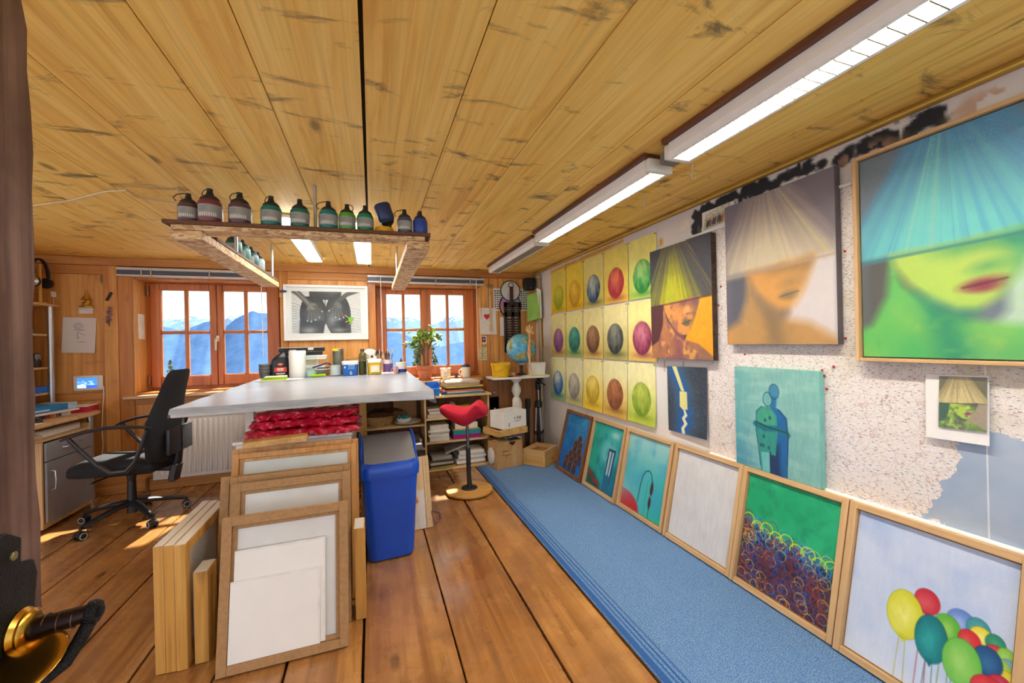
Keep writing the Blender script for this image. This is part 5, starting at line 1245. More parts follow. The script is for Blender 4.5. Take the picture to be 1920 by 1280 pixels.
for nm, lb, (a, b, c, d), yy in (('white_sheet', 'larger white sheet standing in the foremost kraft frame', (-.195, .150, .040, .455), .0085), ('white_sheet', 'smaller white envelope-like sheet in front in the kraft frame', (-.205, .130, .037, .340), .0020)):
    t = thing(nm, lb, 'sheet', tuple(Rf @ Vector(((a + b) / 2, yy, c))), 0, None, rot=tuple(ff.rotation_euler))
    w, h = b - a, d - c
    bm = B(); bx(bm, -w / 2, w / 2, 0, .004, 0, h, .001); obj('sheet_panel', bm, M((236, 233, 229), .45, 0, .02, 8, .04), t, True, False)
    bm = B(); bx(bm, w / 2 - .009, w / 2 - .001, -.0006, 0, .002, h - .002); bx(bm, -w / 2 + .002, w / 2 - .010, -.0006, 0, h - .008, h - .001); obj('folded_edge', bm, M((226, 224, 220), .4), t, False, False)
bm = B(); box(bm, (-.475, 2.355, .817), (.285, .075, .030), (0, -.015, .10), .002); tag(obj('wood_offcut', bm, MAT_PINEY), 'pale wood offcut lying across the tops of the frames', 'wood block')
# stretched canvases standing on edge left of the frames
for i, (x0, x1, y0, y1, hh, lb) in enumerate(((-.842, -.808, 1.985, 2.49, .510, 'outermost blank canvas standing on edge, left of the frames'), (-.806, -.772, 1.982, 2.485, .508, 'second blank canvas standing on edge, left of the frames'), (-.770, -.732, 1.978, 2.47, .506, 'third blank canvas standing on edge, next to the short one'), (-.715, -.665, 1.995, 2.10, .375, 'short thick canvas on edge between the blank canvases and frames'), (-.098, -.052, 2.035, 2.16, .430, 'narrow pine-edged canvas on edge between frames and bin'))):
    t = thing('blank_canvas', lb, 'canvas', ((x0 + x1) / 2, y0, 0), 0, 'canvases standing on edge')
    bm = B()
    bx(bm, x0, x1, y0, y0 + .04, .001, hh, .0015); bx(bm, x0, x1, y1 - .04, y1, .001, hh, .0015); bx(bm, x0, x1, y0 + .04, y1 - .04, .001, .04); bx(bm, x0, x1, y0 + .04, y1 - .04, hh - .04, hh, .001)
    obj('stretcher_bars', bm, MAT_PINE, t)
    bm = B(); bx(bm, x0 - .0012, x0 - .0002, y0 + .004, y1, .004, hh); bx(bm, x0 - .0012, x1 - .004, y0 + .006, y1, hh + .0002, hh + .0014)
    obj('canvas_cloth', bm, M((228, 224, 216), .8, 0, .04, 60, .2), t, False)
# ================================================================== THINGS ON THE WORK TABLE
Z = TZ + .0032
def simple(name, lb, cat, bm, mat, group=None): return tag(obj(name, bm, mat), lb, cat, group)
# stack of nested grey pots
t = thing('nested_pots', 'stack of nested grey plastic pots on the table corner', 'pots', (-.925, 4.22, Z), 0)
for i in range(6):
    bm = B(); r = .052; z = Z + .014 * i
    lathe(bm, [(r * .80, z), (r * .98, z + .052), (r * 1.08, z + .052), (r * 1.08, z + .060), (r * .97, z + .060), (r * .92, z + .052), (r * .76, z + .004)], (-.925, 4.22, 0), 22); obj('pot', bm, M((128, 128, 122) if i % 2 else (104, 106, 102), .55), t)
# black flat bottle
t = thing('black_oil_bottle', 'black flat bottle with red label on the work table', 'bottle', (-.80, 4.18, Z), .25)
bm = B(); rings = []
for z, w, sh in ((0, .066, 0), (.006, .072, 0), (.15, .072, 0), (.175, .066, .004), (.205, .045, .014), (.222, .026, .022), (.235, .019, .026), (.252, .019, .026)):
    rings.append([bm.verts.new((math.copysign(abs(math.cos(a)) ** .7, math.cos(a)) * w + sh, math.copysign(abs(math.sin(a)) ** .8, math.sin(a)) * min(.034, w * .6), z)) for a in [2 * math.pi * k / 20 for k in range(20)]])
ring_faces(bm, rings); obj('body', bm, M((24, 28, 38), .3, 0, .05), t, True, False)
bm = B(); bx(bm, -.048, .05, -.0358, -.0342, .055, .098); lb_ = obj('red_label', bm, M((206, 62, 40), .5), t, False, False)
bm = B()
for k, (a, b, c, d) in enumerate(((-.028, .026, .079, .088), (-.026, .024, .066, .073), (-.034, .036, .036, .044), (-.022, .020, .022, .027))): bx(bm, a, b, -.0370, -.0359 if k < 2 else -.0338, c, d)
obj('lettering', bm, M((236, 228, 220), .5), lb_, False, False)
bm = B(); prism(bm, [(-.026, -.0362, .126), (0, -.0362, .112), (.026, -.0362, .126), (0, -.0362, .140)], (0, .0016, 0)); obj('emblem', bm, M((214, 110, 60), .5), t, False, False)
bm = B(); cyl(bm, (.026, 0, .250), (.026, 0, .272), .021, n=16); obj('cap', bm, MAT_BLACK, t, True, False)
# paper towel roll
t = thing('paper_towel_roll', 'white paper towel roll standing on the work table', 'paper roll', (-.655, 4.17, Z), 0)
bm = B(); lathe(bm, [(.018, 0), (.070, 0), (.071, .003), (.071, .243), (.069, .246), (.018, .246)], n=32, cap=False); obj('roll', bm, M((232, 231, 228), .9, 0, .03, 90, .3), t, True, False)
bm = B(); lathe(bm, [(.0185, .001), (.0185, .245)], n=18, cap=False); obj('core', bm, MAT_CARD, t, True, False)
# stacked flat boxes behind
bxs = ((-.80, -.44, 4.30, 4.355, Z, .105, (222, 218, 212), 'cream box lowest in the stack below the framed nude'), (-.76, -.49, 4.30, 4.352, Z + .106, .045, (206, 188, 152), 'beige flat box in the stack below the framed nude'), (-.74, -.42, 4.29, 4.35, Z + .152, .045, (230, 228, 224), 'white flat box in the stack below the framed nude'), (-.80, -.46, 4.295, 4.352, Z + .198, .035, (34, 40, 40), 'dark green-black case in the stack below the framed nude'), (-.83, -.44, 4.29, 4.354, Z + .234, .045, (24, 26, 28), 'black case with pale trim topping the box stack'))
for x0, x1, y0, y1, z0, hh, c, lb in bxs:
    t = thing('flat_box', lb, 'box', ((x0 + x1) / 2, (y0 + y1) / 2, z0), 0, 'boxes stacked at the back of the work table')
    bm = B(); bx(bm, x0, x1, y0, y1, z0, z0 + hh * .62, .003); obj('tray', bm, M(c, .5), t)
    bm = B(); bx(bm, x0 - .002, x1 + .002, y0 - .003, y1 + .001, z0 + hh * .62 + .0005, z0 + hh - .001, .003); obj('lid', bm, M(tuple(min(255, int(v * 1.06) + 6) for v in c), .45), t)
    if hh == .045 and c[0] < 60:
        bm = B(); bx(bm, x0 - .004, x1 + .004, y0 - .005, y0 - .0032, z0 + hh - .008, z0 + hh - .003); bx(bm, x0 + .09, x0 + .15, y0 - .005, y0 - .0032, z0 + .012, z0 + .020); obj('pale_trim', bm, M((214, 212, 204), .4), t, False)
# glass jar bottle with liquid
def glassbottle(lb, x, y, prof, cap, liquid=None, mat=MAT_CLEAR, nm='glass_bottle'):
    t = thing(nm, lb, 'bottle', (x, y, Z), 0)
    bm = B(); lathe(bm, prof, n=24); obj('bottle_glass', bm, mat, t, True, False)
    if liquid:
        lv, c = liquid; bm = B(); pr = [(max(.001, r - .003), z + .003) for r, z in prof if z < lv]; rl = max(.001, np.interp(lv, [z for _, z in prof], [r for r, _ in prof]) - .003)
        lathe(bm, pr + [(rl, lv)], n=24); obj('liquid', bm, M(c, .15, 0, .05), t, True, False)
    if cap:
        r, z0, z1, c = cap; bm = B(); lathe(bm, [(r, z0), (r, z1 - .002), (r * .9, z1)], n=20); obj('cap', bm, M(c, .4), t, True, False)
    return t
glassbottle('clear glass carafe with pale green water on the table', -.535, 4.12, [(.040, 0), (.045, .004), (.045, .06), (.040, .09), (.044, .15), (.047, .195), (.040, .225), (.022, .240), (.021, .262)], (.024, .250, .270, (206, 208, 208)), (.055, (170, 206, 196)))
glassbottle('clear water bottle with yellow cap on the table', -.330, 4.15, [(.046, 0), (.051, .005), (.050, .08), (.051, .10), (.049, .155), (.038, .20), (.024, .226), (.022, .235)], (.026, .234, .256, (236, 208, 30)), (.10, (206, 208, 206)), nm='water_bottle')
glassbottle('dark olive glass bottle beside the blue tub', -.087, 4.10, [(.032, 0), (.036, .004), (.036, .175), (.030, .20), (.018, .215), (.017, .225)], (.019, .222, .246, (60, 66, 74)), (.13, (96, 96, 40)), glassy('smoked_glass', (196, 202, 186), .25))
# clear box with dark-blue brush
t = thing('clear_food_box', 'clear plastic box with dark blue brush on the table', 'box', (-.455, 4.22, Z), 0)
bm = B(); rings = [[bm.verts.new(p) for p in rr(w, d, z, .015, 3)] for w, d, z in ((.055, .036, 0), (.066, .044, .06))]; ring_faces(bm, rings, cap1=False); obj('box', bm, glassy('frosted_plastic', (206, 210, 210), .4), t, True, False)
bm = B(); rings = [[bm.verts.new(p) for p in rr(w, d, z, .015, 3)] for w, d, z in ((.069, .047, .060), (.069, .047, .067))]; ring_faces(bm, rings); obj('lid', bm, M((206, 206, 202), .4), t, True, False)
t = thing('blue_hand_brush', 'dark blue hand brush resting on a clear box', 'brush', (-.445, 4.21, Z + .068), 0)
bm = B(); tube(bm, [(-.09, 0, .012), (-.03, 0, .030), (.03, 0, .050), (.055, 0, .046), (.075, 0, .020)], [.010, .012, .013, .014, .012], 10, flat=.7); obj('handle', bm, M((24, 44, 110), .4), t, True, False)
bm = B(); bx(bm, -.05, .05, -.014, .014, .0005, .012, .003); obj('bristles', bm, M((60, 66, 80), .9, 0, .3, 200, .5), t, True, False)
bm = B(); box(bm, (-.475, 4.10, Z + .012), (.13, .06, .022), (0, 0, .1), .008, 2); simple('green_sponge_cloth', 'bright green sponge cloth in front of the clear box', 'cloth', bm, M((158, 196, 30), .9, 0, .1, 60, .3))
# tin
t = thing('metal_tin', 'dull metal tin standing behind the water bottle', 'tin', (-.315, 4.30, Z), 0)
bm = B(); lathe(bm, [(.050, 0), (.050, .245), (.048, .25)], n=26); obj('tin_body', bm, M((130, 126, 118), .4, .7, .2), t, True, False)
bm = B(); torus(bm, (0, 0, .25), .050, .003, n=26, k=6); torus(bm, (0, 0, .235), .050, .002, n=26, k=6); obj('rim', bm, M((160, 156, 148), .35, .8), t, True, False)
# sticks lying across
for i, (p, q) in enumerate((((-.258, 4.335, Z + .146), (-.03, 4.32, Z + .185)), ((-.25, 4.34, Z + .1455), (-.05, 4.325, Z + .150)), ((-.24, 4.338, Z + .157), (-.07, 4.322, Z + .168)))):
    bm = B(); d = (Vector(q) - Vector(p)); c = (Vector(p) + Vector(q)) / 2; box(bm, c, (d.length, .012, .008), (0, -math.atan2(d.z, d.x), math.atan2(d.y, d.x)), .002)
    simple('painting_stick', 'flat pale stirring stick, %s of the bundle behind the blue tub' % ('longest', 'lowest', 'shortest')[i], 'stick', bm, MAT_PINEY, 'wooden sticks behind the tubs')
bm = B(); bx(bm, -.25, -.125, 4.325, 4.35, Z, Z + .14, .004); simple('cardboard_offcut', 'brown cardboard box behind the blue tub', 'box', bm, MAT_CARD)
# tubs
def tub(lb, x, y, w, h, c, lid, band=None, mark=None, sq=True):
    t = thing('paint_tub', lb, 'tub', (x, y, Z), .12, 'paint tubs on the work table')
    bm = B(); rad = min(w * .3, .02) if sq else w * .499
    P = lambda s, z: rr(s, s * (.9 if sq else 1), z, rad if sq else s * .999, 5)
    rings = [[bm.verts.new(p) for p in P(s, z)] for s, z in ((w * .90, 0), (w * .93, .004), (w, h))]; ring_faces(bm, rings); obj('tub_body', bm, M(c, .4, 0, .04), t, True, False)
    bm = B(); rings = [[bm.verts.new(p) for p in P(s, z)] for s, z in ((w * 1.06, h - .022), (w * 1.07, h + .006), (w * 1.02, h + .010))]; ring_faces(bm, rings); obj('lid', bm, M(lid, .4, 0, .02), t, True, False)
    if band:
        for (a, b, cc, d, col) in band:
            bm = B(); bx(bm, a, b, -w * (.9 if sq else 1) - .0022, -w * (.84 if sq else .8), cc, d, .001); obj('label', bm, M(col, .5), t, False, False)
    return t
tt = tub('blue paint tub with white lid and number six', -.198, 4.12, .068, .125, (30, 106, 196), (228, 232, 236), [(-.022, .036, .085, .106, (120, 164, 214)), (-.024, .034, .058, .080, (96, 148, 206)), (-.058, -.046, .070, .088, (214, 228, 240))])
fc = bpy.data.curves.new('six', 'FONT'); fc.body = '6'; fc.size = .05; fc.extrude = .001; fo = bpy.data.objects.new('six', fc); COL.objects.link(fo)
dg = bpy.context.evaluated_depsgraph_get(); sm = bpy.data.meshes.new_from_object(fo.evaluated_get(dg)); bpy.data.objects.remove(fo, do_unlink=True)
sm.transform(Matrix.Translation((-.012, -.0638, .008)) @ Euler((math.pi / 2, 0, 0)).to_matrix().to_4x4()); sm.materials.clear(); sm.materials.append(M((232, 236, 240), .5)); so = bpy.data.objects.new('number', sm); COL.objects.link(so); so.parent = tt
tub('yellow food tub with white lid beside the olive bottle', .018, 4.13, .062, .135, (232, 186, 24), (240, 238, 234), [(-.040, .040, .020, .085, (236, 230, 208)), (-.030, .028, .012, .022, (130, 160, 60))])
# white rounded palette board
bm = B(); pts = [(-.085 * math.cos(a) if True else 0, 0, .17 + .075 * math.sin(a)) for a in [math.pi * k / 14 for k in range(15)]]
prism(bm, [(-.02 + x * .95, 4.335, Z + z) for x, _, z in pts] + [(.075, 4.335, Z), (-.115, 4.335, Z)], (0, .008, 0), .001); t = thing('palette_board', 'white round-topped palette board behind the yellow tub', 'palette', (-.02, 4.34, Z), 0); obj('board', bm, M((240, 238, 234), .45), t)
for x, z, c in ((-.055, .19, (120, 118, 92)), (.01, .165, (90, 50, 40)), (.045, .185, (150, 150, 130))):
    bm = B(); sph(bm, (x - .01, 4.333, Z + z), .014, (1, .25, 1), u=10, v=6); obj('paint_dab', bm, M(c, .4), t)
# brush pots
def brushpot(lb, x, y, r, h, c, n, seed, band=None):
    t = thing('brush_pot', lb, 'brush pot', (x, y, Z), 0, 'pots of brushes on the work table')
    bm = B(); lathe(bm, [(r * .85, 0), (r, h), (r * .93, h), (r * .78, .006), (.001, .006)], n=24, cap=False); obj('pot', bm, M(c, .4), t, True, False)
    if band:
        z0, z1, cc = band; bm = B(); lathe(bm, [(r * (.855 + .15 * z0 / h) + .0008, z0), (r * (.855 + .15 * z1 / h) + .0008, z1)], n=24, cap=False); obj('label_band', bm, M(cc, .5, 0, .3, 40), t, True, False)
    rg = random.Random(seed)
    for i in range(n):
        a = rg.uniform(0, 6.28); q = r * .6 * rg.random(); L = rg.uniform(.15, .20); tip = Vector((q * math.cos(a) * 2.0, q * math.sin(a) * 1.8, L)); base = Vector((q * math.cos(a) * .5, q * math.sin(a) * .5, .012))
        bm = B(); tube(bm, [base, base.lerp(tip, .8), tip], [.0035, .0045, .0035], 6); br = obj('brush_handle', bm, M(rg.choice([(214, 170, 110), (190, 140, 96), (60, 90, 100), (226, 220, 206), (150, 60, 70)]), .45), t, True, False)
        bm = B(); d = (tip - base).normalized(); cyl(bm, tip, tip + d * .018, .005, .005, 6); tube(bm, [tip + d * .018, tip + d * .03, tip + d * .045], [.0055, .0065, .001], 6); obj('brush_tip', bm, M(rg.choice([(80, 60, 46), (200, 180, 150), (46, 60, 70)]), .7), br, True, False)
    return t
brushpot('purple and white pot full of paint brushes', .150, 4.16, .047, .135, (226, 224, 226), 16, 3, (.008, .095, (116, 84, 150)))
brushpot('jar crowded with brushes behind the yellow tub', .060, 4.25, .042, .13, (196, 202, 196), 12, 8)
t = thing('blue_white_crock', 'white crock with dark blue foot band on the table', 'pot', (.272, 4.15, Z), 0)
bm = B(); lathe(bm, [(.048, 0), (.053, .006), (.054, .10), (.050, .104), (.047, .10), (.046, .01), (.001, .008)], n=26, cap=False); obj('crock', bm, M((236, 234, 228), .35), t, True, False)
bm = B(); lathe(bm, [(.0536, .006), (.0546, .038)], n=26, cap=False); obj('blue_band', bm, M((24, 50, 150), .35), t, True, False)
t = thing('patterned_mug', 'small flower-patterned cup beside the brush pot', 'cup', (.215, 4.06, Z), 0)
bm = B(); lathe(bm, [(.016, 0), (.026, .02), (.027, .045), (.022, .062), (.024, .066), (.020, .062), (.022, .03), (.001, .006)], n=20, cap=False); obj('cup', bm, M((196, 160, 160), .4, 0, .45, 60), t, True, False)
bm = B(); torus(bm, (-.030, 0, .036), .014, .003, (math.pi / 2, 0, 0), 16, 6); obj('handle', bm, M((206, 180, 176), .4), t, True, False)
def crumple(name, lb, cat, x, y, z, w, d, h, mat, seed, rz=0):
    rg = np.random.RandomState(seed); n = 14; bm = B(); vs = []
    for j in range(n):
        row = []
        for i in range(n):
            u, v = i / (n - 1) * 2 - 1, j / (n - 1) * 2 - 1; e = max(0, 1 - max(abs(u), abs(v)) ** 4)
            row.append(bm.verts.new((u * w / 2 * (1 + .06 * rg.randn()), v * d / 2 * (1 + .06 * rg.randn()), h * e * (.35 + .65 * rg.rand()) + .0005)))
        vs.append(row)
    for j in range(n - 1):
        for i in range(n - 1): bm.faces.new((vs[j][i], vs[j][i + 1], vs[j + 1][i + 1], vs[j + 1][i]))
    bm.transform(_xf((x, y, z), (1, 1, 1), (0, 0, rz))); o = obj(name, bm, mat, None, True)
    for p in o.data.polygons: p.use_smooth = True
    return tag(o, lb, cat)
crumple('paint_rag', 'crumpled pale rag at the foot of the brush pot', 'rag', .15, 4.04, Z, .12, .07, .022, M((206, 198, 202), .85, 0, .15, 40), 4)
bm = B(); bx(bm, -.93, -.58, 3.86, 4.06, Z - .001, Z + .0012); simple('paper_sheet', 'thin white paper lying in front of the paper roll', 'paper', bm, MAT_PAPER)
t = thing('green_cloths', 'folded lime green cloths on white paper on the table', 'cloth', (-.80, 3.95, Z + .0015), 0)
for i in range(3):
    bm = B(); box(bm, (-.80 + .006 * i, 3.955, Z + .0075 + i * .0105), (.19 - .012 * i, .10, .010), (0, 0, .05 * i), .004, 2); obj('folded_cloth', bm, M(((170, 204, 40), (150, 188, 30), (226, 230, 196))[i], .9, 0, .08, 60, .2), t)

# ================================================================== BACK WALL PICTURE AND BITS
def nude():
    cv = Cv(190, 130, (208, 206, 204), 1.45, 31)
    for i in range(14):
        y = .30 + .06 * i; cv.line([(-.02, y - .02), (.06, y + .01 * math.sin(i)), (.14, y + .07), (.2, y + .12)], .008, (86, 84, 84), .008, .8)
        cv.line([(.80, .38 + .07 * i), (1.02, .46 + .07 * i)], .006, (110, 108, 106), .006, .7)
    dk, md, li = A(40, 39, 41), A(84, 82, 82), A(168, 164, 160)
    cv.poly([(.25, -.02), (.72, -.02), (.70, .2), (.25, .2)], dk * 1.2)
    def bun(cx, rx, s):
        d = cv.ell_d(cx, .56, rx, .52); m = cv.step(d, .012) * (cv.Y > .12)
        k = np.clip(1 - np.hypot((cv.X - cx + s * .03) / rx, (cv.Y - .60) / .5) * 1.05, 0, 1)[..., None]
        cv.mix(m, dk * (1 - k) + md * 1.25 * k)
    bun(.30, .19, -1); bun(.66, .19, 1)
    cv.poly([(.11, .7), (.47, .7), (.45, 1.02), (.10, 1.02)], dk, .03); cv.poly([(.54, .72), (.84, .68), (.85, 1.02), (.55, 1.02)], dk, .03)
    cv.poly([(.47, .78), (.53, 1.02), (.44, 1.02)], (206, 204, 200), .02)
    cv.mix(np.exp(-((cv.X - .24) / .12) ** 2 - ((cv.Y - .93) / .09) ** 2) * .8, li); cv.mix(np.exp(-((cv.X - .68) / .12) ** 2 - ((cv.Y - .93) / .06) ** 2) * .7, li); cv.mix(np.exp(-((cv.X - .57) / .06) ** 2 - ((cv.Y - .72) / .14) ** 2) * .5, li)
    cv.line([(.475, .15), (.475, .5), (.48, .78)], .012, (24, 24, 26), .02)
    def arm_(pts, w, c): cv.line(pts, w, c, .02)
    arm_([(-.02, -.06), (.10, .06), (.22, .26), (.27, .34)], .12, A(96, 92, 90)); arm_([(1.0, -.06), (.80, .06), (.68, .20), (.64, .28)], .10, A(78, 76, 76))
    arm_([(.06, .0), (.2, .22), (.24, .3)], .03, A(150, 146, 142))
    cv.ell(.29, .40, .075, .13, (118, 114, 112), .3, .03); cv.ell(.66, .36, .06, .11, (104, 102, 100), -.2, .03)
    for p, q in (((.25, .46), (.22, .70)), ((.28, .48), (.27, .72)), ((.31, .48), (.33, .68)), ((.34, .45), (.39, .62)), ((.33, .36), (.43, .48)), ((.63, .42), (.62, .62)), ((.66, .44), (.68, .66)), ((.69, .42), (.74, .62)), ((.62, .36), (.53, .46))):
        cv.line([p, q], .056, (46, 44, 44), .012); cv.line([p, q], .038, (104, 101, 98), .03); cv.ell(q[0], q[1], .010, .016, (206, 202, 198), 0, .01)
    cv.mottle(40, 30, .07); return cv
t = thing('framed_photograph', 'white framed black and white photograph of a figure seen from behind', 'framed picture', (-.435, YB - .02, 1.355), 0)
px0, px1, pz0, pz1 = -.838, -.030, 1.360, 1.935; fw = .026; yf = YB - .0165
for a, b, c, d in ((px0, px0 + fw, pz0, pz1), (px1 - fw, px1, pz0, pz1)):
    bm = B(); bx(bm, a, b, yf - .026, yf, c, d, .002); obj('frame_stile', bm, MAT_WHITE, t)
for c, d in ((pz0, pz0 + fw), (pz1 - fw, pz1)):
    bm = B(); bx(bm, px0 + fw, px1 - fw, yf - .026, yf, c, d, .002); obj('frame_rail', bm, MAT_WHITE, t)
bm = B(); bx(bm, px0 + fw, px1 - fw, yf - .010, yf - .002, pz0 + fw, pz1 - fw); obj('mount', bm, M((228, 227, 225), .7, 0, .02), t, False)
sheet('print', nude(), (-.765, yf - .0115, 1.868), (-.105, yf - .0115, 1.868), (-.765, yf - .0115, 1.432), VC_GLOSS, t)
bm = B(); bx(bm, px0 + fw, px1 - fw, yf - .018, yf - .016, pz0 + fw, pz1 - fw); obj('glazing', bm, MAT_GLASS, t, False)
t = thing('paper_frog', 'tiny green frog with yellow feet stuck on the photograph', 'sticker', (-.21, yf - .03, 1.55), 0)
bm = B(); prism(bm, [(-.235, yf - .022, 1.60), (-.175, yf - .022, 1.595), (-.200, yf - .022, 1.535), (-.225, yf - .022, 1.555)], (0, .003, 0)); obj('frog_body', bm, M((110, 190, 40), .5), t)
bm = B()
for p, q in (((-.232, 1.597), (-.262, 1.62)), ((-.228, 1.56), (-.258, 1.545)), ((-.205, 1.54), (-.225, 1.525))): tube(bm, [(p[0], yf - .0250, p[1]), (q[0], yf - .0250, q[1])], [.004, .006], 6)
obj('frog_feet', bm, M((220, 176, 40), .5), t)
bm = B(); bx(bm, -.874, -.846, YB - .030, YB - .0165, 1.80, 2.069, .002); simple('wood_batten', 'narrow upright batten beside the framed photograph', 'batten', bm, MAT_GOLDF)
bm = B(); sph(bm, (-.835, YB - .05, 1.862), 1, (.036, .012, .013), u=16, v=8); simple('blue_clip', 'blue oval clip at the photograph corner', 'clip', bm, M((40, 70, 120), .35))
# left part of the back wall
yl_ = YB - .0095
def note_cv():
    cv = Cv(50, 66, (226, 218, 214), .75, 40)
    for k in range(4): cv.mix(cv.step(np.abs(cv.ell_d(.47, .24, .14 - .03 * k, .09 - .02 * k)) - .003, .008) * .8, (120, 110, 150))
    cv.line([(.32, .36), (.65, .355)], .010, (90, 84, 110)); cv.line([(.48, .38), (.44, .50), (.50, .58), (.46, .60), (.42, .56)], .012, (110, 100, 140)); cv.line([(.50, .42), (.66, .50)], .010, (110, 100, 130))
    cv.line([(.08, .68), (.9, .70)], .005, (150, 140, 140)); cv.line([(.1, .73), (.5, .735)], .004, (170, 160, 160)); return cv
t = thing('pinned_drawing', 'pinned white sheet with a spiral snail-like doodle', 'drawing', (-2.45, yl_, 1.28), 0)
sheet('paper', note_cv(), (-2.555, yl_ - .002, 1.605), (-2.325, yl_ - .002, 1.597), (-2.568, yl_ - .004, 1.293), VC_PAPER, t, lambda X, Y: .006 * X * Y)
t = thing('weather_display', 'white wall tablet with a bright blue screen', 'display', (-2.385, yl_, .95), 0)
bm = B(); box(bm, (-2.388, yl_ - .010, 1.018), (.205, .018, .135), bev=.010, seg=3); obj('casing', bm, M((226, 224, 222), .4, 0, .02), t)
scv = Cv(40, 26, (60, 130, 220), 1.5, 41); scv.mix(np.clip((scv.noise(6, 5) - .4) * 3, 0, 1) * (scv.Y > .3) * (scv.Y < .7), (220, 232, 244)); scv.mix((scv.X < .45) * (scv.Y > .65) * .8, (210, 224, 236)); scv.mix((scv.Y > .72) * (scv.X > .45) * .8, (40, 90, 200))
sm_ = NT('screen'); at = sm_.node('ShaderNodeAttribute', attribute_name='paint'); sm_.col(at.outputs['Color']); sm_.l.new(at.outputs['Color'], sm_.b.inputs['Emission Color']); sm_.b.inputs['Emission Strength'].default_value = .5
sheet('screen', scv, (-2.460, yl_ - .0195, 1.063), (-2.322, yl_ - .0195, 1.063), (-2.460, yl_ - .0195, .975), sm_.m, t)
bm = B(); tube(bm, [(-2.292, yl_ - .012, .985), (-2.28, yl_ - .012, .98), (-2.283, yl_ - .012, .88), (-2.29, yl_ - .012, .80), (-2.30, yl_ - .012, .60), (-2.295, yl_ - .012, .45), (-2.31, yl_ - .012, .30)], .0035, 6); obj('cable', bm, MAT_WHITE, t)
bm = B(); bx(bm, -2.445, -2.347, yl_ - .003, yl_, 1.637, 1.690); simple('name_card', 'small white card below the golden figure', 'card', bm, M((226, 218, 208), .8))
t = thing('golden_figure', 'small golden crowned figure hung on the wall panel', 'ornament', (-2.385, yl_, 1.69), 0)
gm = M((196, 146, 40), .35, .6, .2, 40); c0 = (-2.385, yl_ - .022)
bm = B(); lathe(bm, [(.048, 1.692), (.05, 1.70), (.030, 1.71)], (c0[0], c0[1], 0), 14, sy=.4); sph(bm, (c0[0], c0[1], 1.722), .024, (1.3, .7, .8), u=12, v=8); sph(bm, (c0[0] + .012, c0[1], 1.742), .018, (1, .8, 1), u=12, v=8); obj('body', bm, gm, t)
bm = B(); lathe(bm, [(.040, 1.757), (.026, 1.768), (.022, 1.785), (.010, 1.80), (.005, 1.82), (.006, 1.835), (.002, 1.85)], (c0[0], c0[1], 0), 12, sy=.6); obj('crown', bm, gm, t)
bm = B(); box(bm, (-2.225, YB - .030, 1.790), (.020, .012, .085), (0, .45, 0), .004); simple('black_clip', 'small black clip hanging on the panel stile', 'clip', bm, MAT_BLACK)
t = thing('dried_flowers', 'dried purple-grey flower sprig on the panel stile', 'dried flowers', (-2.228, YB - .03, 1.53), 0)
bm = B(); rg = random.Random(3)
for i in range(22): sph(bm, (-2.228 + rg.uniform(-.018, .018), YB - .035 + rg.uniform(-.008, .008), 1.55 + i * .0068), rg.uniform(.006, .012), u=7, v=5)
obj('blossoms', bm, M((150, 112, 116), .9, 0, .5, 90), t); bm = B(); cyl(bm, (-2.228, YB - .032, 1.52), (-2.226, YB - .030, 1.70), .003, n=6); obj('stem', bm, M((90, 76, 50), .8), t)
bm = B(); prism(bm, [(LX0 + .0095, YB + .040, 1.64), (LX0 + .0095, YB + .155, 1.64), (LX0 + .014, YB + .150, 1.40), (LX0 + .0095, YB + .045, 1.405)], (.002, 0, 0)); simple('reveal_note', 'blank white note pinned inside the left window recess', 'note', bm, M((232, 232, 222), .8))
# items on the desk and tower
def book(nm, lb, c, s, rz, cov, pg=(232, 228, 220), grp=None):
    t = thing(nm, lb, 'book', c, rz, grp)
    bm = B(); bx(bm, -s[0] / 2 + .004, s[0] / 2 - .004, -s[1] / 2 + .003, s[1] / 2 - .004, .0025, s[2] - .0025); obj('pages', bm, M(pg, .8, 0, .05, 60), t, False, False)
    bm = B(); bx(bm, -s[0] / 2, s[0] / 2, -s[1] / 2, s[1] / 2, 0, .002); bx(bm, -s[0] / 2, s[0] / 2, -s[1] / 2, s[1] / 2, s[2] - .002, s[2]); bx(bm, -s[0] / 2, s[0] / 2, -s[1] / 2, -s[1] / 2 + .003, .002, s[2] - .002); obj('cover', bm, M(cov, .4), t, False, False); return t
DZ = .7845
bk = book('thin_book', 'white thin book under the blue one on the desk', (-2.455, 4.17, DZ + .038), (.34, .26, .014), 1.35, (226, 220, 214))
t = thing('marker_box', 'flat box of colourful markers lying on the desk', 'marker box', (-2.43, 4.15, DZ), 1.35)
bm = B(); bx(bm, -.16, .16, -.06, .06, 0, .036, .003); obj('tray', bm, M((226, 226, 228), .4), t, True, False)
for i, c in enumerate([(40, 40, 70), (30, 50, 90), (50, 50, 80), (30, 40, 60), (150, 30, 60), (190, 60, 60), (206, 110, 60), (214, 160, 50), (150, 90, 110), (40, 100, 150)]):
    bm = B(); box(bm, (-.13 + i * .022, -.0625, .018), (.019, .005, .030), bev=.003); obj('marker_end', bm, M(c, .4), t, True, False)
t = thing('blue_box_set', 'bright blue flat box with pale end on the desk books', 'box', (-2.465, 4.16, DZ + .0525), 1.38)
bm = B(); bx(bm, -.20, .12, -.11, .11, 0, .050, .002); obj('box', bm, M((24, 124, 186), .35), t, True, False)
bm = B(); bx(bm, .1205, .20, -.11, .11, 0, .050, .002); obj('end_panel', bm, M((176, 206, 226), .4, 0, .2, 30), t, True, False)
bm = B(); bx(bm, -.17, -.03, -.1108, -.1102, .012, .022); obj('lettering', bm, M((206, 226, 236), .5), t, False, False)
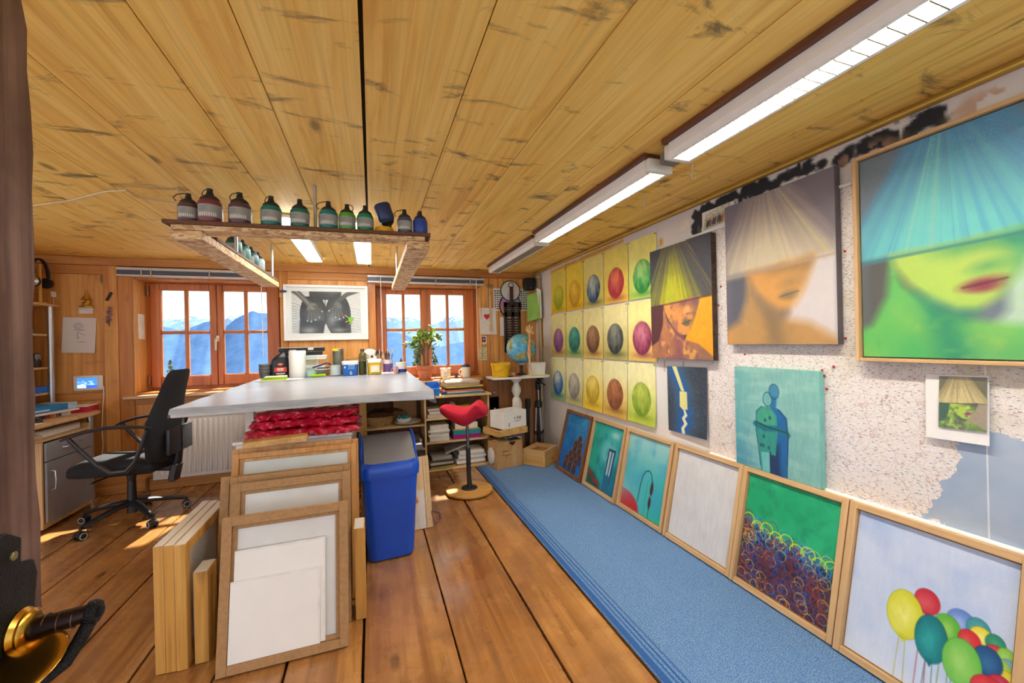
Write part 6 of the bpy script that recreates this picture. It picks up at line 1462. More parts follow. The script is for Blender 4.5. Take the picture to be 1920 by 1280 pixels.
t = thing('red_folder_tray', 'red letter tray with papers at the desk corner', 'tray', (-2.42, 4.487, DZ), .12)
bm = B(); bx(bm, -.12, .12, -.10, .10, 0, .004); bx(bm, -.12, .12, -.10, -.096, .004, .045); bx(bm, .116, .12, -.096, .10, .004, .045); bx(bm, -.12, -.116, -.096, .10, .004, .045); obj('tray', bm, M((206, 40, 74), .4), t, False, False)
bm = B(); bx(bm, -.112, .125, -.105, .096, .046, .052, .001); obj('papers', bm, MAT_PAPER, t, False, False)
t = thing('computer_mouse', 'black computer mouse on the desk', 'mouse', (-2.36, 3.93, DZ), .3)
bm = B(); sph(bm, (0, 0, .006), 1, (.055, .034, .028), u=18, v=12); bmesh.ops.bisect_plane(bm, geom=bm.verts[:] + bm.edges[:] + bm.faces[:], plane_co=(0, 0, 0), plane_no=(0, 0, -1), clear_outer=True); obj('shell', bm, MAT_BLACK, t, True, False)
bm = B(); cyl(bm, (.03, -.004, .028), (.03, .004, .028), .007, n=12); obj('scroll_wheel', bm, M((90, 90, 94), .4), t, True, False)
bm = B(); bx(bm, -2.52, -2.26, 3.68, 3.90, DZ, DZ + .0015); simple('desk_paper', 'white paper lying on the desk beside the mouse', 'paper', bm, MAT_PAPER)
for i, (z, w, c, lb) in enumerate(((1.4555, .030, (236, 236, 236), 'small white box on the highest inner tower shelf'), (1.4555, .028, (40, 120, 170), 'small blue box on the highest inner tower shelf'))):
    bm = B(); bx(bm, -2.66, -2.62, 4.345 + i * .035, 4.345 + i * .035 + w, z, z + .04 - .006 * i, .002); simple('small_box', lb, 'box', bm, M(c, .4))
t = thing('black_pen_box', 'black box with pale stripes on the middle tower shelf', 'box', (-2.64, 4.42, 1.1755), .2)
bm = B(); bx(bm, -.03, .03, -.055, .055, 0, .118, .002); obj('box', bm, M((20, 20, 24), .4), t, True, False)
for i in range(6):
    bm = B(); bx(bm, .0302, .0312, -.046 + i * .017, -.038 + i * .017, .075 - .008 * (i % 3), .110); obj('pale_stripe', bm, M((190, 190, 190), .5), t, False, False)
t = thing('blue_tray', 'little blue tray on the lowest tower shelf', 'tray', (-2.66, 4.425, .9605), 0)
bm = B(); bx(bm, -.06, .06, -.085, .085, 0, .004); bx(bm, .055, .06, -.085, .085, .004, .055); bx(bm, -.06, -.055, -.085, .085, .004, .055); bx(bm, -.055, .055, -.085, -.08, .004, .055); bx(bm, -.055, .055, .08, .085, .004, .055); obj('tray', bm, M((24, 104, 200), .4), t, False, False)
bm = B(); bx(bm, -.05, .05, -.075, .075, .004, .058, .004); obj('contents', bm, M((150, 60, 56), .6, 0, .5, 40), t, True, False)
for i, (y, w, hh, c) in enumerate(((4.292, .020, .26, (26, 96, 160)), (4.314, .015, .285, (206, 170, 120)), (4.331, .012, .255, (196, 190, 150)), (4.345, .012, .255, (170, 190, 150)))):
    t = thing('upright_book', ('blue', 'tallest tan', 'cream', 'greenish spiral-bound')[i] + ' book standing on top of the shelf tower', 'book', (-2.71, y, 1.7085), 0, 'books on top of the shelf tower')
    bm = B(); bx(bm, -.085, .10, 0, w - .0015, 0, hh, .001); obj('cover', bm, M(c, .5), t, True, False)
    bm = B(); bx(bm, -.08, .1008, .003, w - .0045, .004, hh - .004); obj('pages', bm, M((226, 220, 206), .8), t, False, False)
t = thing('headphones', 'silver and black headphones resting on a wooden stand', 'headphones', (-2.60, 4.46, 1.86), 0)
hc = Vector((-2.605, 4.455, 1.93))
bm = B(); tube(bm, [hc + Vector((.012 * math.sin(a * 2) * 0, .098 * math.cos(a), .15 * math.sin(a) + .0)) for a in [math.pi * k / 18 for k in range(19)]], .009, 8, flat=1.6); obj('headband', bm, MAT_BLACK, t)
for s in (-1, 1):
    c = hc + Vector((0, s * .085, -.045))
    bm = B(); cyl(bm, c + Vector((0, s * -.030, 0)), c + Vector((0, s * -.004, 0)), .042, .044, 22); cup = obj('ear_pad', bm, MAT_BLACK, t)
    bm = B(); cyl(bm, c + Vector((0, s * -.002, 0)), c + Vector((0, s * .016, 0)), .042, .028, 22); obj('ear_shell', bm, M((206, 204, 202), .25, .7), t)
    bm = B(); tube(bm, [c + Vector((0, s * .014, .0)), c + Vector((0, s * .02, .03)), hc + Vector((0, s * .098, .0))], .006, 6); obj('yoke', bm, MAT_STEEL, t)
t = thing('headphone_stand', 'light wooden headphone stand on the tower top', 'stand', (-2.605, 4.455, 1.7085), 0)
bm = B(); bx(bm, -.03, .03, -.04, .04, 0, .012, .003); cyl(bm, (0, 0, .012), (0, 0, .33), .012, .010, 10); bx(bm, -.02, .02, -.05, .05, .33, .35, .006) if False else None; obj('post', bm, MAT_PINE, t, True, False)
t = thing('folded_card', 'small pale folded card on the tower top', 'card', (-2.57, 4.53, 1.7085), 0)
bm = B(); prism(bm, [(0, -.02, .065), (.003, .03, .065), (.003, .03, .11), (0, -.02, .11)], (.004, 0, 0)); cyl(bm, (.004, .005, 0), (.004, .005, .07), .003, n=8); obj('card', bm, M((206, 200, 190), .7), t, True, False)

# ================================================================== RIGHT WINDOW SILL AND SHELF UNIT
SZ = WZ0 + .001
t = thing('potted_plant', 'jade plant in a terracotta pot on the right window sill', 'potted plant', (.565, 4.63, SZ), 0)
bm = B(); lathe(bm, [(.085, 0), (.10, .012), (.102, .018), (.088, .014)], n=28); obj('saucer', bm, MAT_TERRA, t, True, False)
bm = B(); lathe(bm, [(.068, .016), (.088, .125), (.099, .125), (.101, .165), (.092, .165), (.086, .14), (.001, .138)], n=28, cap=False); obj('pot', bm, MAT_TERRA, t, True, False)
bm = B(); lathe(bm, [(.086, .140), (.05, .147), (.001, .148)], n=20); obj('soil', bm, M((60, 44, 34), .95, 0, .4, 90, .6), t, True, False)
stems = [[(.0, 0, .14), (-.01, .01, .28), (-.03, .01, .38), (-.07, .0, .45)], [(.0, 0, .14), (-.01, .01, .28), (.0, 0, .40), (-.02, -.01, .49)], [(.035, .0, .14), (.038, .0, .30), (.035, .0, .42), (.05, .0, .50)], [(.035, .0, .14), (.038, .0, .33), (.07, .01, .42), (.11, 0, .46)], [(-.01, .01, .28), (-.06, 0, .36), (-.12, 0, .40)]]
for s in stems:
    bm = B(); tube(bm, s, [.013] + [.010] * (len(s) - 2) + [.006], 8); obj('stem', bm, M((96, 82, 62), .8, 0, .2, 50), t, True, False)
rg = random.Random(11); lmats = [M((120, 160, 56), .4, 0, .2), M((84, 128, 58), .4, 0, .2), M((166, 194, 78), .4, 0, .2)]
bm = B(); tube(bm, [(0, 0, 0), (.012, 0, .002), (.028, 0, .006), (.042, 0, .004), (.05, 0, .003)], [.002, .008, .013, .010, .001], 8, flat=.3); leaf0 = None; lms = []
for m in lmats:
    b2 = bm.copy(); me = bpy.data.meshes.new('leaf'); b2.to_mesh(me); b2.free(); _finish(me, m, True); lms.append(me)
bm.free()
for s in stems:
    tip = Vector(s[-1])
    for k in range(26):
        o = bpy.data.objects.new('leaf', rg.choice(lms)); COL.objects.link(o); o.parent = t
        o.location = tip + Vector((rg.gauss(0, .040), rg.gauss(0, .032), rg.gauss(.0, .032))); o.rotation_euler = (rg.uniform(-.6, .6), rg.uniform(-1.2, .6), rg.uniform(0, 6.28)); q = rg.uniform(1.15, 1.7); o.scale = (q, q, q)
t = thing('white_tub', 'white plastic tub with label beside the plant pot', 'tub', (.805, 4.66, SZ), 0)
bm = B(); lathe(bm, [(.052, 0), (.060, .105), (.064, .108), (.064, .122), (.058, .124)], n=24); obj('tub_body', bm, M((226, 222, 210), .5), t, True, False)
bm = B(); bx(bm, -.03, .03, -.0625, -.05, .03, .08); bx(bm, -.022, .022, -.0632, -.0625, .058, .066); obj('label', bm, M((196, 196, 176), .6), t, False, False)
t = thing('milk_jug', 'cream jug with dark blue lid on the sill', 'jug', (1.045, 4.66, SZ), 0)
bm = B(); lathe(bm, [(.045, 0), (.055, .005), (.056, .10), (.046, .125), (.042, .132)], n=24); obj('jug_body', bm, M((230, 222, 208), .35), t, True, False)
bm = B(); lathe(bm, [(.048, .128), (.048, .145), (.03, .158), (.008, .162)], n=24); obj('lid', bm, M((44, 50, 90), .4), t, True, False)
bm = B(); torus(bm, (-.055, -.01, .07), .03, .006, (math.pi / 2, 0, 0), 18, 8); obj('handle', bm, M((230, 222, 208), .35), t, True, False)
bm = B(); lathe(bm, [(.016, 0), (.020, .003), (.020, .035), (.012, .042), (.012, .055), (.010, .058)], (.925, 4.64, SZ), 16); simple('ink_bottle', 'tiny dark ink bottle between tub and jug on the sill', 'bottle', bm, M((60, 56, 90), .3))
t = thing('sun_hat_bundle', 'bundle of white striped fabric at the sill end', 'fabric', (.33, 4.60, SZ), 0)
bm = B()
for i in range(4): torus(bm, (.335 + .01 * i, 4.615, SZ + .042 + .012 * i), .055 - .006 * i, .018, (.25, .35, .2 * i), 18, 8)
obj('folds', bm, M((222, 214, 208), .8, 0, .2, 30), t)
# shelf unit: long, low, birch
SX0, SX1, SD, SY0, SY1 = -.22, 1.165, .485, 4.10, 4.52
t = thing('low_shelf_unit', 'long low birch shelf unit under the right window', 'shelf', (.5, 4.3, 0), 0)
for x in (SX0, SD, SX1 - .018):
    bm = B(); bx(bm, x, x + .018, SY0 + .001, SY1, .03, .742, .001); obj('upright', bm, MAT_BIRCHV, t)
for z in (.012, .752):
    bm = B(); bx(bm, SX0 - .01, SX1 + (.05 if z < .1 else .02), SY0 - .02, SY1 + .01, z - .010, z + .010, .002); obj('top_board' if z > .5 else 'bottom_board', bm, MAT_BIRCH, t)
for a, b, zz in ((SD + .018, SX1 - .018, (.285, .525)), (SX0 + .018, SD, (.24, .478))):
    for z in zz:
        bm = B(); bx(bm, a + .0005, b - .0005, SY0 + .006, SY1, z - .009, z + .009, .001); obj('shelf_board', bm, MAT_BIRCH, t)
bm = B(); bx(bm, SX0, SX1, SY1, SY1 + .008, .03, .742); obj('back_panel', bm, wood('shelf_back', (150, 104, 60), (130, 86, 46), (104, 66, 34), 2, .6, 1, .2), t)
# folders and boards on top
tz = .7628; k = 0
for hh, c, w, d, lb in ((.014, (40, 150, 170), .42, .33, 'turquoise folder lowest in the pile on the shelf'), (.016, (206, 206, 204), .40, .32, 'white folder in the pile on the shelf'), (.014, (226, 96, 60), .42, .33, 'orange-red folder in the pile on the shelf'), (.022, (70, 60, 52), .38, .31, 'dark brown folder in the pile on the shelf'), (.016, (206, 186, 24), .40, .32, 'yellow folder in the pile on the shelf'), (.030, (172, 136, 92), .36, .30, 'brown cardboard pad in the pile on the shelf'), (.014, (222, 196, 150), .37, .30, 'beige portfolio in the pile on the shelf'), (.010, (226, 228, 230), .25, .22, 'white paper block topping the pile on the shelf')):
    t = thing('art_folder', lb, 'folder', (.905 + .012 * math.sin(k * 2.1), 4.30, tz), .06 * math.sin(k * 1.7), 'folders piled on the shelf unit')
    bm = B(); bx(bm, -w / 2, w / 2, -d / 2, d / 2, 0, .003, .0006); bx(bm, -w / 2, w / 2, -d / 2, d / 2, hh - .003, hh - .0004, .0006); obj('covers', bm, M(c, .5), t, False, False)
    bm = B(); bx(bm, -w / 2 + .006, w / 2 - .006, -d / 2 + .005, d / 2 - .005, .003, hh - .003); obj('papers', bm, M(tuple((v + 226) // 2 for v in c) if c[0] > 100 else c, .8), t, False, False)
    tz += hh + .0002; k += 1
t = thing('blue_storage_bin', 'blue open-front plastic storage bin on the shelf', 'bin', (.585, 4.19, .7628), -.05)
BL2 = M((28, 120, 214), .35, 0, .05)
bm = B(); prism(bm, [(-.062, -.08, 0), (.062, -.08, 0), (.062, .10, 0), (-.062, .10, 0)], (0, 0, .004))
for s in (-1, 1): prism(bm, [(s * .062, -.08, .004), (s * .062, .10, .004), (s * .066, .10, .135), (s * .066, -.04, .125), (s * .064, -.084, .075)], (-s * .003, 0, 0))
prism(bm, [(-.06, -.083, .004), (.06, -.083, .004), (.062, -.086, .075), (-.062, -.086, .075)], (0, .003, 0)); prism(bm, [(-.06, .10, .004), (.06, .10, .004), (.064, .10, .13), (-.064, .10, .13)], (0, -.003, 0)); obj('bin', bm, BL2, t, False, False)
bm = B(); bx(bm, -.066, .066, -.090, -.083, .066, .078, .002); obj('front_lip', bm, M((50, 140, 226), .35), t, True, False)
crumple('cloth_bundle', 'brown paper bundle between table and storage bin', 'bundle', .43, 4.33, .7628, .16, .16, .12, M((170, 120, 90), .8, 0, .3, 30), 7)
# shelf contents: stacks of papers and boxes
def stack(lb, x, y, z, items, nm='paper_stack', cat='papers', jit=.01, seed=1):
    rg = random.Random(seed); t = thing(nm, lb, cat, (x, y, z), 0); zz = .0003
    for w, d, h, c in items:
        bm = B(); box(bm, (rg.uniform(-jit, jit), rg.uniform(-jit, jit), zz + h / 2), (w, d, h - .0006), (0, 0, rg.uniform(-.06, .06)), .001); obj('layer', bm, M(c, .75, 0, .06, 40), t, False, False); zz += h
    return t
W1, W2, W3 = (232, 230, 224), (206, 202, 194), (182, 180, 172)
stack('pile of white papers at the left of the middle shelf', .635, 4.24, .2945, [(.20, .24, .05, W2), (.21, .24, .025, W1), (.20, .23, .02, W3), (.22, .24, .02, W1), (.19, .22, .05, (224, 222, 216))], seed=2)
stack('stack of teal and magenta flat boxes on the middle shelf', .93, 4.25, .2945, [(.29, .25, .045, (150, 24, 116)), (.29, .25, .045, (20, 140, 150)), (.28, .24, .012, (214, 160, 70)), (.24, .22, .06, (236, 234, 230))], 'flat_box_stack', 'boxes', seed=3)
stack('loose papers on the upper right shelf', .620, 4.26, .5345, [(.19, .22, .02, W2), (.18, .22, .018, (206, 190, 176)), (.18, .2, .02, W1), (.17, .2, .018, (190, 180, 178)), (.17, .2, .015, W1)], seed=4)
stack('magazines piled on the bottom shelf', .655, 4.22, .0225, [(.25, .26, .02, (186, 160, 60)), (.24, .25, .02, (60, 54, 50)), (.24, .25, .02, (206, 200, 186)), (.23, .24, .025, (90, 84, 76)), (.2, .22, .03, (176, 172, 164))], 'magazine_stack', 'magazines', seed=5)
stack('thick untidy paper heap on the right of the bottom shelf', .965, 4.26, .0225, [(.30, .26, .02, W2), (.31, .27, .025, W1), (.30, .26, .02, W3), (.30, .26, .025, W1), (.29, .25, .02, W2), (.27, .25, .03, W1)], jit=.014, seed=6)
bm = B(); prism(bm, [(.70, 4.14, .148), (.93, 4.12, .235), (1.05, 4.40, .262), (.72, 4.40, .160)], (0, 0, .004)); simple('leaning_folder', 'grey-white folder sloping over the bottom shelf heap', 'folder', bm, M((214, 212, 206), .7))
t = thing('yellow_round_box', 'round yellow box on the upper right shelf', 'box', (.93, 4.36, .5345), 0)
bm = B(); lathe(bm, [(.075, 0), (.078, .004), (.078, .07)], n=28); obj('box', bm, M((206, 180, 30), .5), t, True, False); bm = B(); lathe(bm, [(.081, .062), (.081, .085), (.078, .088)], n=28); obj('lid', bm, M((220, 196, 40), .45), t, True, False)
bm = B(); prism(bm, [(.745, 4.20, .5345), (.86, 4.22, .5345), (.82, 4.22, .66), (.775, 4.215, .675)], (0, .06, 0), .002); simple('cardboard_wedge', 'folded grey card tent on the upper right shelf', 'card', bm, M((176, 170, 156), .8))
# left compartment under the table
t = thing('white_plate', 'large white plate on the shelf under the table', 'plate', (.33, 4.20, .4875), 0)
bm = B(); lathe(bm, [(.05, 0), (.07, .004), (.12, .020), (.135, .030), (.133, .033), (.118, .025), (.07, .009), (.001, .008)], n=36, cap=False); obj('plate_body', bm, M((232, 228, 218), .25), t, True, False)
bm = B(); lathe(bm, [(.05, -.0004), (.052, .004), (.046, .003)], n=28); obj('foot_ring', bm, M((226, 222, 212), .3), t, True, False)
t = thing('white_bowl', 'white bowl with turquoise bits standing on the plate', 'bowl', (.29, 4.18, .5060), 0)
bm = B(); lathe(bm, [(.03, 0), (.06, .012), (.074, .05), (.071, .05), (.056, .014), (.001, .005)], n=28, cap=False); obj('bowl_body', bm, M((236, 232, 222), .25), t, True, False)
bm = B(); rg = random.Random(5)
for i in range(34): box(bm, (rg.uniform(-.05, .05), rg.uniform(-.05, .05), .050 + rg.uniform(0, .022)), (.016, .014, .01), (rg.random() * 3, rg.random() * 3, rg.random() * 3), .002)
obj('turquoise_bits', bm, M((20, 140, 156), .4, 0, .5, 60), t, True, False)
t = thing('wicker_basket', 'wicker basket wrapped in clear film on the shelf', 'basket', (.06, 4.30, .4875), 0)
bm = B()
for i in range(8): torus(bm, (0, 0, .008 + i * .011), .11 + .004 * i, .0065, n=30, k=6)
for k in range(20): a = k * .314; tube(bm, [(.112 * math.cos(a), .112 * math.sin(a), .004), (.142 * math.cos(a), .142 * math.sin(a), .09)], .005, 5)
lathe(bm, [(.11, .002), (.11, .006)], n=24); obj('weave', bm, M((176, 136, 86), .7, 0, .25, 60), t, True, False)
crumple('clear_film', 'crinkled clear plastic film over the wicker basket', 'plastic film', .13, 4.28, .586, .40, .26, .07, glassy('crinkled_film', (226, 226, 232), .55), 9)
bm = B(); bx(bm, -.18, .46, 4.125, 4.40, .2495, .335, .004); simple('shelf_carton', 'grey carton on the middle shelf under the table', 'carton', bm, M((172, 168, 158), .7))
bm = B(); bx(bm, .20, .44, 4.42, 4.45, .4875, .72, .002); simple('paper_carton', 'brown striped carton at the back of the shelf', 'carton', bm, MAT_CARD)
# black storage boxes in front
zc = .002
for i, (hh, c, lb) in enumerate(((.165, (30, 30, 34), 'black storage box lowest in the stack behind the bin'), (.13, (36, 46, 44), 'dark green-black storage box in the middle of the stack'), (.10, (44, 46, 50), 'black storage box with grey lid topping the stack'))):
    t = thing('storage_box', lb, 'box', (.14, 3.76, zc), .02, 'storage boxes stacked behind the bin')
    bm = B(); rings = [[bm.verts.new(p) for p in rr(w, d, z, .02, 3)] for w, d, z in ((.245, .16, 0), (.258, .17, hh - .03))]; ring_faces(bm, rings); obj('box_body', bm, M(c, .35), t, True, False)
    bm = B(); rings = [[bm.verts.new(p) for p in rr(w, d, z, .02, 3)] for w, d, z in ((.268, .18, hh - .029), (.268, .18, hh - .006), (.260, .172, hh - .001))]; ring_faces(bm, rings); obj('lid', bm, M((110, 114, 122) if i == 2 else (28, 40, 40), .3), t, True, False)
    bm = B(); bx(bm, .10, .16, -.186, -.180, hh - .05, hh - .012, .002); obj('latch', bm, M((150, 152, 156), .4), t, True, False)
    zc += hh + .0005
t = thing('yogurt_tub', 'orange and blue paint-stained tub on the storage boxes', 'tub', (-.02, 3.69, zc), 0)
bm = B(); lathe(bm, [(.048, 0), (.058, .085), (.062, .088), (.062, .096), (.056, .096), (.046, .01), (.001, .008)], n=26, cap=False); obj('tub_body', bm, M((226, 206, 150), .5), t, True, False)
bm = B(); lathe(bm, [(.0495, .006), (.0555, .055)], n=26, cap=False); obj('blue_band', bm, M((40, 120, 160), .5), t, True, False); bm = B(); lathe(bm, [(.0562, .058), (.0585, .075)], n=26, cap=False); obj('orange_band', bm, M((226, 140, 80), .5), t, True, False)
t = thing('spray_can', 'purple can leaning against the tub', 'can', (.085, 3.69, zc), 0, None, rot=(0, .22, 0))
bm = B(); lathe(bm, [(.028, .007), (.030, .011), (.030, .105), (.026, .115), (.014, .120), (.013, .130)], n=22); obj('can', bm, M((96, 40, 140), .3, .2), t, True, False)
bm = B(); lathe(bm, [(.0304, .04), (.0304, .058)], n=22, cap=False); obj('label_band', bm, M((196, 170, 214), .4), t, True, False)
# leaning wooden panel with print
t = thing('pine_panel', 'pale wooden panel with a flower print leaning behind the bin', 'panel', (.29, 2.86, .003), 0, None, rot=(-.32, 0, .04))
bm = B(); bx(bm, -.16, .048, 0, .014, 0, .49, .001); obj('board', bm, MAT_BIRCHV, t, True, False)
bm = B(); bx(bm, .050, .092, 0, .016, 0, .492, .001); obj('edge_strip', bm, MAT_BIRCHV, t, True, False)
for z in (.06, .18, .31, .43):
    bm = B(); lathe(bm, [(.005, 0), (.005, .002), (.002, .004)], (.072, 0, z), 10, (math.pi / 2, 0, 0)); obj('screw', bm, MAT_STEEL, t, True, False)
pc = Cv(40, 60, (206, 176, 150), .5, 50); pc.mix(np.clip((pc.X - .35) * 2, 0, 1), (212, 204, 198)); pc.poly([(0, .3), (.3, .3), (.35, 1), (0, 1)], (206, 120, 90)); pc.ell(.55, .2, .14, .06, (214, 130, 40), .4); pc.ell(.62, .28, .1, .07, (200, 110, 40), -.5); pc.line([(.58, .3), (.7, .98)], .02, (186, 190, 196)); pc.mottle(6, 8, .05)
Rp = WM[t.name]; sheet('flower_print', pc, Rp @ Vector((-.12, -.0012, .26)), Rp @ Vector((.046, -.0012, .26)), Rp @ Vector((-.12, -.0012, .005)), VC_PAPER, t)
bm = B(); tube(bm, [(.37, 2.86, .12), (.385, 2.85, .05), (.40, 2.88, .006), (.455, 2.98, .006), (.46, 3.08, .006), (.41, 3.14, .006), (.36, 3.17, .006)], .0035, 6); simple('purple_cord', 'thin violet-grey cord curling on the floor by the stool', 'cord', bm, M((92, 88, 130), .5))

# ================================================================== BACK RIGHT CORNER
t = thing('drawer_cabinet', 'brown wooden cabinet with metal knobs in the corner', 'cabinet', (1.55, 4.48, 0), 0)
BRW = wood('cabinet_brown', (170, 112, 62), (146, 92, 48), (112, 68, 36), 2, .5, 1, .3)
bm = B(); bx(bm, 1.215, 1.80, 4.33, 4.60, .01, .885, .003); obj('body', bm, BRW, t)
for i, z in enumerate((.52, .70)):
    bm = B(); bx(bm, 1.225, 1.34, 4.318, 4.3295, z - .17 + .01, z + .165, .002); dr = obj('drawer', bm, BRW, t)
    bm = B(); lathe(bm, [(.007, 0), (.007, .012), (.013, .018), (.014, .024), (.006, .030)], (1.285, 4.318, z + .03), 14, (math.pi / 2, 0, 0)); obj('knob', bm, MAT_STEEL, dr)
for i in (0, 1):
    bm = B(); bx(bm, 1.345 + .22 * i, 1.56 + .225 * i, 4.320, 4.3295, .05, .86, .002); obj('door', bm, BRW, t)
t = thing('pedestal_table', 'small white side table with turned baluster leg', 'table', (1.50, 4.17, 0), 0)
bm = B(); prism(bm, [(1.195, 4.02, .897), (1.82, 4.02, .897), (1.87, 4.08, .897), (1.87, 4.315, .897), (1.195, 4.315, .897)], (0, 0, .022), .004); obj('table_top', bm, M((238, 236, 232), .4, 0, .02), t)
bm = B(); lathe(bm, [(.085, .002), (.09, .03), (.045, .07), (.035, .12), (.048, .20), (.040, .30), (.034, .42), (.046, .50), (.050, .58), (.046, .66), (.028, .69), (.033, .705), (.052, .75), (.050, .79), (.032, .825), (.030, .845), (.060, .875), (.062, .897)], (1.50, 4.17, 0), 24); obj('leg', bm, M((234, 232, 228), .45, 0, .03), t)
bm = B()
for k in range(3):
    pts = [(1.50 + .0465 * math.cos(a * 2.4 + k * 2.09), 4.17 + .0465 * math.sin(a * 2.4 + k * 2.09), .46 + .19 * a) for a in [i / 10 for i in range(11)]]; tube(bm, pts, .010, 6)
obj('twist', bm, M((234, 232, 228), .45, 0, .03), t)
PZ = .920
t = thing('yellow_bucket', 'small yellow plastic bucket with handle on the white table', 'bucket', (1.325, 4.18, PZ), 0)
bm = B(); lathe(bm, [(.085, 0), (.090, .004), (.100, .125), (.108, .125), (.110, .150), (.103, .150), (.088, .01), (.001, .008)], n=30, cap=False); obj('bucket_body', bm, M((232, 186, 10), .35), t, True, False)
bm = B(); tube(bm, [(-.105, -.03, .13), (-.09, -.075, .09), (-.03, -.108, .06), (.04, -.108, .06), (.09, -.075, .10), (.105, -.02, .13)][::-1] if False else [(-.108, -.02, .13), (-.10, -.07, .055), (-.04, -.106, .075), (.03, -.112, .12), (.09, -.07, .135)], .006, 8); obj('handle', bm, M((236, 196, 40), .35), t, True, False)
t = thing('glass_jar', 'small clear jar with brown contents beside the yellow bucket', 'jar', (1.455, 4.13, PZ), 0)
bm = B(); lathe(bm, [(.032, 0), (.036, .003), (.036, .095), (.034, .098)], n=22); obj('jar_glass', bm, MAT_CLEAR, t, True, False)
bm = B(); lathe(bm, [(.031, .003), (.033, .045)], n=20); obj('contents', bm, M((176, 130, 90), .6, 0, .3, 60), t, True, False)
t = thing('white_planter', 'square white planter on the right of the white table', 'planter', (1.745, 4.17, PZ), .12)
bm = B(); prism(bm, [(-.072, -.072, .006), (.072, -.072, .006), (.072, .072, .006), (-.072, .072, .006)], (0, 0, .004))
for a, b in (((-.07, -.07), (.07, -.07)), ((.07, -.07), (.07, .07)), ((.07, .07), (-.07, .07)), ((-.07, .07), (-.07, -.07))):
    prism(bm, [(a[0], a[1], .006), (b[0], b[1], .006), (b[0] * 1.12, b[1] * 1.12, .14), (a[0] * 1.12, a[1] * 1.12, .14)], (-(a[0] + b[0]) * .03, -(a[1] + b[1]) * .03, 0))
obj('planter_body', bm, M((238, 238, 236), .4, 0, .02), t, False, False)
bm = B(); bx(bm, -.088, .088, -.088, .088, 0, .0055, .002); obj('saucer', bm, M((226, 226, 150), .5), t, True, False)
for x, c, lb, w in ((1.395, (30, 30, 34), 'short black crayon stub on the white table', .05), (1.475, (206, 50, 70), 'pinkish red eraser on the white table', .055)):
    bm = B(); box(bm, (x, 4.05, PZ + .008), (w, .018, .014), (0, 0, .1), .003); simple('crayon_stub', lb, 'crayon', bm, M(c, .5))
bm = B(); lathe(bm, [(.05, .0005), (.056, .004), (.05, .006)], (1.60, 4.08, PZ), 26, sx=1.25); simple('white_dish', 'flat white dish in front of the globe foot', 'dish', bm, M((240, 238, 234), .35))
def globecol():
    t = NT('globe_map'); v = t.coord((1, 1, 1)); n = t.noise(v, 9, 5, .55)
    land = t.ramp(t.noise(v, 30, 2), [(.35, lin((126, 140, 70))), (.65, lin((206, 186, 128)))])
    t.col(t.mix(t.math('GREATER_THAN', n, .56), t.ramp(n, [(.3, lin((40, 140, 200))), (.55, lin((110, 196, 226)))]), land)); t.set(Roughness=.25); return t.m
t = thing('globe', 'desk globe with light blue seas on a dark foot', 'globe', (1.585, 4.22, PZ), 0)
bm = B(); sph(bm, (0, 0, .300), .166, u=36, v=24); obj('sphere', bm, globecol(), t, True, False)
bm = B(); torus(bm, (0, 0, .300), .1667, .0012, (0.2, .2, 0), 40, 5); obj('equator_line', bm, M((60, 90, 130), .5), t, True, False)
bm = B(); lathe(bm, [(.06, 0), (.062, .012), (.03, .022), (.014, .05), (.016, .09), (.028, .115), (.04, .128), (.03, .135)], n=24); obj('foot', bm, M((50, 46, 46), .4), t, True, False)
bm = B(); lathe(bm, [(.03, .112), (.045, .124), (.052, .14)], n=24, cap=False); obj('collar', bm, M((206, 206, 206), .3, .6), t, True, False)
t = thing('wooden_giraffe', 'pale carved giraffe-like figure leaning over the globe', 'figurine', (1.615, 4.02, PZ), 0)
GM = M((222, 190, 140), .55, 0, .25, 30)
bm = B(); tube(bm, [(-.005, .0, .21), (-.012, .0, .24), (-.010, .005, .30), (0, .010, .36), (.006, .012, .42), (.002, .010, .47)], [.016, .022, .017, .013, .011, .015], 10); obj('neck', bm, M((226, 160, 96), .55, 0, .2, 30), t, True, False)
bm = B(); tube(bm, [(-.012, .0, .23), (-.004, .004, .12), (.01, .006, .004)], [.014, .010, .022], 8); obj('support', bm, GM, t, True, False)
bm = B(); sph(bm, (.0, .010, .487), .028, (1.35, .8, .9), (0, .5, 0), 14, 10); sph(bm, (.028, .008, .470), .020, (1.2, .8, .8), (0, .4, 0), 12, 8); obj('head', bm, GM, t, True, False)
bm = B()
for x, z, r in ((-.022, .525, -.5), (.004, .535, 0), (.030, .520, .5), (-.028, .50, -.9)): sph(bm, (x, .012, z), .017, (.55, .35, 1.35), (0, r, 0), 10, 8)
obj('ears_and_horns', bm, M((232, 206, 164), .55, 0, .2, 30), t, True, False)
# wall bits on the right of the window
yr_ = YB - .0145
def ncv(seed):
    cv = Cv(36, 50, (228, 224, 220), .66, seed)
    for i in range(9): y = .1 + .09 * i; cv.line([(.1, y), (.3 + .55 * cv.rng.rand(), y + .01)], .006, (176, 170, 172), .01, .7)
    return cv
t = thing('pinned_letter', 'white letter pinned beside the right window with a red heart', 'letter', (1.32, yr_, 1.39), 0)
sheet('paper', ncv(60), (1.215, yr_ - .002, 1.708), (1.420, yr_ - .002, 1.706), (1.218, yr_ - .006, 1.392), VC_PAPER, t, lambda X, Y: .004 * Y)
bm = B(); a = [i * .2 for i in range(32)]; prism(bm, [(1.305 + .0026 * 16 * math.sin(q) ** 3 * .9, yr_ - .012, 1.605 + .0024 * (13 * math.cos(q) - 5 * math.cos(2 * q) - 2 * math.cos(3 * q) - math.cos(4 * q))) for q in a], (0, .004, 0)); obj('red_heart', bm, M((206, 26, 46), .4), t)
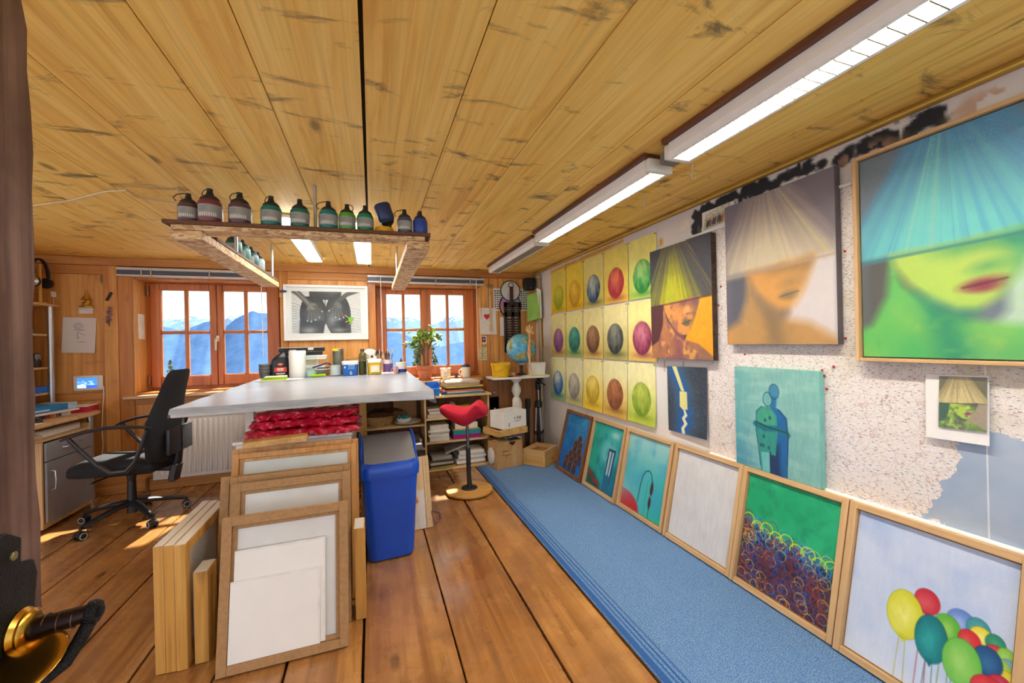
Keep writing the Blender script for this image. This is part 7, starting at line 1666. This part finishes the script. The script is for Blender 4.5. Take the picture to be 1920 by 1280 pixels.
t = thing('ribbon_medal', 'pale ribbon hanging from a hook over the pinned letter', 'ribbon', (1.345, yr_, 1.5), 0)
bm = B(); bx(bm, 1.335, 1.357, yr_ - .016, yr_ - .014, 1.50, 1.955, .0005); obj('ribbon', bm, M((206, 190, 140), .7), t)
bm = B(); torus(bm, (1.346, yr_ - .016, 1.965), .022, .005, (math.pi / 2, 0, 0), 18, 6); torus(bm, (1.370, yr_ - .014, 1.972), .014, .004, (math.pi / 2, .5, 0), 14, 6); torus(bm, (1.322, yr_ - .014, 1.972), .014, .004, (math.pi / 2, -.5, 0), 14, 6); obj('rosette', bm, M((176, 160, 120), .3, .8), t)
bm = B(); prism(bm, [(1.330, yr_ - .017, 1.50), (1.362, yr_ - .017, 1.50), (1.368, yr_ - .017, 1.44), (1.346, yr_ - .017, 1.42), (1.326, yr_ - .017, 1.44)], (0, .002, 0)); obj('tassel', bm, M((214, 186, 140), .8), t)
for (x0, x1, z0, z1, nm, lb, bg, cells) in ((1.228, 1.298, 1.278, 1.372, 'small_card', 'little dark picture card below the pinned letter', (226, 214, 206), 0), (1.205, 1.298, 1.085, 1.238, 'calendar_card', 'small yellow gridded calendar card by the window', (222, 220, 190), 1), (1.395, 1.83, 1.675, 1.945, 'swatch_chart', 'white colour swatch chart behind the colour wheels', (232, 230, 224), 2), (1.47, 1.52, 1.37, 1.60, 'paper_strip', 'narrow white paper strip behind the black belt rack', (232, 230, 226), 3)):
    cv = Cv(60, 60, bg, (x1 - x0) / (z1 - z0), 70 + cells)
    if cells == 0: cv.poly([(.2, .1), (.8, .1), (.8, .75), (.2, .75)], (84, 40, 50)); cv.ell(.5, .4, .15, .15, (206, 190, 180))
    if cells == 1:
        for i in range(5):
            for j in range(7): cv.poly([(.08 + .18 * i, .06 + .125 * j), (.2 + .18 * i, .06 + .125 * j), (.2 + .18 * i, .14 + .125 * j), (.08 + .18 * i, .14 + .125 * j)], (196, 176, 60) if (i + j) % 3 else (110, 120, 90))
    if cells == 2:
        for i in list(range(0, 4)) + list(range(9, 14)):
            for j in range(9): cv.poly([(.03 + .07 * i, .08 + .1 * j), (.08 + .07 * i, .08 + .1 * j), (.08 + .07 * i, .135 + .1 * j), (.03 + .07 * i, .135 + .1 * j)], tuple(cv.rng.randint(30, 110, 3)))
    t = thing(nm, lb, 'card', ((x0 + x1) / 2, yr_, z0), 0)
    sheet('print', cv, (x0, yr_ - .001, z1), (x1, yr_ - .001, z1), (x0, yr_ - .001, z0), VC_PAPER, t)
def wheel(lb, cx, cz, R, y, seed, rimc, inner):
    t = thing('colour_wheel', lb, 'colour wheel', (cx, y, cz - R), 0, 'colour wheels on the back wall')
    for k in range(12):
        a0, a1 = k * math.pi / 6, (k + 1) * math.pi / 6; c = inner(k)
        bm = B(); P = [(cx + R * .42 * math.cos(a0), y, cz + R * .42 * math.sin(a0)), (cx + R * .92 * math.cos(a0), y, cz + R * .92 * math.sin(a0)), (cx + R * .92 * math.cos((a0 + a1) / 2), y, cz + R * .92 * math.sin((a0 + a1) / 2)), (cx + R * .92 * math.cos(a1), y, cz + R * .92 * math.sin(a1)), (cx + R * .42 * math.cos(a1), y, cz + R * .42 * math.sin(a1))]
        prism(bm, P, (0, .003, 0)); obj('segment', bm, M(c, .45), t, False)
    bm = B(); lathe(bm, [(R * .42, 0), (R * .42, .004)], (cx, y + .003, cz), 28, (math.pi / 2, 0, 0)); obj('hub', bm, M((222, 216, 204), .5), t)
    bm = B(); torus(bm, (cx, y + .0015, cz), R * .95, R * .055, (math.pi / 2, 0, 0), 40, 6); obj('rim', bm, M(rimc, .4), t)
    return t
import colorsys
wheel('upper colour wheel with dark rainbow rim', 1.605, 1.915, .128, yr_ - .022, 1, (44, 70, 60), lambda k: tuple(int(150 + 75 * v) for v in colorsys.hsv_to_rgb(k / 12, .18, .85)))
wheel('larger lower colour wheel with black rim', 1.605, 1.735, .145, yr_ - .010, 2, (28, 26, 30), lambda k: tuple(int(60 + 150 * v) for v in colorsys.hsv_to_rgb((k + 6) / 12, .45, .9)))
t = thing('black_belt_rack', 'long black slatted panel with strap hanging below the colour wheels', 'hanging panel', (1.615, yr_ - .04, 1.17), 0)
LE = M((40, 22, 26), .5, 0, .2, 30, .2); ya_ = yr_ - .050
bm = B(); x0, x1, z0, z1 = 1.510, 1.722, 1.170, 1.775
bx(bm, x0, x0 + .040, ya_, ya_ + .016, z0, z1, .004); bx(bm, x1 - .028, x1, ya_, ya_ + .016, z0, z1, .004); bx(bm, 1.600, 1.640, ya_, ya_ + .016, z0, z1, .003); bx(bm, x0, x1, ya_, ya_ + .016, z1 - .06, z1 + .003, .004); bx(bm, x0, x1, ya_, ya_ + .016, 1.60, 1.66, .003); bx(bm, x0, x1, ya_, ya_ + .016, z0 - .003, 1.28, .004); obj('panel', bm, LE, t)
s0 = None
for z in [1.30 + .030 * i for i in range(10)] + [1.675 + .026 * i for i in range(2)]:
    bm = B(); bx(bm, x0 + .041, x1 - .029, ya_ + .002, ya_ + .012, z - .008, z + .008, .001); obj('slat', bm, LE, t)
bm = B(); bx(bm, 1.585, 1.632, ya_ - .003, ya_ - .0005, 1.74, 1.965, .001); obj('strap', bm, M((58, 30, 34), .5), t); bm = B(); torus(bm, (1.608, ya_ + .004, 1.982), .030, .0045, (math.pi / 2, 0, 0), 24, 6); obj('ring', bm, M((90, 60, 50), .35, .6), t)
bm = B(); bx(bm, 1.56, 1.69, ya_ + .020, ya_ + .034, 1.30, 1.74, .002); obj('pale_backing', bm, M((206, 176, 120), .6, 0, .3, 30), t)
t = thing('wall_speaker', 'small black loudspeaker high in the corner', 'speaker', (1.835, yr_ - .05, 1.92), 0)
bm = B(); prism(bm, [(1.772, yr_ - .11, 2.068), (1.895, yr_ - .11, 2.068), (1.900, yr_ - .11, 1.99), (1.885, yr_ - .11, 1.925), (1.782, yr_ - .11, 1.925), (1.768, yr_ - .11, 1.99)], (0, .105, 0), .006); obj('cabinet', bm, MAT_BLACK, t)
bm = B(); bx(bm, 1.79, 1.88, yr_ - .114, yr_ - .1105, 1.945, 2.055, .003); obj('grille', bm, M((36, 38, 46), .8, 0, .3, 300, .5), t); bm = B(); bx(bm, 1.826, 1.842, yr_ - .1155, yr_ - .1142, 1.940, 1.948); obj('badge', bm, M((190, 190, 190), .3, .8), t, False)
t = thing('green_folder', 'light green folder hanging on the right wall corner', 'folder', (1.88, 4.48, 1.53), 0)
bm = B(); prism(bm, [(1.80, 4.55, 1.86), (1.885, 4.36, 1.885), (1.885, 4.36, 1.57), (1.80, 4.55, 1.535)], (.004, .002, 0)); obj('front_sheet', bm, M((150, 200, 96), .6, 0, .15, 10), t)
bm = B(); prism(bm, [(1.86, 4.385, 1.93), (1.90, 4.345, 1.90), (1.905, 4.345, 1.57), (1.89, 4.37, 1.57)], (.003, .002, 0)); obj('white_flap', bm, M((226, 226, 206), .7), t)
# tripod
t = thing('camera_tripod', 'folded black and silver tripod leaning in the corner', 'tripod', (1.79, 4.245, 0), 0)
top = Vector((1.795, 4.245, .74))
bm = B(); cyl(bm, top, top + Vector((0, 0, .07)), .028, .024); sph(bm, top + Vector((.01, 0, .095)), .032, (1.3, 1, .8), u=14, v=10); box(bm, top + Vector((.02, 0, .125)), (.07, .05, .014), (0, .1, 0), .004); tube(bm, [top + Vector((.02, -.01, .09)), top + Vector((.075, -.03, .05))], .009, 8); obj('head', bm, MAT_BLACK, t)
bm = B(); cyl(bm, top + Vector((0, 0, -.16)), top, .011, n=12); obj('centre_column', bm, MAT_STEEL, t)
bm = B(); lathe(bm, [(.026, -.20), (.042, -.19), (.042, -.14), (.028, -.12)], tuple(top), 14); obj('shoulder', bm, MAT_BLACK, t)
for k, (dx, dy) in enumerate(((-.055, -.01), (.01, -.03), (.055, .02))):
    a = top + Vector((dx * .6, dy * .8, -.17)); b = Vector((top.x + dx * 1.2, top.y + dy * 1.5, .012))
    bm = B(); cyl(bm, a, a.lerp(b, .55), .014, n=12); lg = obj('leg', bm, M((176, 178, 182), .3, .9), t)
    for p_, q_, nm_ in ((.53, .60, 'clamp'), (.97, 1.0, 'foot'), (-.02, .06, 'hinge')): bm = B(); cyl(bm, a.lerp(b, p_), a.lerp(b, q_), .0165, n=12); obj(nm_, bm, MAT_BLACK, lg)
    bm = B(); cyl(bm, a.lerp(b, .58), a.lerp(b, .98), .010, n=12); obj('lower_tube', bm, M((150, 152, 158), .3, .9), lg)
t = thing('folded_light_stand', 'black folded stand behind the tripod', 'stand', (1.65, 4.26, 0), 0)
for i, (a, b) in enumerate((((1.635, 4.255, .005), (1.665, 4.265, .60)), ((1.665, 4.25, .005), (1.680, 4.26, .60)))):
    bm = B(); cyl(bm, a, b, .013, n=10); obj('tube', bm, MAT_BLACK, t)
bm = B(); cyl(bm, (1.670, 4.26, .54), (1.674, 4.263, .64), .030, n=12); obj('hinge', bm, MAT_BLACK, t)
# boxes
def openbox(t, w, d, h, th, mat, names=('front_side', 'back_side', 'left_side', 'right_side'), z=0, bottom=True):
    for nm, (x0, x1, y0, y1) in zip(names, ((-w, w, -d, -d + th), (-w, w, d - th, d), (-w, -w + th, -d + th, d - th), (w - th, w, -d + th, d - th))):
        bm = B(); bx(bm, x0, x1, y0, y1, z, z + h, .0012); obj(nm, bm, mat, t, True, False)
    if bottom: bm = B(); bx(bm, -w + th, w - th, -d + th, d - th, z, z + th); obj('bottom', bm, mat, t, False, False)
t = thing('cardboard_box', 'taped brown cardboard box with handwriting on the floor', 'box', (1.285, 3.985, .011), math.radians(12))
bm = B(); bx(bm, -.155, .155, -.11, .070, 0, .27, .002); obj('carton', bm, MAT_CARD, t, True, False)
bm = B(); bx(bm, .03, .075, -.1108, -.1102, 0, .265); obj('tape', bm, M((196, 160, 112), .25), t, False, False)
bm = B(); prism(bm, [(-.01, -.1112, .262), (.075, -.1112, .262), (.06, -.1112, .235), (.035, -.1112, .222), (.01, -.1112, .235)], (0, .001, 0)); obj('hand_hole', bm, M((50, 34, 22), .9), t, False, False)
bm = B(); rg = random.Random(2)
for zz, xs in ((.175, (-.09, -.01)), (.135, (-.10, .02))):
    x = xs[0]; pts = []
    while x < xs[1]: pts.append((x, -.1112, zz + rg.uniform(-.009, .010))); x += .007
    tube(bm, pts, .0016, 5)
obj('handwriting', bm, M((40, 36, 40), .6), t, True, False)
bm = B(); prism(bm, [(-.155, -.108, .271), (.0, -.108, .271), (.0, -.03, .297), (-.155, -.03, .291)], (0, 0, .003)); prism(bm, [(-.155, .069, .271), (.155, .069, .271), (.155, .03, .296), (-.155, .03, .296)], (0, 0, .003)); obj('flaps', bm, MAT_CARD, t, False, False)
bm = B(); lathe(bm, [(.09, -.004), (.09, .002), (.085, .004)], (-.1595, 0, .12), 30, (0, -math.pi / 2, 0), sx=.95, sy=.75); obj('white_disc', bm, M((214, 208, 202), .5), t, True, False)
bm = wrinkled('', 1.355, 3.945, .3135, .27, .14, .030, 12, .35); simple('grey_padding', 'roll of grey padded wrap on the cardboard box', 'wrap', bm, M((112, 118, 128), .5, 0, .25, 30, .3))
t = thing('shallow_wood_tray', 'shallow pine tray stacked on the cardboard box', 'tray', (1.30, 3.985, .350), math.radians(16)); openbox(t, .185, .145, .062, .022, MAT_PINEY); 
t = thing('white_carton', 'open white carton with printed code on the wooden tray', 'box', (1.335, 3.985, .4135), math.radians(20)); openbox(t, .152, .115, .172, .005, M((236, 236, 234), .6, 0, .02))
bm = B()
for i in range(9): bx(bm, .02 + i * .007, .02 + i * .007 + (.004 if i % 3 else .002), -.1158, -.1152, .085, .115)
bx(bm, -.01, .0, -.1158, -.1152, .09, .11); bx(bm, -.01, .075, -.1158, -.1152, .066, .071); bx(bm, -.085, -.075, -.1158, -.1152, .02, .06); obj('printed_code', bm, M((96, 96, 98), .6), t, False, False)
t = thing('slatted_crate', 'open pine crate of stacked slat frames on the carpet', 'crate', (1.668, 3.925, .0115), math.radians(38))
for k in range(3): openbox(t, .148, .130, .060 if k < 2 else .040, .018, MAT_PINEY if k < 2 else MAT_OAKFH, z=k * .062, bottom=(k == 0))
bm = B(); bx(bm, -.130, .130, -.112, -.092, .124, .132); obj('inner_ledge', bm, MAT_PINEY, t, False, False); bm = B(); bx(bm, -.130, .130, .092, .112, .124, .132); obj('inner_ledge', bm, MAT_PINEY, t, False, False)
# a dark cane by the shelf unit
bm = B(); tube(bm, [(1.205, 4.08, .03), (1.19, 4.13, .40), (1.18, 4.17, .70), (1.19, 4.18, .73)], .008, 8); simple('dark_cane', 'thin dark cane leaning against the shelf unit end', 'cane', bm, MAT_BLACK)
# ================================================================== renderer limits (light paths only)
cy = scene.cycles
cy.max_bounces = 7; cy.diffuse_bounces = 5; cy.glossy_bounces = 3; cy.transmission_bounces = 4; cy.transparent_max_bounces = 10
cy.caustics_reflective = False; cy.caustics_refractive = False
cy.sample_clamp_indirect = 6.0
cy.use_denoising = True
cy.use_adaptive_sampling = True; cy.adaptive_threshold = .05; cy.adaptive_min_samples = 16
